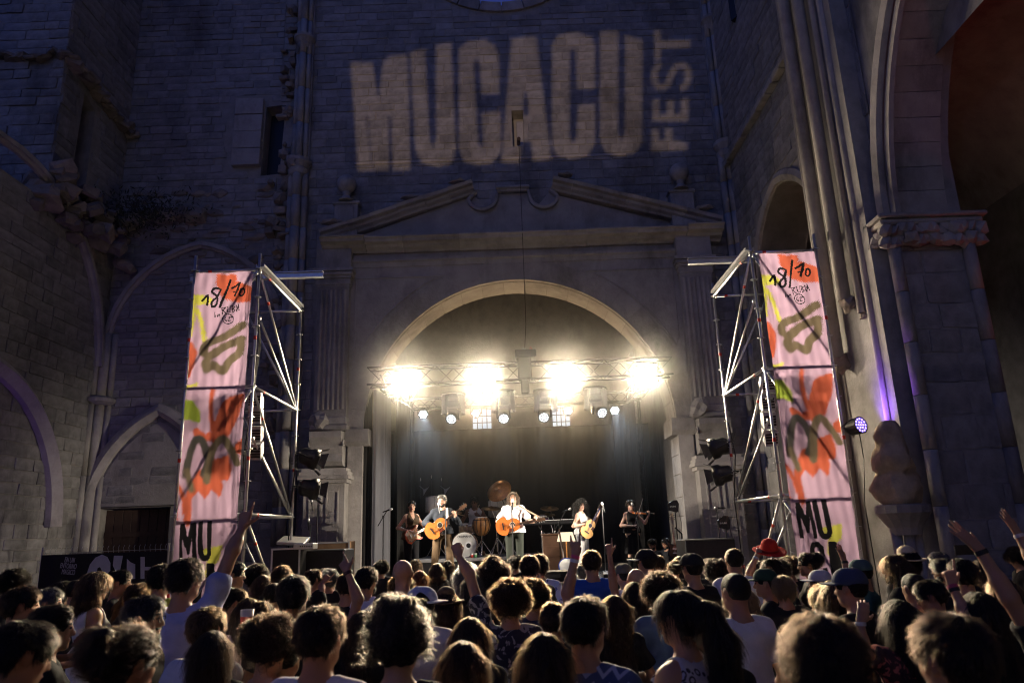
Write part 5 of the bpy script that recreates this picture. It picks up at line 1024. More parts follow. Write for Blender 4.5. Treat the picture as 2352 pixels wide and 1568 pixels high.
nt.links.new(gp.outputs['Position'], sx_.inputs[0]); nt.links.new(sx_.outputs[2], mr.inputs[0]); ds = N('ShaderNodeVectorMath'); ds.operation = 'DISTANCE'; ds.inputs[1].default_value = (.12, 18.6, 6.2); nt.links.new(gp.outputs['Position'], ds.inputs[0]); m2 = N('ShaderNodeMapRange'); m2.interpolation_type = 'SMOOTHSTEP'; m2.inputs[1].default_value = 2.5; m2.inputs[2].default_value = 6.2; m2.inputs[3].default_value = 1.; m2.inputs[4].default_value = .05; nt.links.new(ds.outputs['Value'], m2.inputs[0])
mm = N('ShaderNodeMath'); mm.operation = 'MULTIPLY'; nt.links.new(mr.outputs[0], mm.inputs[0]); nt.links.new(m2.outputs[0], mm.inputs[1]); nt.links.new(mm.outputs[0], pv.inputs['Density']); hz.data.materials.append(hm); tag(hz, 'thin stage smoke hanging inside the arch', None, None, 'stuff')
# ================================================================== PEOPLE
class Field:
    def __init__(s, lo, hi, h):
        s.h = h; s.lo = np.array(lo, float); s.n = (np.ceil((np.array(hi) - s.lo) / h).astype(int) + 1); s.v = np.full(s.n, 1., np.float32)
    def ax(s, sl): return [(s.lo[i] + s.h * np.arange(sl[i].start, sl[i].stop)).astype(np.float32) for i in range(3)]
    def sl(s, lo, hi):
        a = np.clip(np.floor((np.array(lo) - s.lo) / s.h).astype(int), 0, s.n); b = np.clip(np.ceil((np.array(hi) - s.lo) / s.h).astype(int) + 1, 0, s.n); return tuple(slice(int(x), int(y)) for x, y in zip(a, b))
    def cap(s, a, b, ra, rb=None, sc=(1, 1, 1), k=.02, op='u'):
        rb = ra if rb is None else rb; a, b = np.array(a, float), np.array(b, float); S = np.array(sc, float); m = max(ra, rb) * S.max() + k + 2.5 * s.h
        q = s.sl(np.minimum(a, b) - m, np.maximum(a, b) + m); X, Y, Z = s.ax(q)
        if min(len(X), len(Y), len(Z)) == 0: return
        x = ((X - a[0]) / S[0])[:, None, None]; y = ((Y - a[1]) / S[1])[None, :, None]; z = ((Z - a[2]) / S[2])[None, None, :]; d = (b - a) / S; dd = float(d @ d) + 1e-12
        t = np.clip((x * d[0] + y * d[1] + z * d[2]) / dd, 0, 1); D = np.sqrt((x - t * d[0]) ** 2 + (y - t * d[1]) ** 2 + (z - t * d[2]) ** 2) - (ra + (rb - ra) * t); D *= S.min()
        V = s.v[q]
        if op == 'u': h = np.maximum(k - np.abs(V - D), 0) / k; s.v[q] = np.minimum(V, D) - h * h * k * .25
        else: s.v[q] = np.maximum(V, -D)
    def mesh(s):
        v = s.v; sg = v < 0; n = s.n; cs = [slice(0, -1), slice(1, None)]
        cnt = np.zeros(n - 1, np.int8)
        for i in (0, 1):
            for j in (0, 1):
                for k in (0, 1): cnt += sg[cs[i], cs[j], cs[k]]
        act = np.argwhere((cnt > 0) & (cnt < 8)); idx = np.full(n - 1, -1, np.int64); idx[tuple(act.T)] = np.arange(len(act))
        corner = {}
        for i in (0, 1):
            for j in (0, 1):
                for k in (0, 1): corner[(i, j, k)] = v[act[:, 0] + i, act[:, 1] + j, act[:, 2] + k]
        P = np.zeros((len(act), 3)); C = np.zeros(len(act))
        for ax in range(3):
            for p in (0, 1):
                for q in (0, 1):
                    c0 = [p, q]; c0.insert(ax, 0); c1 = list(c0); c1[ax] = 1; a, b = corner[tuple(c0)], corner[tuple(c1)]; m = (a < 0) != (b < 0); t = np.where(m, a / np.where(m, a - b, 1), 0)
                    pt = np.tile(np.array(c0, float), (len(act), 1)); pt[:, ax] = t; P[m] += pt[m]; C[m] += 1
        co = s.lo + (act + P / C[:, None]) * s.h; F_ = []
        for ax in range(3):
            a, b = (ax + 1) % 3, (ax + 2) % 3; s0 = [slice(None)] * 3; s1 = [slice(None)] * 3; s0[ax] = slice(0, -1); s1[ax] = slice(1, None)
            A, B = sg[tuple(s0)], sg[tuple(s1)]; e = np.argwhere(A != B); e = e[(e[:, a] > 0) & (e[:, b] > 0) & (e[:, a] < n[a] - 1) & (e[:, b] < n[b] - 1)]
            qs = []
            for da, db in ((-1, -1), (0, -1), (0, 0), (-1, 0)): c = e.copy(); c[:, a] += da; c[:, b] += db; qs.append(idx[tuple(c.T)])
            f = np.stack(qs, 1); fl = ~A[tuple(e.T)]; f[fl] = f[fl][:, ::-1]; F_.append(f)
        return co, np.concatenate(F_)
def net_mesh(name, fld, mats, smooth_it=1, classify=None):
    co, fa = fld.mesh(); fa = fa[(fa >= 0).all(1)]
    for _ in range(smooth_it):
        acc = np.zeros_like(co); ct = np.zeros(len(co))
        for i in range(4): np.add.at(acc, fa[:, i], co[fa[:, (i + 1) % 4]]); np.add.at(ct, fa[:, i], 1)
        co = co * .5 + .5 * acc / np.maximum(ct, 1)[:, None]
    me = bpy.data.meshes.new(name); me.vertices.add(len(co)); me.vertices.foreach_set('co', co.astype(np.float32).ravel()); me.loops.add(len(fa) * 4); me.loops.foreach_set('vertex_index', fa.astype(np.int32).ravel())
    me.polygons.add(len(fa)); me.polygons.foreach_set('loop_start', np.arange(0, len(fa) * 4, 4, dtype=np.int32)); me.polygons.foreach_set('use_smooth', np.ones(len(fa), bool))
    for m in mats: me.materials.append(m)
    if classify is not None: me.polygons.foreach_set('material_index', classify(co[fa].mean(1)).astype(np.int32))
    me.update(calc_edges=True); return me

SKIN = mat('skin', objcol=True, rough=.5, var=.08, scale=12, bump=.08, bscale=120)
for n_ in MATS['skin'].node_tree.nodes:
    if n_.type == 'BSDF_PRINCIPLED': n_.inputs['Subsurface Weight'].default_value = .22; n_.inputs['Subsurface Radius'].default_value = (.012, .005, .003)
LIP = mat('lips', (.32, .1, .085), .45); EYE = mat('eyes', (.03, .02, .015), .2); BROW = mat('brows', (.035, .025, .02), .8)
FABRIC = mat('fabric', objcol=True, rough=.85, var=.12, scale=14, bump=.35, bscale=26, spec=.2)
PRINTS = {}
def print_fabric(name, kind, c0, c1, sc_):
    if name in MATS: return MATS[name]
    m, nt, N = nodes_of(name); L = nt.links.new; b = N('ShaderNodeBsdfPrincipled'); o = N('ShaderNodeOutputMaterial'); L(b.outputs[0], o.inputs[0]); b.inputs['Roughness'].default_value = .85; tc = N('ShaderNodeTexCoord'); rp = N('ShaderNodeValToRGB'); rp.color_ramp.interpolation = 'CONSTANT'; rp.color_ramp.elements[0].color = (*c0, 1); rp.color_ramp.elements[1].color = (*c1, 1); rp.color_ramp.elements[1].position = .5
    if kind == 'zigzag':
        se = N('ShaderNodeSeparateXYZ'); L(tc.outputs['Object'], se.inputs[0]); pp = N('ShaderNodeMath'); pp.operation = 'PINGPONG'; pp.inputs[1].default_value = .035; L(se.outputs[0], pp.inputs[0]); ad = N('ShaderNodeMath'); ad.operation = 'ADD'; L(se.outputs[2], ad.inputs[0]); L(pp.outputs[0], ad.inputs[1]); mo = N('ShaderNodeMath'); mo.operation = 'MODULO'; mo.inputs[1].default_value = .06; L(ad.outputs[0], mo.inputs[0]); di = N('ShaderNodeMath'); di.operation = 'MULTIPLY'; di.inputs[1].default_value = 1 / .06; L(mo.outputs[0], di.inputs[0]); L(di.outputs[0], rp.inputs[0]); rp.color_ramp.elements[1].position = .68
    elif kind == 'leopard':
        v = N('ShaderNodeTexVoronoi'); v.inputs['Scale'].default_value = sc_; L(tc.outputs['Object'], v.inputs['Vector']); L(v.outputs['Distance'], rp.inputs[0]); rp.color_ramp.elements[1].position = .42; e = rp.color_ramp.elements.new(.25); e.color = (*c0, 1); rp.color_ramp.elements[0].color = (*c1, 1)
    else:
        v = N('ShaderNodeTexNoise'); v.inputs['Scale'].default_value = sc_; v.inputs['Detail'].default_value = 3; v.inputs['Distortion'].default_value = 1.5; L(tc.outputs['Object'], v.inputs['Vector']); L(v.outputs[0], rp.inputs[0]); rp.color_ramp.elements[1].position = .55
    L(rp.outputs[0], b.inputs['Base Color']); MATS[name] = m; return m
def hair_mat(name):
    m, nt, N = nodes_of(name); h = N('ShaderNodeBsdfHairPrincipled'); o = N('ShaderNodeOutputMaterial'); oi = N('ShaderNodeObjectInfo'); h.parametrization = 'COLOR'; h.inputs['IOR'].default_value = 1.4; h.inputs['Roughness'].default_value = .28; h.inputs['Radial Roughness'].default_value = .4
    nt.links.new(oi.outputs['Color'], h.inputs['Color']); nt.links.new(h.outputs[0], o.inputs['Surface']); return m
HAIR = hair_mat('hair_strand'); HAIRCAP = mat('hair_mass', objcol=True, rough=.6, var=.3, scale=30, bump=.6, bscale=60, spec=.3)

V3 = lambda *a: np.array(a, float)
def hand(f, w, d, n, kind, k=.008, s=1.):
    """palm and five fingers: w wrist, d direction, n palm normal"""
    d = d / np.linalg.norm(d); n = n - d * (n @ d); n = n / np.linalg.norm(n); sd = np.cross(d, n)    # sd: towards the little finger
    c = {'relax': (.35, .4, .45, .5, .3), 'fist': (1.5, 1.5, 1.5, 1.5, 1.2), 'point': (.03, 1.5, 1.55, 1.6, .5), 'open': (.05, .02, .05, .12, .0), 'horns': (.05, 1.5, 1.5, .05, 1.3), 'grip': (1.0, 1.05, 1.1, 1.15, .6), 'gun': (.03, 1.45, 1.5, 1.55, .0)}[kind]
    offs = (-.032, -.011, .01, .029); ln = (.078, .088, .082, .064); spread = .16 if kind == 'open' else .03
    for i in range(4):
        kn = w + d * (.092 - abs(offs[i] + .008) * .25) * s + sd * offs[i] * s
        f.cap(w + d * .015 + sd * offs[i] * .55, kn, .016 * s, .0125 * s, k=.014)
        a = c[i]; di = d + sd * spread * (i - 1.5); di = di / np.linalg.norm(di); d1 = di * math.cos(a) + n * math.sin(a); d2 = di * math.cos(a * 2.0) + n * math.sin(a * 2.0)
        m = kn + d1 * ln[i] * .55 * s; f.cap(kn, m, .0105 * s, .0095 * s, k=k); f.cap(m, m + d2 * ln[i] * .48 * s, .0095 * s, .0075 * s, k=.004)
    b = w + d * .03 - sd * .026; out = -sd * (.95 - .6 * c[4]) + d * .55 + n * (.2 + .5 * c[4]); out = out / np.linalg.norm(out); m = b + out * .045 * s
    f.cap(w + d * .02, b, .02 * s, .017 * s, k=.012); f.cap(b, m, .0145 * s, .012 * s, k=.008); o2 = out * .7 + d * .5 + n * .5 * c[4]; o2 = o2 / np.linalg.norm(o2); f.cap(m, m + o2 * .034 * s, .0115 * s, .009 * s, k=.005)
def head_prims(f, c, Rm, fem=False):
    def P(x, y, z): return c + Rm @ V3(x, y, z)
    e = lambda p, r, k=.02, op='u': f.cap(P(*p), P(*p), 1, None, (r[0], r[1], r[2]), k, op)
    fs = .94 if fem else 1.
    f.cap(P(0, -.03, .028), P(0, .02, .03), .079, .074, (1, 1, 1.1), .02); f.cap(P(0, .03, .0), P(0, .045, -.06), .062 * fs, .046 * fs, (1, 1, 1), .03); f.cap(P(-.028, .02, -.065), P(.028, .02, -.065), .04 * fs, None, (1, 1, 1), .03)
    f.cap(P(0, .07, -.092), P(0, .068, -.092), .021 * fs, None, (1, 1, 1), .02); f.cap(P(0, .093, .012), P(0, .113, -.026), .007, .0115, k=.012); f.cap(P(-.011, .1, -.031), P(.011, .1, -.031), .008, k=.01)
    f.cap(P(-.034, .079, .026), P(.034, .079, .026), .012, k=.014); f.cap(P(-.02, .09, -.056), P(.02, .09, -.056), .0085, k=.006)
    for s in (-1, 1):
        f.cap(P(s * .03, .104, .006), P(s * .034, .104, .006), .015, op='s'); f.cap(P(s * .031, .081, .006), P(s * .031, .081, .006), .0125, k=.003); f.cap(P(s * .043, .06, -.022), P(s * .045, .05, -.02), .018, k=.02)
        f.cap(P(s * .08, -.005, .012), P(s * .078, -.003, -.025), .014, .009, k=.008)
def face_class(c, Ri):
    def f(p):
        q = (p - c) @ Ri.T; o = np.zeros(len(p), int); ax = np.abs(q[:, 0])
        o[(q[:, 1] > .07) & (np.abs(q[:, 2] + .056) < .009) & (ax < .024)] = 1; o[(q[:, 1] > .075) & (np.abs(q[:, 2] - .006) < .0075) & (np.abs(ax - .031) < .013)] = 2; o[(q[:, 1] > .068) & (np.abs(q[:, 2] - .03) < .006) & (np.abs(ax - .032) < .021)] = 3
        return o
    return f
def rotm(yaw=0, pitch=0, roll=0): return np.array(Euler((pitch, roll, yaw), 'XYZ').to_matrix())
DEF = dict(fem=False, head=(0, .015, 1.632), hrot=(0, 0, 0), neck=(0, -.01, 1.47), chest=(0, -.005, 1.36), shz=1.41, shw=.165, hipw=.09, knee=((-.1, .02, .5), (.1, .02, .5)), ankle=((-.11, -.02, .08), (.11, -.02, .08)), toe=((-.13, .13, .035), (.13, .13, .035)), hip=((-.09, 0, .92), (.09, 0, .92)), armL=((-.25, -.04, 1.13), (-.2, .1, .95), 'relax'), armR=((.25, -.04, 1.13), (.2, .1, .95), 'relax'), lean=(0, 0, 0))
def pose(**k): d = dict(DEF); d.update(k); return d
def torso(f, p, e=0., k=.03):
    fe = p['fem']; ch = V3(*p['chest']); nk = V3(*p['neck']); w = p['shw']; h0, h1 = [V3(*q) for q in p['hip']]; pv = (h0 + h1) / 2 + V3(0, 0, .03)
    wa = pv * .55 + ch * .45
    f.cap(h0 + V3(.02, 0, .02), h1 + V3(-.02, 0, .02), .105 + e + (.008 if fe else 0), k=k); f.cap(pv, wa, .112 + e, (.095 if fe else .112) + e, (1.2, .95, 1), k); f.cap(wa, ch - V3(0, 0, .04), (.098 if fe else .115) + e, .118 + e, (1.25, .95, 1), k)
    f.cap(ch - V3(w * .62, 0, .0), ch + V3(w * .62, 0, 0), .088 + e, k=k)
    sl, sr = V3(-w + .02, ch[1], p['shz']), V3(w - .02, ch[1], p['shz']); f.cap(sl, sr, .06 + e, k=k)
    for s_ in (sl, sr): f.cap(s_ + (nk - s_) * .3, nk + V3(0, -.005, .0), .045 + e * .7, .05 + e * .4, k=k)
    if fe:
        for s_ in (-1, 1): f.cap(ch + V3(s_ * .075, .075, -.07), ch + V3(s_ * .075, .08, -.07), .06 + e, k=k)
def sleeve(f, p, side, e, frac, k=.025):
    el = V3(*p['arm' + side][0]); wr = V3(*p['arm' + side][1]); s = -1 if side == 'L' else 1; sh = V3(s * p['shw'], p['chest'][1], p['shz'] - .012)
    f.cap(sh, sh, .057 + e, k=k)
    if frac <= 1: f.cap(sh, sh + (el - sh) * frac, .05 + e, .045 + e * 1.4, k=k)
    else: f.cap(sh, el, .05 + e, .043 + e, k=k); f.cap(el, el + (wr - el) * (frac - 1), .043 + e, .033 + e, k=k)
def bounds(p, m=.16):
    pts = [p['head'], p['neck'], (p['shw'] + .1, .14, 1.4), (-p['shw'] - .1, -.14, 1.4)] + list(p['knee']) + list(p['ankle']) + list(p['toe']) + [p['armL'][0], p['armL'][1], p['armR'][0], p['armR'][1], (0, 0, 1.76)]
    a = np.array(pts, float); lo = a.min(0) - m; hi = a.max(0) + m
    for s_ in 'LR':
        w = V3(*p['arm' + s_][1]); lo = np.minimum(lo, w - .22); hi = np.maximum(hi, w + .22)
    return lo, hi
def body_mesh(p, h=.009):
    lo, hi = bounds(p); lo[2] = -.02; f = Field(lo, hi, h); fe = p['fem']; torso(f, p); nk = V3(*p['neck']); hc = V3(*p['head']); Rm = rotm(*p['hrot'])
    f.cap(nk - V3(0, 0, .05), hc + Rm @ V3(0, -.02, -.05), .052 if fe else .06, .048 if fe else .056, k=.03)
    for i in (0, 1):
        hp, kn, an, to = [V3(*p[q][i]) for q in ('hip', 'knee', 'ankle', 'toe')]; f.cap(hp, kn, .085, .056, k=.03); f.cap(kn, an, .054, .038, k=.02); f.cap(kn + (an - kn) * .25 + V3(0, -.015, 0), kn + (an - kn) * .5, .05, .04, k=.03); f.cap(an + V3(0, -.02, -.02), to, .042, .03, k=.02)
    for s_ in 'LR':
        el, wr = V3(*p['arm' + s_][0]), V3(*p['arm' + s_][1]); s = -1 if s_ == 'L' else 1; sh = V3(s * p['shw'], p['chest'][1], p['shz'] - .012); g_ = .9 if fe else 1
        f.cap(sh, sh, .056 * g_, k=.03); f.cap(sh, el, .05 * g_, .04 * g_, k=.025); f.cap(el, wr, .041 * g_, .027 * g_, k=.02); f.cap(el, el + (wr - el) * .35, .04 * g_, .042 * g_, k=.02)
        q = p['arm' + s_]; d = V3(*q[3]) if len(q) > 3 and q[3] is not None else wr - el; n = V3(*q[4]) if len(q) > 4 else V3(-s * .7, .7, .0)
        hand(f, wr, d, n, q[2], s=(.92 if fe else 1.))
    head_prims(f, hc, Rm, fe)
    return net_mesh('body', f, [SKIN, LIP, EYE, BROW], 1, face_class(hc, Rm.T))
def shirt_mesh(p, e=.014, sl=.55, hem=.82, tank=False, h=.013, collar=False, mat_=None, neckr=.078, vneck=0, loose=0.):
    lo, hi = bounds(p); f = Field(lo, hi, h); torso(f, p, e); nk = V3(*p['neck']); hz = p['hip'][0][2]; hem = hem + hz - .92; f.cap((-.085, 0, hz + .1), (.085, 0, hz + .1), .125 + e + loose, k=.03); f.cap((-.085, 0, hem), (.085, 0, hem), .14 + e + loose, k=.03)
    if not tank:
        for s_ in 'LR': sleeve(f, p, s_, e + .006, sl)
    X, Y, Z = f.ax(tuple(slice(0, int(n)) for n in f.n)); X = X[:, None, None]; Y = Y[None, :, None]; Z = Z[None, None, :]
    f.v += (.006 * np.sin(Z * 26 + X * 31 + 2 * np.sin(Y * 14)) * np.sin(X * 17 - Z * 9 + 1) + .004 * np.sin(Y * 40 + Z * 33)).astype(np.float32)
    f.v = np.maximum(f.v, hem - Z)
    if sl <= 1 and not tank:
        for s_ in 'LR':
            el = V3(*p['arm' + s_][0]); s = -1 if s_ == 'L' else 1; sh = V3(s * p['shw'], p['chest'][1], p['shz']); d = (el - sh) / np.linalg.norm(el - sh); c = sh + (el - sh) * (sl + .1)
            near = ((X - c[0]) ** 2 + (Y - c[1]) ** 2 + (Z - c[2]) ** 2) < .16 ** 2; pl = (X - c[0]) * d[0] + (Y - c[1]) * d[1] + (Z - c[2]) * d[2]; f.v = np.where(near & (np.abs(X) > p['shw'] * .95), np.maximum(f.v, pl), f.v)
    f.cap(nk + V3(0, .015 + vneck * .3, .03), nk + V3(0, .03, .25), neckr, neckr + .02, op='s')
    if vneck: f.cap(nk + V3(0, .1, -.12), nk + V3(0, .06, .05), .03, .07, op='s')
    if tank:
        for s in (-1, 1): f.cap((s * (p['shw'] + .035), p['chest'][1], p['shz'] - .2), (s * (p['shw'] + .02), p['chest'][1], p['shz'] + .2), .075, op='s')
    return net_mesh('shirt', f, [mat_ or FABRIC], 1)
def trouser_mesh(p, e=.014, end=.12, waist=1.0, flare=0., h=.016, mat_=None):
    lo, hi = bounds(p); lo[2] = 0; hi[2] = max(1.15, p['hip'][0][2] + .25); f = Field(lo, hi, h); h0, h1 = [V3(*q) for q in p['hip']]; f.cap(h0 + V3(.02, 0, .03), h1 + V3(-.02, 0, .03), .108 + e, k=.03)
    for i in (0, 1):
        hp, kn, an = [V3(*p[q][i]) for q in ('hip', 'knee', 'ankle')]; f.cap(hp, kn, .09 + e, .062 + e, k=.03); f.cap(kn, an, .06 + e, .048 + e + flare, k=.02)
    Z = f.ax(tuple(slice(0, int(n)) for n in f.n))[2][None, None, :]; f.v = np.maximum(f.v, np.maximum(end - Z, Z - (p['hip'][0][2] + waist - .92)))
    return net_mesh('trousers', f, [mat_ or FABRIC], 1)
def skirt_mesh(p, z0=.45, z1=1.05):
    f = Field((-.4, -.35, z0 - .05), (.4, .35, z1 + .05), .014); f.cap((0, 0, z1), (0, 0, z0), .13, .2, (1.15, .95, 1), k=.02); X, Y, Z = f.ax(tuple(slice(0, int(n)) for n in f.n)); a = np.arctan2(Y[None, :, None], X[:, None, None]); f.v += (.012 * np.sin(a * 9) * np.clip((z1 - Z[None, None, :]) * 2, 0, 1)).astype(np.float32); f.v = np.maximum(f.v, np.maximum(z0 - Z[None, None, :], Z[None, None, :] - z1)); return net_mesh('skirt', f, [FABRIC], 1)
def shoe_mesh(p):
    f = Field(*[np.array(q) for q in ((-.4, -.3, -.01), (.4, .4, .2))], .012)
    for i in (0, 1): an, to = V3(*p['ankle'][i]), V3(*p['toe'][i]); f.cap(an + V3(0, -.03, -.03), to, .05, .038, k=.02); f.cap(an, an + V3(0, 0, .03), .048, k=.02)
    Z = f.ax(tuple(slice(0, int(n)) for n in f.n))[2][None, None, :]; f.v = np.maximum(f.v, .004 - Z); return net_mesh('shoes', f, [FABRIC], 1)

# ---------------------------------------------------------------- hair (head-local coordinates, +Y is the face)
def hair_field(kind):
    f = Field((-.24, -.3, -.62), (.24, .2, .3), .008); r = random.Random(hash(kind) % 1000 if False else sum(map(ord, kind)))
    t = {'short': .012, 'crop': .006, 'shaved': .0025, 'wavy': .017, 'curly': .03, 'afro': .055, 'long': .011, 'longcurly': .035, 'bob': .02, 'bun': .013, 'messybun': .022, 'pony': .012, 'tied': .012, 'beard': 0}[kind]
    if kind == 'beard':
        f.cap((-.03, .035, -.075), (.03, .035, -.075), .043, k=.02); f.cap((0, .065, -.095), (0, .068, -.1), .03, k=.02); f.cap((-.028, .088, -.047), (.028, .088, -.047), .009, k=.006)
        f.cap((-.02, .104, -.06), (.02, .104, -.06), .011, op='s'); Z = f.ax(tuple(slice(0, int(n)) for n in f.n))[2][None, None, :]; f.v = np.maximum(f.v, Z + .04); return f
    f.cap((0, -.03, .03), (0, .02, .035), .079 + t, .075 + t, (1, 1, 1.12), .02)
    lowb = -.075
    if kind in ('curly', 'afro', 'longcurly'):
        for i in range(46):
            a, b = r.uniform(0, 2 * PI), r.uniform(-.3, 1); q = V3(math.cos(a) * math.sqrt(max(0, 1 - b * b)) * .1, math.sin(a) * math.sqrt(max(0, 1 - b * b)) * .11 - .015, .04 + b * .1); f.cap(q, q, r.uniform(.02, .034) + t * .3, k=.02)
    if kind in ('long', 'bob', 'longcurly'):
        zb = {'long': -.42, 'bob': -.16, 'longcurly': -.34}[kind]; w = {'long': .078, 'bob': .095, 'longcurly': .13}[kind]
        for i in range(15):
            a = (i - 7) / 7 * (1.75 if kind == 'bob' else 1.65) - PI / 2; x, y = math.cos(a) * (w), math.sin(a) * (w * 1.0) - .02; rr = .03 if kind != 'longcurly' else .045
            f.cap((x * .92, y * .92, .03), (x * 1.06, y * .98 - .01, zb * .55), rr, rr, k=.03); f.cap((x * 1.06, y * .98 - .01, zb * .55), (x * (1.0 if kind != 'long' else .8) + r.uniform(-.015, .015), y * .9 - .03, zb + r.uniform(-.03, .05)), rr, rr * .5, k=.03)
        lowb = -9
    if kind == 'messybun':
        for i in range(14): q = V3(r.uniform(-.05, .05), -.075 + r.uniform(-.03, .03), .125 + r.uniform(-.035, .04)); f.cap(q, q, .03, k=.02)
        for i in range(20): a = r.uniform(0, PI); q = V3(math.cos(a) * .1, -.06 + r.uniform(-.03, .04), .03 + r.uniform(-.1, .09)); f.cap(q, q, .022, k=.02)
    if kind == 'bun':
        for i in range(10): q = V3(r.uniform(-.03, .03), -.1 + r.uniform(-.025, .02), .1 + r.uniform(-.03, .03)); f.cap(q, q, .032, k=.02)
    if kind == 'tied': f.cap((0, -.11, -.02), (0, -.15, -.04), .035, .03, k=.03)
    if kind == 'pony':
        P = [(0, -.1, .06), (0, -.16, .04), (.02, -.2, -.08), (.03, -.2, -.25), (.03, -.18, -.42)]
        for a, b, ra, rb in zip(P, P[1:], (.035, .05, .065, .06), (.05, .065, .06, .02)): f.cap(a, b, ra, rb, k=.02)
    X, Y, Z = f.ax(tuple(slice(0, int(n)) for n in f.n)); X = X[:, None, None]; Y = Y[None, :, None]; Z = Z[None, None, :]
    face = 1 - np.sqrt((X / .078) ** 2 + ((Y - .105) / .085) ** 2 + ((Z + .035) / .108) ** 2); f.v = np.maximum(f.v, (face * .07).astype(np.float32))
    if lowb > -5:
        zc = (np.where(Y < -.05, lowb, np.where(Y < -.025, lowb + (Y + .05) / .025 * .1, np.where(Y < .02, .03, -.0))) if kind in ('short', 'crop', 'shaved', 'wavy', 'tied', 'bun', 'pony') else np.where(Y < -.03, lowb, np.where(Y < .03, lowb + (Y + .03) / .06 * (.07), -.005))) ; f.v = np.where((np.abs(X) < .3) & (Z < .1) & ~((Y < -.09) & (kind in ('pony',))), np.maximum(f.v, (zc - Z) * .8), f.v)
    if kind not in ('shaved', 'crop'): f.v += (.004 * np.sin(X * 120 + 5 * np.sin(Z * 30)) * np.sin(Y * 90 + Z * 60)).astype(np.float32)
    return f
def strands(kind, me, count, seed=0):
    rs = np.random.RandomState(seed); nf = len(me.polygons); vi = np.zeros(len(me.loops), np.int32); me.loops.foreach_get('vertex_index', vi); co = np.zeros(len(me.vertices) * 3, np.float32); me.vertices.foreach_get('co', co); co = co.reshape(-1, 3); q = co[vi.reshape(-1, 4)]
    nr = np.cross(q[:, 2] - q[:, 0], q[:, 3] - q[:, 1]); ar = np.linalg.norm(nr, axis=1); nr /= ar[:, None] + 1e-9; cen = q.mean(1)
    ok = ~((nr[:, 2] < -.6)) & ~((cen[:, 1] > .02) & (np.abs(cen[:, 0]) < .075) & (cen[:, 2] < .02) & (kind != 'beard')); pr = ar * ok; pr /= pr.sum(); i = rs.choice(nf, count, p=pr); w = rs.dirichlet((1, 1, 1, 1), count); p = (q[i] * w[:, :, None]).sum(1); n = nr[i]
    L, npt, lift, grav, curl, rad = {'short': (.034, 5, .22, .05, .04, .0009), 'crop': (.012, 3, .8, 0, 0, .0008), 'wavy': (.05, 7, .3, .15, .22, .001), 'curly': (.055, 9, .42, .1, 1.2, .001), 'afro': (.05, 8, .8, 0, 1.2, .0011), 'long': (.13, 6, .035, 1., .03, .0009), 'longcurly': (.11, 12, .3, .7, 1.0, .0012), 'bob': (.09, 6, .1, .9, .06, .0011), 'bun': (.07, 6, .12, .0, .15, .001), 'messybun': (.09, 9, .24, .1, .5, .001), 'pony': (.1, 6, .08, .8, .08, .0011), 'tied': (.06, 6, .12, .1, .1, .001), 'beard': (.018, 3, .7, .4, 0, .0009)}[kind]
    crown = V3(0, -.05, .14); t = p - crown
    if kind in ('tied', 'bun', 'messybun'): t = V3(0, -.12, .06) - p
    if kind == 'pony': t = np.where((p[:, 1:2] > -.12), V3(0, -.13, .05) - p, V3(0, -.02, -1))
    t = t - n * (t * n).sum(1, keepdims=True); t /= np.linalg.norm(t, axis=1, keepdims=True) + 1e-9
    gv = np.tile(V3(0, 0, -1), (count, 1)); gv = gv - n * (gv * n).sum(1, keepdims=True); d = t * (1 - grav) + gv * grav; d += rs.normal(0, .14 if kind in ('short', 'wavy', 'bun', 'messybun', 'crop') else .22 if kind not in ('long', 'pony', 'tied', 'bob') else .07, d.shape); b = np.cross(d, n); ph = rs.uniform(0, 6.28, count)[:, None]; ln = (L * rs.uniform(.6, 1.25, count))[:, None]
    pts = np.zeros((count, npt, 3), np.float32)
    for k in range(npt):
        s = k / (npt - 1); lf = lift * (s - .45 * s * s) if kind not in ('long', 'bob', 'pony', 'tied') else lift * math.sin(s * 2.6)
        pts[:, k] = p + n * (-.002) + ln * (d * s * (1 - lift * .5) + n * lf) + (b * np.cos(s * 9 + ph) + n * np.sin(s * 9 + ph)) * curl * .011 * min(1, s * 2) - V3(0, 0, 1) * ln * s * s * .25 * (0 if kind in ('short', 'crop', 'afro') else 1)
    hc = bpy.data.hair_curves.new('hair_strands'); hc.add_curves([npt] * count); hc.attributes['position'].data.foreach_set('vector', pts.ravel())
    ra = hc.attributes.get('radius') or hc.attributes.new('radius', 'FLOAT', 'POINT'); ra.data.foreach_set('value', np.tile((rad * (1 - .75 * np.linspace(0, 1, npt))).astype(np.float32), count)); hc.materials.append(HAIR); return hc
HC = {}
def hair_data(kind):
    if kind not in HC:
        me = net_mesh('hair', hair_field(kind), [HAIRCAP], 1); cnt = {'shaved': 0, 'crop': 2500, 'short': 6000, 'wavy': 6000, 'bun': 5500, 'beard': 700, 'long': 5200, 'longcurly': 5200, 'curly': 4200, 'afro': 4200, 'messybun': 4800}.get(kind, 4000)
        HC[kind] = (me, strands(kind, me, cnt, len(HC)) if cnt else None)
    return HC[kind]
def add_hair(t, p, kind, c, part='hair'):
    if kind == 'bald': return
    me, st = hair_data(kind); M_ = Matrix.Translation(p['head']) @ Matrix(rotm(*p['hrot']).tolist()).to_4x4()
    o = link(part, me, t); o.matrix_basis = M_; o.color = (c[0] * .4, c[1] * .4, c[2] * .4, 1)
    if st: s = link(part + '_strands', st, o); s.color = (*c, 1)
    return o
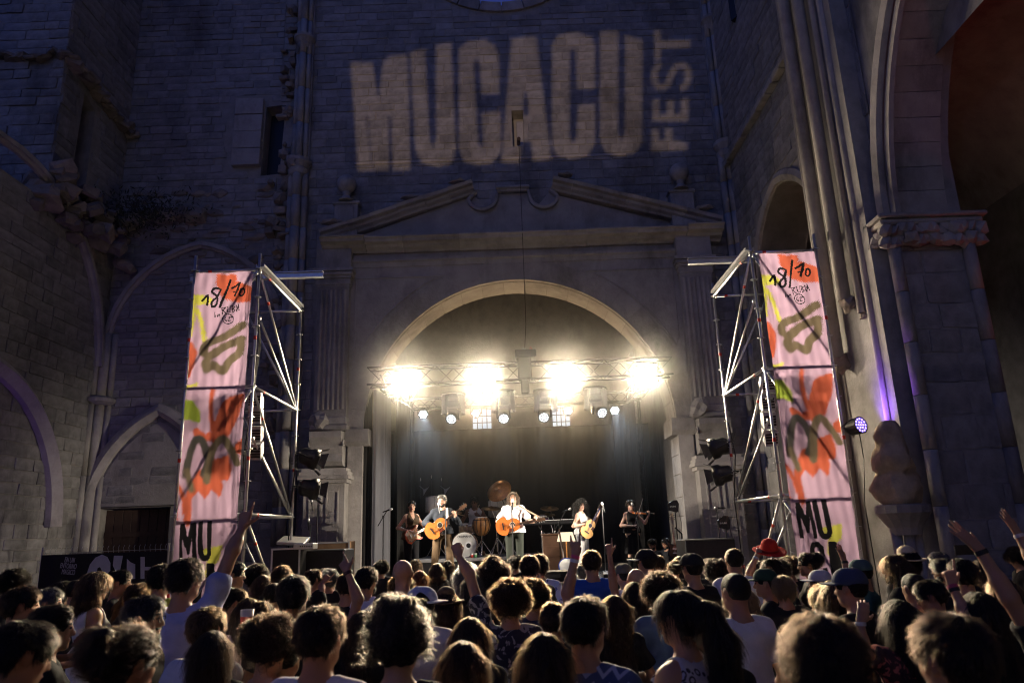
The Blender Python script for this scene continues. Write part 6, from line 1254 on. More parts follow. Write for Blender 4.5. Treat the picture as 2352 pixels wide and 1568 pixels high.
def cap_mesh(kind):
    if ('hat', kind) in HC: return HC[('hat', kind)]
    f = Field((-.3, -.32, -.1), (.3, .32, .32), .008); f.cap((0, -.02, .045), (0, .02, .05), .1, .094, (1, 1, 1.0), .02)
    if kind in ('cap', 'capback'): Z = f.ax(tuple(slice(0, int(n)) for n in f.n))[2][None, None, :]; f.v = np.maximum(f.v, .035 - Z); me = net_mesh('cap_crown', f, [FABRIC], 1)
    else:
        f = Field((-.3, -.32, -.1), (.3, .32, .32), .008); f.cap((0, 0, .03), (0, 0, .12), .1, .08, (1, 1.1, .8), .02); X, Y, Z = f.ax(tuple(slice(0, int(n)) for n in f.n)); rr = np.sqrt((X[:, None, None] / 1.) ** 2 + (Y[None, :, None] / 1.12) ** 2); br = np.maximum(rr - .165, np.abs(Z[None, None, :] - .045 - .15 * np.maximum(rr - .1, 0) * np.abs(X[:, None, None]) * 8) - .006); f.v = np.maximum(f.v, .03 - Z[None, None, :]); f.cap((0, -.07, .235), (0, .09, .235), .035, op='s'); f.v = np.minimum(f.v, br.astype(np.float32)); me = net_mesh('hat', f, [FABRIC], 1)
    HC[('hat', kind)] = me; return me
def visor_mesh():
    if 'visor' in HC: return HC['visor']
    m = MB(); n = 14; vs = []; 
    for dz in (0, -.006):
        for i in range(n + 1): a = PI * (.12 + .76 * i / n); vs.append((.095 * math.cos(a), .09 * math.sin(a) + .02, .05 + dz))
        for i in range(n + 1): a = PI * (.12 + .76 * i / n); vs.append((.1 * math.cos(a), .09 * math.sin(a) + .02 + .085 * math.sin(a) ** .6, .035 + .012 * math.sin(a) + dz))
    k = n + 1; fs = []
    for i in range(n): fs += [(i, i + 1, k + i + 1, k + i), (2 * k + i, 3 * k + i, 3 * k + i + 1, 2 * k + i + 1), (k + i, k + i + 1, 3 * k + i + 1, 3 * k + i)]
    m.add(vs, fs); o = m.build('visor', FABRIC); me = o.data; bpy.data.objects.remove(o); HC['visor'] = me; return me
def add_cap(t, p, kind, c, c2=None, turn=0, label=None):
    M_ = Matrix.Translation(p['head']) @ Matrix(rotm(*p['hrot']).tolist()).to_4x4() @ Matrix.Rotation(turn, 4, 'Z'); o = link({'cap': 'baseball_cap'}.get(kind, 'brim_hat'), cap_mesh(kind), t); o.matrix_basis = M_; o.color = (*c, 1)
    if kind == 'cap': v = link('visor', visor_mesh(), o); v.color = (*(c2 or c), 1)
    else:
        m = MB(); m.lathe([(.103, .05), (.104, .075), (.1, .076)], n=24); b = m.build('hat_band', BLACK); me = b.data; bpy.data.objects.remove(b); b = link('hat_band', me, o); b.scale = (1, 1.08, 1)
    return o
BODY = {}
def bodies(key, p, sl=.55, tank=False, h=.011, **kw):
    if key not in BODY: BODY[key] = (body_mesh(p, h), shirt_mesh(p, sl=sl, tank=tank, **kw), trouser_mesh(p))
    return BODY[key]
def person(lab, p, key, loc, yaw, scale, skin, shirt, trousers, hair=None, hc=(.02, .012, .008), group=None, sl=.55, tank=False, h=.011, shirt_mat=None, **kw):
    t = thing('person', lab, 'person', loc, yaw, group, local=True); t.scale = (scale,) * 3
    b, s, tr = bodies(key, p, sl, tank, h, **kw)
    o = link('body', b, t); o.color = (*skin, 1)
    if s is not None:
        o = link('shirt', s, t); o.color = (*shirt, 1)
        if shirt_mat: o.material_slots[0].link = 'OBJECT'; o.material_slots[0].material = shirt_mat
    if tr is not None: o = link('trousers', tr, t); o.color = (*trousers, 1)
    if hair: add_hair(t, p, hair, hc)
    return t
# ================================================================== THE BAND
HCOL = dict(blk=(.005, .004, .0035), dbr=(.01, .006, .004), br=(.024, .012, .006), lbr=(.055, .03, .014), bl=(.17, .105, .05), gin=(.11, .03, .01), gry=(.12, .115, .105), dgr=(.02, .019, .018), gbr=(.026, .021, .017))
SKN = dict(a=(.52, .31, .22), b=(.42, .23, .15), c=(.22, .11, .065), d=(.58, .37, .28))
def outline_guitar(L=.5, w=.4):
    P = []
    for i in range(48):
        a = 2 * PI * i / 48; x = math.cos(a) * L / 2; up_ = .5 * w * (1 if x < -.02 else .76); waist = 1 - .26 * math.exp(-((x - .02) / .07) ** 2); P.append((x, math.copysign(abs(math.sin(a)) ** .8, math.sin(a)) * up_ * waist))
    return P
def guitar(lab, Mx, top, side, kind='acoustic', name='acoustic_guitar', strap=None):
    t = thing(name, lab, 'guitar', Mx.translation); G = Mx
    W_ = lambda x, y, z: G @ Vector((x, y, z))
    if kind == 'acoustic':
        m = MB(); m.plate(outline_guitar(), [], lambda a, b: W_(a, b, .05), G.to_3x3() @ Vector((0, 0, -.1))); m.build('body', side, t)
        m = MB(); m.plate([(a * .985, b * .985) for a, b in outline_guitar()], [], lambda a, b: W_(a, b, .056), G.to_3x3() @ Vector((0, 0, -.005))); m.build('soundboard', top, t)
        m = MB(); m.lathe([(0, 0), (.05, 0)], W_(.09, 0, .058), 20, G.to_3x3()); m.build('sound_hole', BLACK, t); m = MB(); m.lathe([(.05, 0), (.06, .001)], W_(.09, 0, .0585), 20, G.to_3x3(), caps=False); m.build('rosette_ring', WOODP, t)
        m = MB(); m.box(W_(-.1, 0, .063), (.025, .14, .012), rot=G.to_3x3()); m.build('bridge', BLACK, t); x0, nl = .24, .36
        m = MB(); m.plate([(.02, -.06), (.1, -.07), (.11, -.12), (.0, -.13)], [], lambda a, b: W_(a, b, .0585), G.to_3x3() @ Vector((0, 0, -.001))); m.build('pickguard', mat('tortoise', (.08, .02, .012), .3), t)
    else:
        P = [(-.2, 0), (-.19, .1), (-.1, .16), (0, .13), (.06, .12), (.16, .17), (.21, .15), (.14, .09), (.12, .05), (.12, -.05), (.15, -.1), (.2, -.16), (.14, -.18), (.04, -.13), (-.04, -.14), (-.12, -.17), (-.18, -.12)]
        m = MB(); m.plate(P, [], lambda a, b: W_(a, b, .02), G.to_3x3() @ Vector((0, 0, -.04))); m.build('body', side, t); m = MB(); m.plate([(a * .8, b * .8) for a, b in P], [], lambda a, b: W_(a, b, .023), G.to_3x3() @ Vector((0, 0, -.002))); m.build('sunburst_face', top, t)
        for x in (-.07, .02): m = MB(); m.box(W_(x, 0, .03), (.035, .085, .015), rot=G.to_3x3(), bev=.004); m.build('pickup', CHROME, t)
        for x, y in ((-.12, -.09), (-.08, -.11)): m = MB(); m.lathe([(.016, 0), (.013, .02)], W_(x, y, .022), 10, G.to_3x3()); m.build('control_knob', CHROME, t)
        x0, nl = .1, .5
    m = MB(); m.box(W_(x0 + nl / 2, 0, .06 if kind == 'acoustic' else .03), (nl, .05, .025), rot=G.to_3x3(), bev=.006); m.build('neck', BR if kind == 'acoustic' else WOODP, t)
    for k in range(9): m = MB(); m.box(W_(x0 + nl * (1 - .94 ** 0) + nl * (k + .5) / 9.5, 0, (.06 if kind == 'acoustic' else .03) + .0135), (.004, .05, .002), rot=G.to_3x3()); m.build('fret', CHROME, t)
    z = .055 if kind == 'acoustic' else .022; m = MB(); m.plate([(x0 + nl, -.026), (x0 + nl + .03, -.036), (x0 + nl + .17, -.03), (x0 + nl + .17, .03), (x0 + nl + .03, .036), (x0 + nl, .026)], [], lambda a, b: W_(a, b, z + .008), G.to_3x3() @ Vector((0, 0, -.018))); m.build('headstock', BR if kind == 'acoustic' else WOODP, t)
    for s in (-1, 1):
        for k in range(3): m = MB(); m.tube(W_(x0 + nl + .04 + k * .045, s * .034, z), W_(x0 + nl + .04 + k * .045, s * .06, z), .008, None, 6); m.build('tuner', CHROME, t)
    m = MB()
    for k in range(6): y = -.02 + k * .008; m.tube(W_(-.1, y, z + .022), W_(x0 + nl, y, z + .022), .0012, None, 4)
    m.build('strings', CHROME, t)
    return t
def guitar_matrix(person_M, c, ang, tilt=0, yaw=0, sc_=1.):
    """neck runs to the player's left and up by ang; front faces the player's front"""
    X = Vector((-math.cos(ang), 0, math.sin(ang))); Z = Vector((0, math.cos(tilt), math.sin(tilt))); Y = Z.cross(X); Rm = Matrix((X, Y, Z)).transposed().to_4x4(); Rm = Matrix.Rotation(yaw, 4, 'Z') @ Rm; return person_M @ Matrix.Translation(c) @ Rm @ Matrix.Scale(sc_, 4)
def place(x, ytop, Y, h=1.76, floor=SZ):
    top = PY(x, ytop, Y); s = (top.z - floor) / h; return Vector((top.x, Y, floor)), s
def pmat(loc, yaw, s): return Matrix.Translation(loc) @ Matrix.Rotation(yaw, 4, 'Z') @ Matrix.Scale(s, 4)
def shoes(t, p, c=(.02, .018, .016)): o = link('shoes', shoe_mesh(p), t); o.color = (*c, 1)
ORANGE = mat('guitar_orange', (.5, .14, .03), .25, var=.15, coat=.5); CEDAR = mat('guitar_amber', (.4, .13, .03), .25, var=.2, coat=.5); SPRUCE = mat('guitar_spruce', (.75, .42, .15), .25, var=.1, coat=.5); MAHOG = mat('guitar_mahogany', (.09, .03, .015), .25, var=.2, coat=.5)
BAND = 'band on the stage'
# left guitarist in a vest, electric guitar
loc, s = place(945, 1150, 16.4); yaw = R(180 + 38)
p = pose(hrot=(R(-25), R(-4), 0), armR=((.3, -.1, 1.16), (.14, .2, 1.08), 'grip', (-.8, .3, -.1), (0, -.3, -.9)), armL=((-.3, .08, 1.15), (-.32, .33, 1.06), 'grip', (-.2, .5, .5), (.6, -.6, 0)), shw=.15, fem=True)
t = person('person in brown sleeveless vest playing a sunburst electric guitar', p, 'vest', loc, yaw, s, SKN['a'], (.075, .05, .03), (.015, .015, .017), 'tied', HCOL['blk'], BAND, tank=True, hem=.9, vneck=1); shoes(t, p)
guitar('red sunburst electric guitar held by the vest wearing musician', guitar_matrix(pmat(loc, yaw, s), (.06, .17, 1.0), R(24)), mat('sunburst', (.75, .42, .22), .25, var=.1, coat=.6), mat('sunburst_edge', (.5, .08, .03), .25, coat=.6), 'electric', 'electric_guitar')
# grey haired guitarist in a dark denim shirt
loc, s = place(1015, 1136, 15.35); yaw = R(180 + 8)
p = pose(head=(0, .02, 1.632), hrot=(R(-20), R(-6), 0), armR=((.36, -.03, 1.2), (.16, .2, 1.12), 'grip', (-.8, .2, -.2), (0, -.4, -.8)), armL=((-.34, .06, 1.18), (-.26, .28, 1.3), 'grip', (.1, .4, .8), (.7, -.6, 0)), ankle=((-.2, .0, .08), (.2, -.02, .08)), toe=((-.24, .14, .035), (.26, .12, .035)), knee=((-.15, .05, .5), (.15, .05, .5)))
t = person('grey haired person with moustache in a dark denim shirt playing acoustic guitar', p, 'denim', loc, yaw, s, SKN['a'], (.02, .024, .032), (.085, .055, .03), 'short', HCOL['gry'], BAND, sl=1.85, hem=.96, collar=True); add_hair(t, p, 'beard', HCOL['dgr'], 'beard'); shoes(t, p, (.03, .02, .012))
m = MB(); m.lathe([(0, .012), (.03, .008), (.036, 0)], (0, 0, 0), 16, rot_to((0, 1, 0))); o = m.build('belt_buckle', CHROME); o.parent = t; o.location = (0, .145, .97); o.scale = (1.4, 1, 1)
guitar('dark amber acoustic guitar held by the grey haired musician', guitar_matrix(pmat(loc, yaw, s), (.13, .2, 1.09), R(36)), CEDAR, MAHOG)
m = MB(); M_ = pmat(loc, yaw, s); m.path([M_ @ Vector(q) for q in ((-.12, .15, 1.15), (-.1, .13, 1.35), (-.1, .04, 1.48))], .028, 6); tt = thing('guitar_strap', 'pale leather strap over the shoulder of the grey haired musician', 'strap', loc); m.build('strap_band', mat('pale_strap', (.55, .55, .52), .6), tt)
# long haired singer in white shirt
loc, s = place(1178, 1129, 15.3); yaw = R(180)
p = pose(armR=((.33, -.04, 1.17), (.1, .22, 1.1), 'grip', (-.9, .2, 0), (0, -.4, -.8)), armL=((-.33, .0, 1.16), (-.44, .2, 1.13), 'grip', (-.3, .5, .6), (.7, -.5, 0)))
t = person('long haired singer in a white shirt playing an orange guitar', p, 'lead', loc, yaw, s, SKN['d'], (.72, .71, .72), (.03, .035, .028), 'long', HCOL['br'], BAND, sl=.75, hem=.93, collar=True); shoes(t, p)
guitar('orange acoustic guitar held by the long haired singer', guitar_matrix(pmat(loc, yaw, s), (.12, .2, 1.08), R(8)), ORANGE, ORANGE)
m = MB(); M_ = pmat(loc, yaw, s); m.path([M_ @ Vector(q) for q in ((-.12, .1, 1.47), (-.3, .14, 1.36), (-.5, .22, 1.24), (-.62, .24, 1.17))], .016, 6); tt = thing('guitar_strap', 'thin strap from the singer\'s shoulder to the guitar headstock', 'strap', loc); m.build('strap_band', mat('tan_strap', (.35, .25, .17), .6), tt)
# woman in white with long curls
loc, s = place(1333, 1149, 16.3); yaw = R(180 + 52)
p = pose(fem=True, shw=.145, hrot=(R(-35), 0, 0), armR=((.3, -.05, 1.15), (.1, .24, 1.2), 'grip', (-.6, .3, .5), (0, -.4, -.8)), armL=((-.3, .18, 1.2), (-.28, .36, 1.45), 'grip', (.1, .3, .9), (.7, -.6, 0)))
t = person('person all in white with long dark curls playing a pale guitar', p, 'white', loc, yaw, s, SKN['d'], (.72, .71, .7), (.7, .69, .68), 'longcurly', HCOL['blk'], BAND, tank=True, hem=.95); shoes(t, p, (.02, .02, .02)); m = MB()
guitar('pale spruce acoustic guitar held by the person in white', guitar_matrix(pmat(loc, yaw, s), (.08, .22, 1.08), R(56), yaw=R(-34), sc_=.95), SPRUCE, MAHOG)
# violinist in black
loc, s = place(1447, 1148, 16.6); yaw = R(180 + 14)
p = pose(fem=True, shw=.145, hrot=(R(20), R(-8), R(-14)), armR=((.3, .02, 1.14), (.08, .3, 1.12), 'grip', (-.6, .4, .2), (0, -.4, -.8)), armL=((-.3, .14, 1.18), (-.34, .34, 1.37), 'grip', (.0, .4, .8), (.7, -.5, .1)))
t = person('violinist with dark curls in a black sleeveless dress and brown belt', p, 'violin', loc, yaw, s, SKN['d'], (.014, .014, .015), (.0, .0, .0), 'wavy', HCOL['blk'], BAND, tank=True, hem=.95)
for ch in list(t.children):
    if ch.name.startswith('trousers'): bpy.data.objects.remove(ch)
o = link('skirt', skirt_mesh(p), t); o.color = (.012, .012, .013, 1); m = MB(); m.lathe([(.15, -.025), (.154, 0), (.15, .025)], n=28); o = m.build('belt', mat('brown_leather', (.2, .09, .04), .5)); o.parent = t; o.location = (0, 0, 1.03); o.scale = (1.14, .95, 1)
f = Field((-.3, -.3, -.01), (.3, .3, .4), .012)
for i in (0, 1): an, to, kn = V3(*p['ankle'][i]), V3(*p['toe'][i]), V3(*p['knee'][i]); f.cap(an + V3(0, -.03, -.03), to, .05, .038, k=.02); f.cap(an, an + (kn - an) * .62, .05, .062, k=.02)
o = link('boots', net_mesh('boots', f, [FABRIC]), t); o.color = (.012, .012, .012, 1)
M_ = pmat(loc, yaw, s); G = M_ @ Matrix.Translation((-.14, .2, 1.43)) @ Matrix((Vector((-.72, .66, -.12)).normalized(), Vector((-.66, -.72, .1)).normalized(), Vector((.05, -.12, .99)).normalized())).transposed().to_4x4()
tt = thing('violin', 'reddish brown violin under the chin of the violinist', 'violin', loc); pp = [(a * .72, b * .52) for a, b in outline_guitar()]; m = MB(); m.plate(pp, [], lambda a, b: G @ Vector((a, b, .02)), G.to_3x3() @ Vector((0, 0, -.04))); m.build('body', ORANGE, tt); m = MB(); m.box(G @ Vector((.24, 0, .025)), (.27, .025, .015), rot=G.to_3x3()); m.build('neck', BLACK, tt); m = MB(); m.lathe([(.018, -.03), (.025, 0), (.018, .03)], G @ Vector((.39, 0, .02)), 10, G.to_3x3() @ Matrix.Rotation(PI / 2, 3, 'X')); m.build('scroll', BR, tt); m = MB(); m.box(G @ Vector((-.04, 0, .035)), (.012, .05, .03), rot=G.to_3x3()); m.build('bridge', WOODP, tt)
tt = thing('violin_bow', 'slender violin bow held upright by the violinist', 'bow', loc); a_, b_ = M_ @ Vector((.1, .34, 1.1)), M_ @ Vector((-.2, .34, 1.78)); m = MB(); m.tube(a_, b_, .006, .004, 6); m.build('stick', BR, tt); m = MB(); off = Vector((.018, 0, .01)); m.tube(a_ + off, b_ + off * .6, .003, None, 4); m.build('bow_hair', WHITE, tt)
# drummer
UPK = dict(head=(0, .06, 1.24), neck=(0, .01, 1.08), chest=(0, 0, .97), shz=1.02, hip=((-.1, 0, .54), (.1, 0, .54)), knee=((-.2, .42, .54), (.2, .42, .54)), ankle=((-.2, .42, .1), (.2, .42, .1)), toe=((-.22, .56, .04), (.22, .56, .04)))
loc, s = place(1090, 1141, 19.6, 1.365, RZ); s = min(s, 1.1); loc.z = PY(1090, 1141, 19.6).z - 1.365 * s; 
p = pose(**UPK, hrot=(R(-15), R(-18), 0), armR=((.3, .05, .82), (.2, .26, .98), 'grip', (-.2, .6, .5), (-.6, -.5, 0)), armL=((-.3, .08, .8), (-.1, .3, .92), 'grip', (.3, .7, .2), (.6, -.5, 0)))
t = person('drummer in a sleeveless white top looking down behind the drum kit', p, 'drummer', loc, R(180), s, SKN['c'], (.62, .6, .58), (.02, .02, .025), 'short', HCOL['blk'], BAND, tank=True, hem=.9)
st_ = thing('drum_stool', 'round black stool under the drummer', 'stool', (loc.x, loc.y, RZ)); m = MB(); m.lathe([(.16, -.06), (.18, -.04), (.18, 0), (.15, .02)], (loc.x, loc.y, loc.z + .42 * s), 18); m.build('seat', BLACK, st_); stand((loc.x, loc.y, RZ), (loc.x, loc.y, loc.z + .4 * s), st_)
for a_, b_, lab in ((at(1093, 1178, 19.2), at(1101, 1158, 19.2), 'drumstick raised beside the drummer\'s face'), (at(1068, 1184, 19.2), at(1042, 1178, 19.0), 'drumstick held flat across the drummer\'s chest')): tt = thing('drumstick', lab, 'drumstick', a_); m = MB(); m.tube(a_, b_, .009, .006, 6); m.build('stick', WOODP, tt)
# two crew members at the right
for x, y, Y, yw, lab, bd in ((1498, 1237, 17.2, R(130), 'bearded crew member in a black shirt looking down behind the cap wearers', True), (1530, 1236, 17.8, R(120), 'crew member half hidden behind the guitar on its stand', True)):
    loc, s = place(x, y, Y, 1.76, 0); p = pose(hrot=(0, R(-20), 0)); t = person(lab, p, 'crew', loc, yw, s, SKN['b'], (.018, .018, .02), (.02, .02, .02), 'short', HCOL['blk'], 'stage crew'); add_hair(t, p, 'beard', HCOL['blk'], 'beard')
# electric guitar on a stand
c = at(1549, 1262, 16.3); Gm = Matrix.Translation(c) @ Matrix((Vector((.03, .12, 1)).normalized(), Vector((-1, 0, 0)), Vector((0, -1, .12)).normalized())).transposed().to_4x4()
guitar('maple necked electric guitar hung upright on a stand at the right', Gm, mat('dark_sunburst', (.12, .05, .02), .3), BLACK, 'electric', 'electric_guitar'); tt = thing('guitar_stand', 'black tall stand holding the upright electric guitar', 'stand', (c.x, c.y, 0)); m = MB(); q = at(1567, 1225, 16.35); m.path([(c.x + .1, 16.4, .05), (q.x, 16.4, q.z), (c.x + .06, 16.32, at(1549, 1211, 16.3).z)], .016, 6); m.build('stand_arm', BLACKM, tt); m = MB()
for k in range(3): a = k * 2.1; m.tube((c.x + .1, 16.4, .25), (c.x + .1 + .3 * math.cos(a), 16.4 + .3 * math.sin(a), .01), .014, None, 6)
m.build('tripod', BLACKM, tt)
# ================================================================== THE CROWD
GRP = 'audience in front of the stage'
WID = dict(short=.18, crop=.165, wavy=.2, curly=.25, afro=.28, long=.22, longcurly=.31, bob=.24, bun=.19, messybun=.23, pony=.19, tied=.185, bald=.16, shaved=.163)
PM = pose(); PF = pose(fem=True, shw=.145); PMC = pose(armL=((-.27, .02, 1.14), (-.1, .26, 1.2), 'fist'), armR=((.27, .02, 1.14), (.1, .27, 1.16), 'fist'))
TOPH = dict(short=1.785, crop=1.77, wavy=1.8, curly=1.81, afro=1.83, long=1.785, longcurly=1.81, bob=1.785, bun=1.79, messybun=1.81, pony=1.78, tied=1.775, bald=1.75, shaved=1.755, cap=1.79, hat=1.83)
C_ = dict(w=(.72, .72, .75), k=(.015, .015, .017), n=(.03, .035, .07), g=(.2, .2, .2), b=(.03, .1, .42), y=(.5, .5, .04), r=(.3, .04, .03), d=(.09, .15, .28), t=(.04, .12, .12), m=(.25, .12, .08), p=(.45, .35, .36), o=(.06, .05, .045))
used_spots = []
def locate(x, y, d, hair, hat=None):
    top = PD(x, y, d); s = top.z / TOPH[hat or hair]; return Vector((top.x, top.y, 0)), s
def crowd(x, y, w, hair, hcol, yaw, shirt, lab, fem=None, skin='b', hat=None, hatc=None, hatc2=None, turn=0, d=None, tank=False, arms=None, sm=None, pitch=0, bands=(), beard=None, glasses=False):
    if fem is None: fem = hair in ('long', 'longcurly', 'bob', 'bun', 'messybun', 'pony')
    wd = {'cap': .2, 'hat': .34}.get(hat, WID[hair]); d = d or FPX * wd / w
    loc, s = locate(x, y, d, hair, hat)
    s = min(max(s, .86), 1.13)
    yw = R(yaw); base = dict(fem=fem, shw=.145 if fem else .165)
    if pitch: base['hrot'] = (0, R(pitch), 0)
    if arms:
        Minv = pmat(loc, yw, s).inverted(); key = 'arm%d' % len(used_spots)
        for side, el, wr, tip, kind, dd in arms:
            e_ = Minv @ PD(*el, d + dd[0]); w_ = Minv @ PD(*wr, d + dd[1]); t_ = Minv @ PD(*tip, d + dd[2]); base['arm' + side] = (tuple(e_), tuple(w_), kind, tuple(t_ - w_), tuple(Minv.to_3x3() @ Vector((.1, .95, .1)) if kind != 'open' else Minv.to_3x3() @ Vector((-.5, .6, .2))))
        p = pose(**base); h = .0075
    else:
        key = ('f' if fem else 'm') + ('t' if tank else '') + str(pitch) + ('c' if (len(used_spots) % 3 == 0) else ''); h = .011
        if len(used_spots) % 3 == 0: base['armL'] = PMC['armL']; base['armR'] = PMC['armR']
        p = pose(**base)
    used_spots.append((x, y))
    t = person(lab, p, key, loc, yw, s, SKN[skin], C_[shirt] if isinstance(shirt, str) else shirt, (.03, .035, .06), None, None, GRP, tank=tank, h=h, shirt_mat=sm)
    if hair != 'bald' and not (hat and hair in ('short', 'crop')): add_hair(t, p, hair, HCOL[hcol])
    elif hat: add_hair(t, p, 'crop', HCOL[hcol])
    if hat: add_cap(t, p, hat, hatc, hatc2, turn)
    if beard: add_hair(t, p, 'beard', HCOL[beard], 'beard')
    if glasses:
        Mh = Matrix.Translation(p['head']) @ Matrix(rotm(*p['hrot']).tolist()).to_4x4(); m = MB()
        for q in (-1, 1): m.path([Vector((q * .032 + .024 * math.cos(a), .1, .006 + .018 * math.sin(a))) for a in [i * PI / 5 for i in range(10)]], .0025, 4, closed=True); m.tube((q * .056, .1, .01), (q * .08, .0, .012), .0025, None, 4)
        m.tube((-.008, .101, .008), (.008, .101, .008), .0025, None, 4); o = m.build('glasses', BLACK); o.parent = t; o.matrix_basis = Mh
    for (side, f_, c_) in bands:
        e_, w_ = Vector(p['arm' + side][0]), Vector(p['arm' + side][1]); c0 = w_ + (e_ - w_) * f_; m = MB(); dv = (w_ - e_).normalized(); m.lathe([(.032, -.012), (.0335, 0), (.032, .012)], c0, 16, rot_to(dv)); o = m.build('wristband', mat('band_%d%d%d' % tuple(int(v * 99) for v in c_), c_, .6)); o.parent = t
    return t
LEOP = print_fabric('leopard_print', 'leopard', (.05, .04, .05), (.5, .48, .52), 22); ZIG = print_fabric('zigzag_print', 'zigzag', (.06, .09, .19), (.4, .46, .6), 10); FLOR = print_fabric('dark_floral', 'noise', (.02, .022, .035), (.3, .29, .3), 12); PALM = print_fabric('palm_print', 'noise', (.55, .56, .66), (.12, .13, .3), 9); PINKP = print_fabric('pink_print', 'noise', (.05, .02, .02), (.45, .12, .1), 14)
cr = crowd
# --- left third
cr(33, 1306, 55, 'curly', 'blk', -70, 'k', 'dark curly haired person in profile at the left edge under the fence banner')
cr(50, 1340, 62, 'short', 'dbr', -55, 'k', 'short haired person glancing right at the left edge, second row')
cr(-5, 1355, 50, 'long', 'lbr', -60, 'k', 'person cut off by the left edge with only a lit cheek showing')
cr(110, 1344, 52, 'short', 'gry', -70, 'k', 'grey haired person in profile below the fence banner lettering')
cr(145, 1328, 46, 'wavy', 'blk', -10, 'k', 'dark haired person right under the fence banner words')
cr(176, 1330, 40, 'shaved', 'blk', 0, 'k', 'shaven dark head between grey haired profile and white tank top')
cr(219, 1309, 62, 'bob', 'br', -45, 'w', 'person with brown bob and white tank top looking toward the stage', tank=True, fem=True)
cr(274, 1304, 42, 'short', 'blk', -75, 'k', 'dark haired profile in front of the large fence banner shapes')
cr(285, 1331, 46, 'wavy', 'dgr', 0, 'k', 'greyish wavy head just right of the brown bob')
cr(318, 1332, 52, 'wavy', 'br', -20, 'k', 'brown wavy head behind the person with glasses at left')
cr(371, 1289, 50, 'short', 'blk', 0, 'y', 'short haired person in a yellow shirt left of the pointing arm')
cr(330, 1359, 80, 'short', 'dgr', -85, 'k', 'bearded person with glasses in profile facing right at left', beard='gry', glasses=True, d=4.0)
cr(120, 1386, 80, 'tied', 'blk', -60, 'k', 'person with tied black hair and lit profile at the lower left', fem=True)
cr(50, 1414, 118, 'short', 'blk', -40, 'k', 'large dark head with downturned profile in the lower left corner', pitch=-14, d=2.7)
cr(289, 1421, 132, 'bun', 'dbr', -25, 'm', 'large head with dark curly updo and rust brown top, lower left')
cr(298, 1394, 60, 'bob', 'lbr', 0, 'k', 'light brown head peeking above the dark curly updo')
cr(475, 1386, 78, 'short', 'lbr', -15, 'w', 'short light brown hair and white shirt below the pointing person')
cr(535, 1285, 40, 'short', 'dgr', -75, 'w', 'profile in a white printed t-shirt at the foot of the left tower', d=7.2)
cr(533, 1344, 52, 'short', 'dbr', -50, 'k', 'person looking down behind the person in the pale blue shirt', pitch=-20)
cr(426, 1274, 68, 'short', 'blk', -15, (.42, .46, .7), 'person in pale blue shirt pointing one arm high at the left', d=4.6, arms=[('R', (535, 1262), (557, 1212), (568, 1163), 'point', (.12, .25, .3))])
cr(487, 1456, 100, 'long', 'dbr', 10, 'k', 'long dark hair at the bottom below the short brown haired person')
cr(590, 1295, 50, 'curly', 'blk', 0, 'k', 'dark curly head at the right foot of the left tower')
cr(648, 1292, 43, 'wavy', 'br', 0, 'k', 'brown haired head before the flight case')
cr(605, 1315, 46, 'long', 'br', 0, 'k', 'long brown hair below the flight case, between two dark heads')
cr(628, 1335, 44, 'crop', 'dbr', 0, 'n', 'close cropped head low between the tower and the raised hand')
cr(572, 1366, 70, 'long', 'br', 20, (.5, .4, .4), 'long brown hair turned left, pale top, lower left of centre')
cr(603, 1378, 60, 'bun', 'br', 0, 'k', 'brown updo above the curly person with bare shoulders')
cr(675, 1313, 68, 'short', 'blk', 0, 'k', 'big dark short haired head below the subwoofer at left', skin='c')
cr(714, 1321, 34, 'short', 'blk', -10, 'g', 'small dark head right of the big dark haired head')
cr(718, 1303, 36, 'short', 'dbr', -40, 'k', 'small head with a hand pointing right beneath the subwoofer', arms=[('R', (738, 1355), (742, 1336), (758, 1318), 'point', (-.1, 0, .05))])
cr(742, 1339, 34, 'long', 'bl', -20, 'p', 'small blonde person left of the hand with raised finger')
cr(757, 1319, 44, 'curly', 'gry', 0, 'k', 'grey curly head behind the hand with raised finger')
cr(797, 1310, 46, 'short', 'dbr', 10, 'k', 'short haired head partly hidden by the hand with raised finger')
cr(832, 1410, 66, 'long', 'br', 0, 'k', 'brown haired person raising a finger and thumb before the left pedestal', d=4.4, arms=[('L', (822, 1376), (799, 1314), (772, 1258), 'gun', (.05, .12, .2))], bands=(('L', .02, (.08, .03, .03)),))
cr(841, 1296, 46, 'short', 'blk', -20, 'w', 'bearded person with glasses and white shirt before the gauze drape', beard='blk', glasses=True)
cr(876, 1316, 34, 'curly', 'blk', 0, 'k', 'small dark curly head right of the bearded person with glasses')
cr(925, 1284, 44, 'bald', 'blk', 0, 'k', 'bald head with lit ears below the vest wearing guitarist', skin='a')
cr(964, 1312, 40, 'long', 'gin', 10, 'k', 'ginger haired head right of the bald person')
cr(922, 1335, 54, 'curly', 'br', 0, 'k', 'brown curly head directly below the bald person')
cr(955, 1332, 30, 'bob', 'lbr', 0, 'k', 'small light brown head between ginger hair and white cap')
cr(1004, 1337, 36, 'bob', 'lbr', 0, 'k', 'small brown head right of the white cap')
cr(1030, 1351, 30, 'long', 'br', 0, 'k', 'tiny brown head left of the raised fist')
cr(970, 1341, 70, 'crop', 'blk', 15, 'w', 'person wearing a white and blue baseball cap turned backwards', hat='cap', hatc=(.5, .55, .72), hatc2=(.6, .6, .66), turn=R(-120))
cr(1024, 1347, 52, 'bob', 'br', 0, 'k', 'person in a brown brimmed hat right of the white cap', hat='hat', hatc=(.11, .075, .05), d=5.6)
cr(891, 1362, 62, 'wavy', 'br', 0, 'k', 'brown head rising behind the big grey messy bun')
cr(735, 1380, 103, 'short', 'dbr', -15, 'w', 'dark haired person in a white t-shirt at the bottom left of centre')
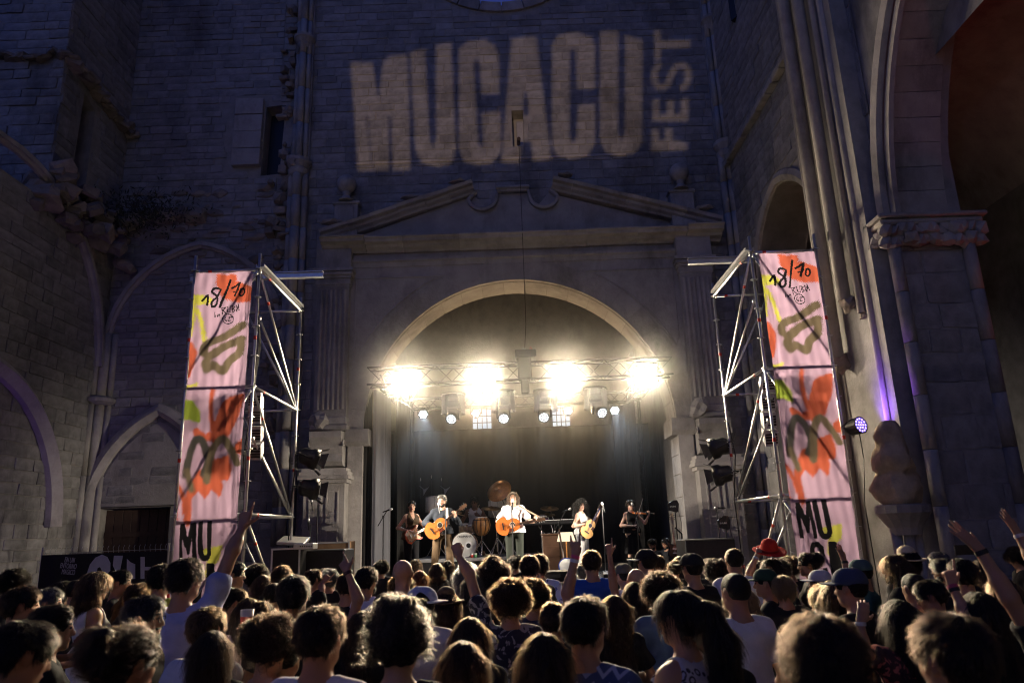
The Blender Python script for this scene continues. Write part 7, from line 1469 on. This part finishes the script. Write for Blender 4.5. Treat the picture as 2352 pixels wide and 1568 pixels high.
cr(620, 1408, 106, 'curly', 'dbr', -50, (.4, .25, .2), 'curly haired person with bare shoulders looking down to the right', tank=True, fem=True, pitch=-14, d=3.5)
cr(655, 1540, 90, 'bun', 'blk', 0, 'k', 'top of a dark head with a top knot at the bottom edge')
cr(916, 1365, 140, 'messybun', 'gbr', 0, 'k', 'large head with grey messy bun at the bottom centre', skin='a')
# --- centre
cr(1075, 1292, 60, 'longcurly', 'gry', 0, 'k', 'long grey curls behind the raised fist')
cr(1085, 1351, 52, 'bob', 'dgr', 0, 'k', 'grey brown bob below the long grey curls')
cr(1079, 1438, 95, 'long', 'br', 0, 'k', 'brown hair with lit edge below the floral shirt')
cr(1062, 1482, 122, 'long', 'br', 0, 'k', 'large reddish brown head at the bottom edge left of centre')
cr(1134, 1277, 64, 'longcurly', 'dbr', 0, 'k', 'long dark curls in front of the singer')
cr(1184, 1301, 34, 'curly', 'blk', 0, 'k', 'small dark curly head between long dark curls and short hair')
cr(1215, 1269, 43, 'short', 'dbr', 0, 'k', 'short haired person just right of the clear dome', skin='a')
cr(1237, 1265, 42, 'wavy', 'dbr', -5, 'w', 'person with spiky dark hair and a pale palm print shirt', sm=PALM)
cr(1170, 1329, 80, 'curly', 'br', 0, 'k', 'curly haired person in dark floral shirt raising a fist', sm=FLOR, d=4.9, arms=[('L', (1078, 1318), (1053, 1277), (1046, 1248), 'fist', (.1, .16, .2))])
cr(1222, 1329, 72, 'curly', 'br', 0, 'n', 'brown curly head right of the person raising a fist')
cr(1120, 1350, 34, 'wavy', 'br', 0, 'k', 'small brown head under the raised fist arm')
cr(1231, 1373, 44, 'long', 'bl', 0, 'k', 'small blonde streaked head below the brown curls')
cr(1268, 1376, 66, 'short', 'br', 0, 'k', 'person making a horned hand sign with pink and white wristbands', d=4.5, arms=[('R', (1303, 1362), (1322, 1276), (1320, 1205), 'horns', (.05, .12, .2))], bands=(('R', .03, (.6, .08, .2)), ('R', .14, (.6, .62, .7))))
cr(1337, 1359, 98, 'short', 'blk', -30, 'b', 'dark haired person in a blue zigzag patterned shirt', sm=ZIG)
cr(1247, 1441, 128, 'long', 'br', 0, 'k', 'large long straight brown hair at the bottom centre')
cr(1357, 1258, 40, 'short', 'br', 0, 'b', 'short haired person in a blue t-shirt before the person in white', d=7.2)
cr(1347, 1310, 46, 'curly', 'gry', 0, 'k', 'grey curly head below the person in the blue t-shirt')
cr(1432, 1290, 44, 'crop', 'dbr', 25, 'w', 'person in a grey green cap left of the bald head', hat='cap', hatc=(.1, .1, .085), turn=R(20))
cr(1457, 1335, 60, 'long', 'dbr', 0, 'k', 'long dark haired person holding one finger straight up', d=6.0, arms=[('L', (1409, 1345), (1400, 1272), (1396, 1223), 'point', (.0, .05, .08))])
cr(1460, 1304, 43, 'bald', 'blk', 0, 'k', 'bald head below the two caps right of centre', skin='a')
cr(1414, 1418, 76, 'long', 'br', 5, 'k', 'long brown hair right of the zigzag shirt')
cr(1484, 1257, 46, 'crop', 'blk', 25, 'k', 'person in a black and white cap before the violinist', hat='cap', hatc=(.02, .02, .022), hatc2=(.6, .58, .54), turn=R(50))
cr(1511, 1270, 30, 'wavy', 'br', 0, 'k', 'small brown head right of the black and white cap')
cr(1515, 1313, 68, 'curly', 'dbr', 10, 'd', 'curly haired person in a denim shirt right of centre', d=5.2)
cr(1588, 1266, 52, 'crop', 'dbr', 20, 'k', 'person in a plain dark cap before the right subwoofer', hat='cap', hatc=(.022, .024, .024), turn=R(20))
cr(1562, 1298, 34, 'long', 'lbr', 0, 'k', 'light brown head behind the plain dark cap')
cr(1551, 1317, 34, 'bun', 'br', 0, 'k', 'small brown bun between denim shirt and dark cap')
cr(1560, 1347, 88, 'pony', 'blk', 42, 'k', 'person with a long black ponytail and leopard print top', sm=LEOP, tank=True, d=3.2, glasses=True)
# --- right third
cr(1684, 1256, 40, 'crop', 'dbr', 0, 'w', 'short haired person in white at the right subwoofer corner', d=7.0)
cr(1642, 1283, 52, 'curly', 'blk', 0, 'k', 'dark curly head between dark cap and shaven person')
cr(1626, 1277, 36, 'wavy', 'dbr', 0, 'k', 'small dark head just behind the dark curls near the subwoofer')
cr(1770, 1279, 50, 'bob', 'blk', 140, 'k', 'person with dark fringe facing the camera under the red hat', d=7.4, arms=[('R', (1722, 1315), (1738, 1277), (1752, 1250), 'grip', (-.1, -.05, 0))], bands=(('R', .1, (.4, .5, .6)),))
cr(1855, 1265, 42, 'bun', 'blk', 75, 'k', 'person with dark bun and glasses in profile facing left', glasses=True)
cr(1758, 1301, 54, 'crop', 'blk', 70, 'k', 'person in a dark green cap below the red hat', hat='cap', hatc=(.02, .05, .035), turn=0)
cr(1688, 1315, 62, 'shaved', 'dgr', 15, 'w', 'shaven headed person in a white t-shirt right of centre')
cr(1745, 1323, 54, 'curly', 'blk', 0, 'k', 'dark curly head right of the shaven person')
cr(1791, 1337, 52, 'curly', 'blk', 10, 'p', 'dark curly head with pale collar left of the brown long hair', skin='c')
cr(1816, 1316, 48, 'curly', 'br', 0, 'k', 'brown curly head below the person with bun and glasses')
cr(1703, 1408, 76, 'bob', 'bl', 0, 'w', 'blonde bobbed person in white right of the ponytail')
cr(1913, 1325, 74, 'long', 'lbr', 0, 'k', 'light brown long hair under the right banner')
cr(1892, 1368, 66, 'wavy', 'lbr', 0, 'k', 'light brown wavy head rising behind the biggest dark head')
cr(1806, 1390, 56, 'wavy', 'bl', 0, 'k', 'dark blonde head left of the biggest dark head')
cr(1878, 1385, 190, 'wavy', 'dbr', 0, 'k', 'biggest dark head with messy lit hair at the bottom right', d=1.9)
cr(1642, 1517, 105, 'long', 'br', 0, 'k', 'brown head at the bottom edge below the leopard print top')
cr(1951, 1298, 72, 'crop', 'blk', 40, 'k', 'person in a faded navy cap right of the banner', hat='cap', hatc=(.05, .07, .13), turn=R(30))
cr(1976, 1280, 50, 'crop', 'dbr', 55, 't', 'person in a teal cap behind the navy cap', hat='cap', hatc=(.06, .12, .13), turn=R(20))
cr(1884, 1304, 42, 'crop', 'dbr', 70, 'g', 'person in a white cap with an open hand raised at the banner', hat='cap', hatc=(.55, .55, .58), d=6.4, arms=[('R', (1948, 1330), (1939, 1288), (1924, 1249), 'open', (0, .05, .1))], bands=(('R', .05, (.03, .03, .03)),))
cr(2054, 1268, 58, 'long', 'br', 60, 'k', 'long haired person laughing in profile left of the straw hat', beard='br', fem=False)
cr(2080, 1248, 52, 'wavy', 'blk', 0, 'k', 'person in a pale straw hat with dark band', hat='hat', hatc=(.55, .46, .33), d=6.6)
cr(2155, 1263, 38, 'short', 'gry', 70, 'k', 'grey haired profile with glasses right of the straw hat', glasses=True)
cr(2163, 1276, 46, 'wavy', 'dgr', 65, 'k', 'bearded face in profile beneath the grey haired profile', beard='dgr')
cr(2206, 1277, 56, 'short', 'blk', 0, 'k', 'dark head behind the pointing hand at right')
cr(2252, 1292, 50, 'long', 'br', 0, 'k', 'long brown hair below the big open hand')
cr(2300, 1330, 70, 'long', 'lbr', 0, 'k', 'dark blonde long hair under the long raised arm at right')
cr(2337, 1270, 46, 'curly', 'dbr', 70, 'k', 'curly haired person looking down at the right edge', pitch=-15)
cr(2097, 1316, 52, 'shaved', 'dgr', 10, 'k', 'shaven head below the straw hat')
cr(2136, 1325, 60, 'short', 'blk', 60, 'k', 'person with glasses looking down to the left at right', pitch=-15, glasses=True)
cr(2063, 1368, 92, 'long', 'blk', 0, 'k', 'long black hair with a curled hand raised beside it', sm=PINKP, arms=[('L', (1985, 1495), (1976, 1428), (1990, 1368), 'relax', (-.1, -.05, 0))], bands=(('L', .06, (.6, .6, .62)),))
cr(2246, 1350, 92, 'long', 'blk', 0, 'k', 'dark haired person pointing up with banded wrist at right', d=3.9, arms=[('L', (2222, 1420), (2187, 1345), (2173, 1258), 'point', (-.05, .05, .1))], bands=(('L', .03, (.4, .06, .12)), ('L', .12, (.02, .02, .02))))
cr(2180, 1392, 165, 'short', 'dbr', 15, 'n', 'large dark short haired head in the lower right corner', d=2.0, skin='a')
cr(2425, 1335, 90, 'short', 'dbr', 20, 'k', 'person beyond the right edge stretching a bare arm with open hand', d=3.4, arms=[('L', (2318, 1372), (2250, 1262), (2168, 1186), 'open', (-.1, .0, .1))], bands=(('L', .06, (.015, .015, .015)),))
cr(2440, 1300, 60, 'short', 'dbr', 10, 'k', 'person beyond the right edge with only a banded hand showing', d=4.6, arms=[('L', (2378, 1300), (2337, 1224), (2301, 1172), 'open', (-.05, .05, .1))], bands=(('L', .08, (.6, .55, .58)),))
# red hat in the hand, plastic cup, phone
h = thing('felt_hat', 'bright red felt hat held up in a hand below the right tower', 'hat', PD(1767, 1258, 7.4), R(20), local=True); o = link('hat_body', cap_mesh('hat'), h); o.color = (.55, .03, .02, 1); o.location = (0, 0, -.08); h.scale = (.95,) * 3; h.rotation_euler = (R(15), R(-10), R(30))
m = MB(); m.lathe([(.104, -.03), (.105, -.005), (.1, -.004)], n=24); o = m.build('hat_band', mat('dark_red', (.25, .01, .01), .7)); o.parent = h
q = PD(567, 1422, 4.6); t = thing('plastic_cup', 'pale plastic cup with red print held in the crowd at left', 'cup', q); m = MB(); m.lathe([(.034, -.06), (.042, .06), (.04, .06), (.033, -.058)], q, 16); m.build('cup', mat('cup_plastic', (.6, .58, .58), .4), t, True); m = MB(); m.lathe([(.0385, -.02), (.0405, .02)], q, 16, a0=PI * 1.1, a1=PI * 1.9); m.build('print', RED, t)
q = PD(213, 1500, 3.0); t = thing('hand_fan', 'folding fan with dark red pleats held low at left', 'fan', q)
for k in range(14): a = R(20 + k * 10); m = MB(); d1 = Vector((math.cos(a), 0, math.sin(a))); m.add([q, q + d1 * .1 + Vector((0, .006, 0)), q + Vector((math.cos(a + R(9)), 0, math.sin(a + R(9)))) * .1 - Vector((0, .006, 0)), q + Vector((0, .003, 0))], [(0, 1, 2), (0, 2, 3)]); m.build('pleat', mat('fan_paper', (.09, .03, .03), .7), t)
q = PD(2215, 1262, 5.6); t = thing('phone', 'dark phone held up among the raised hands at right', 'phone', q); m = MB(); m.box(q, (.15, .009, .075), bev=.004); m.build('case', BLACK, t); m = MB(); m.box(q + Vector((.05, -.006, .02)), (.02, .004, .02)); m.build('lens', CHROME, t)
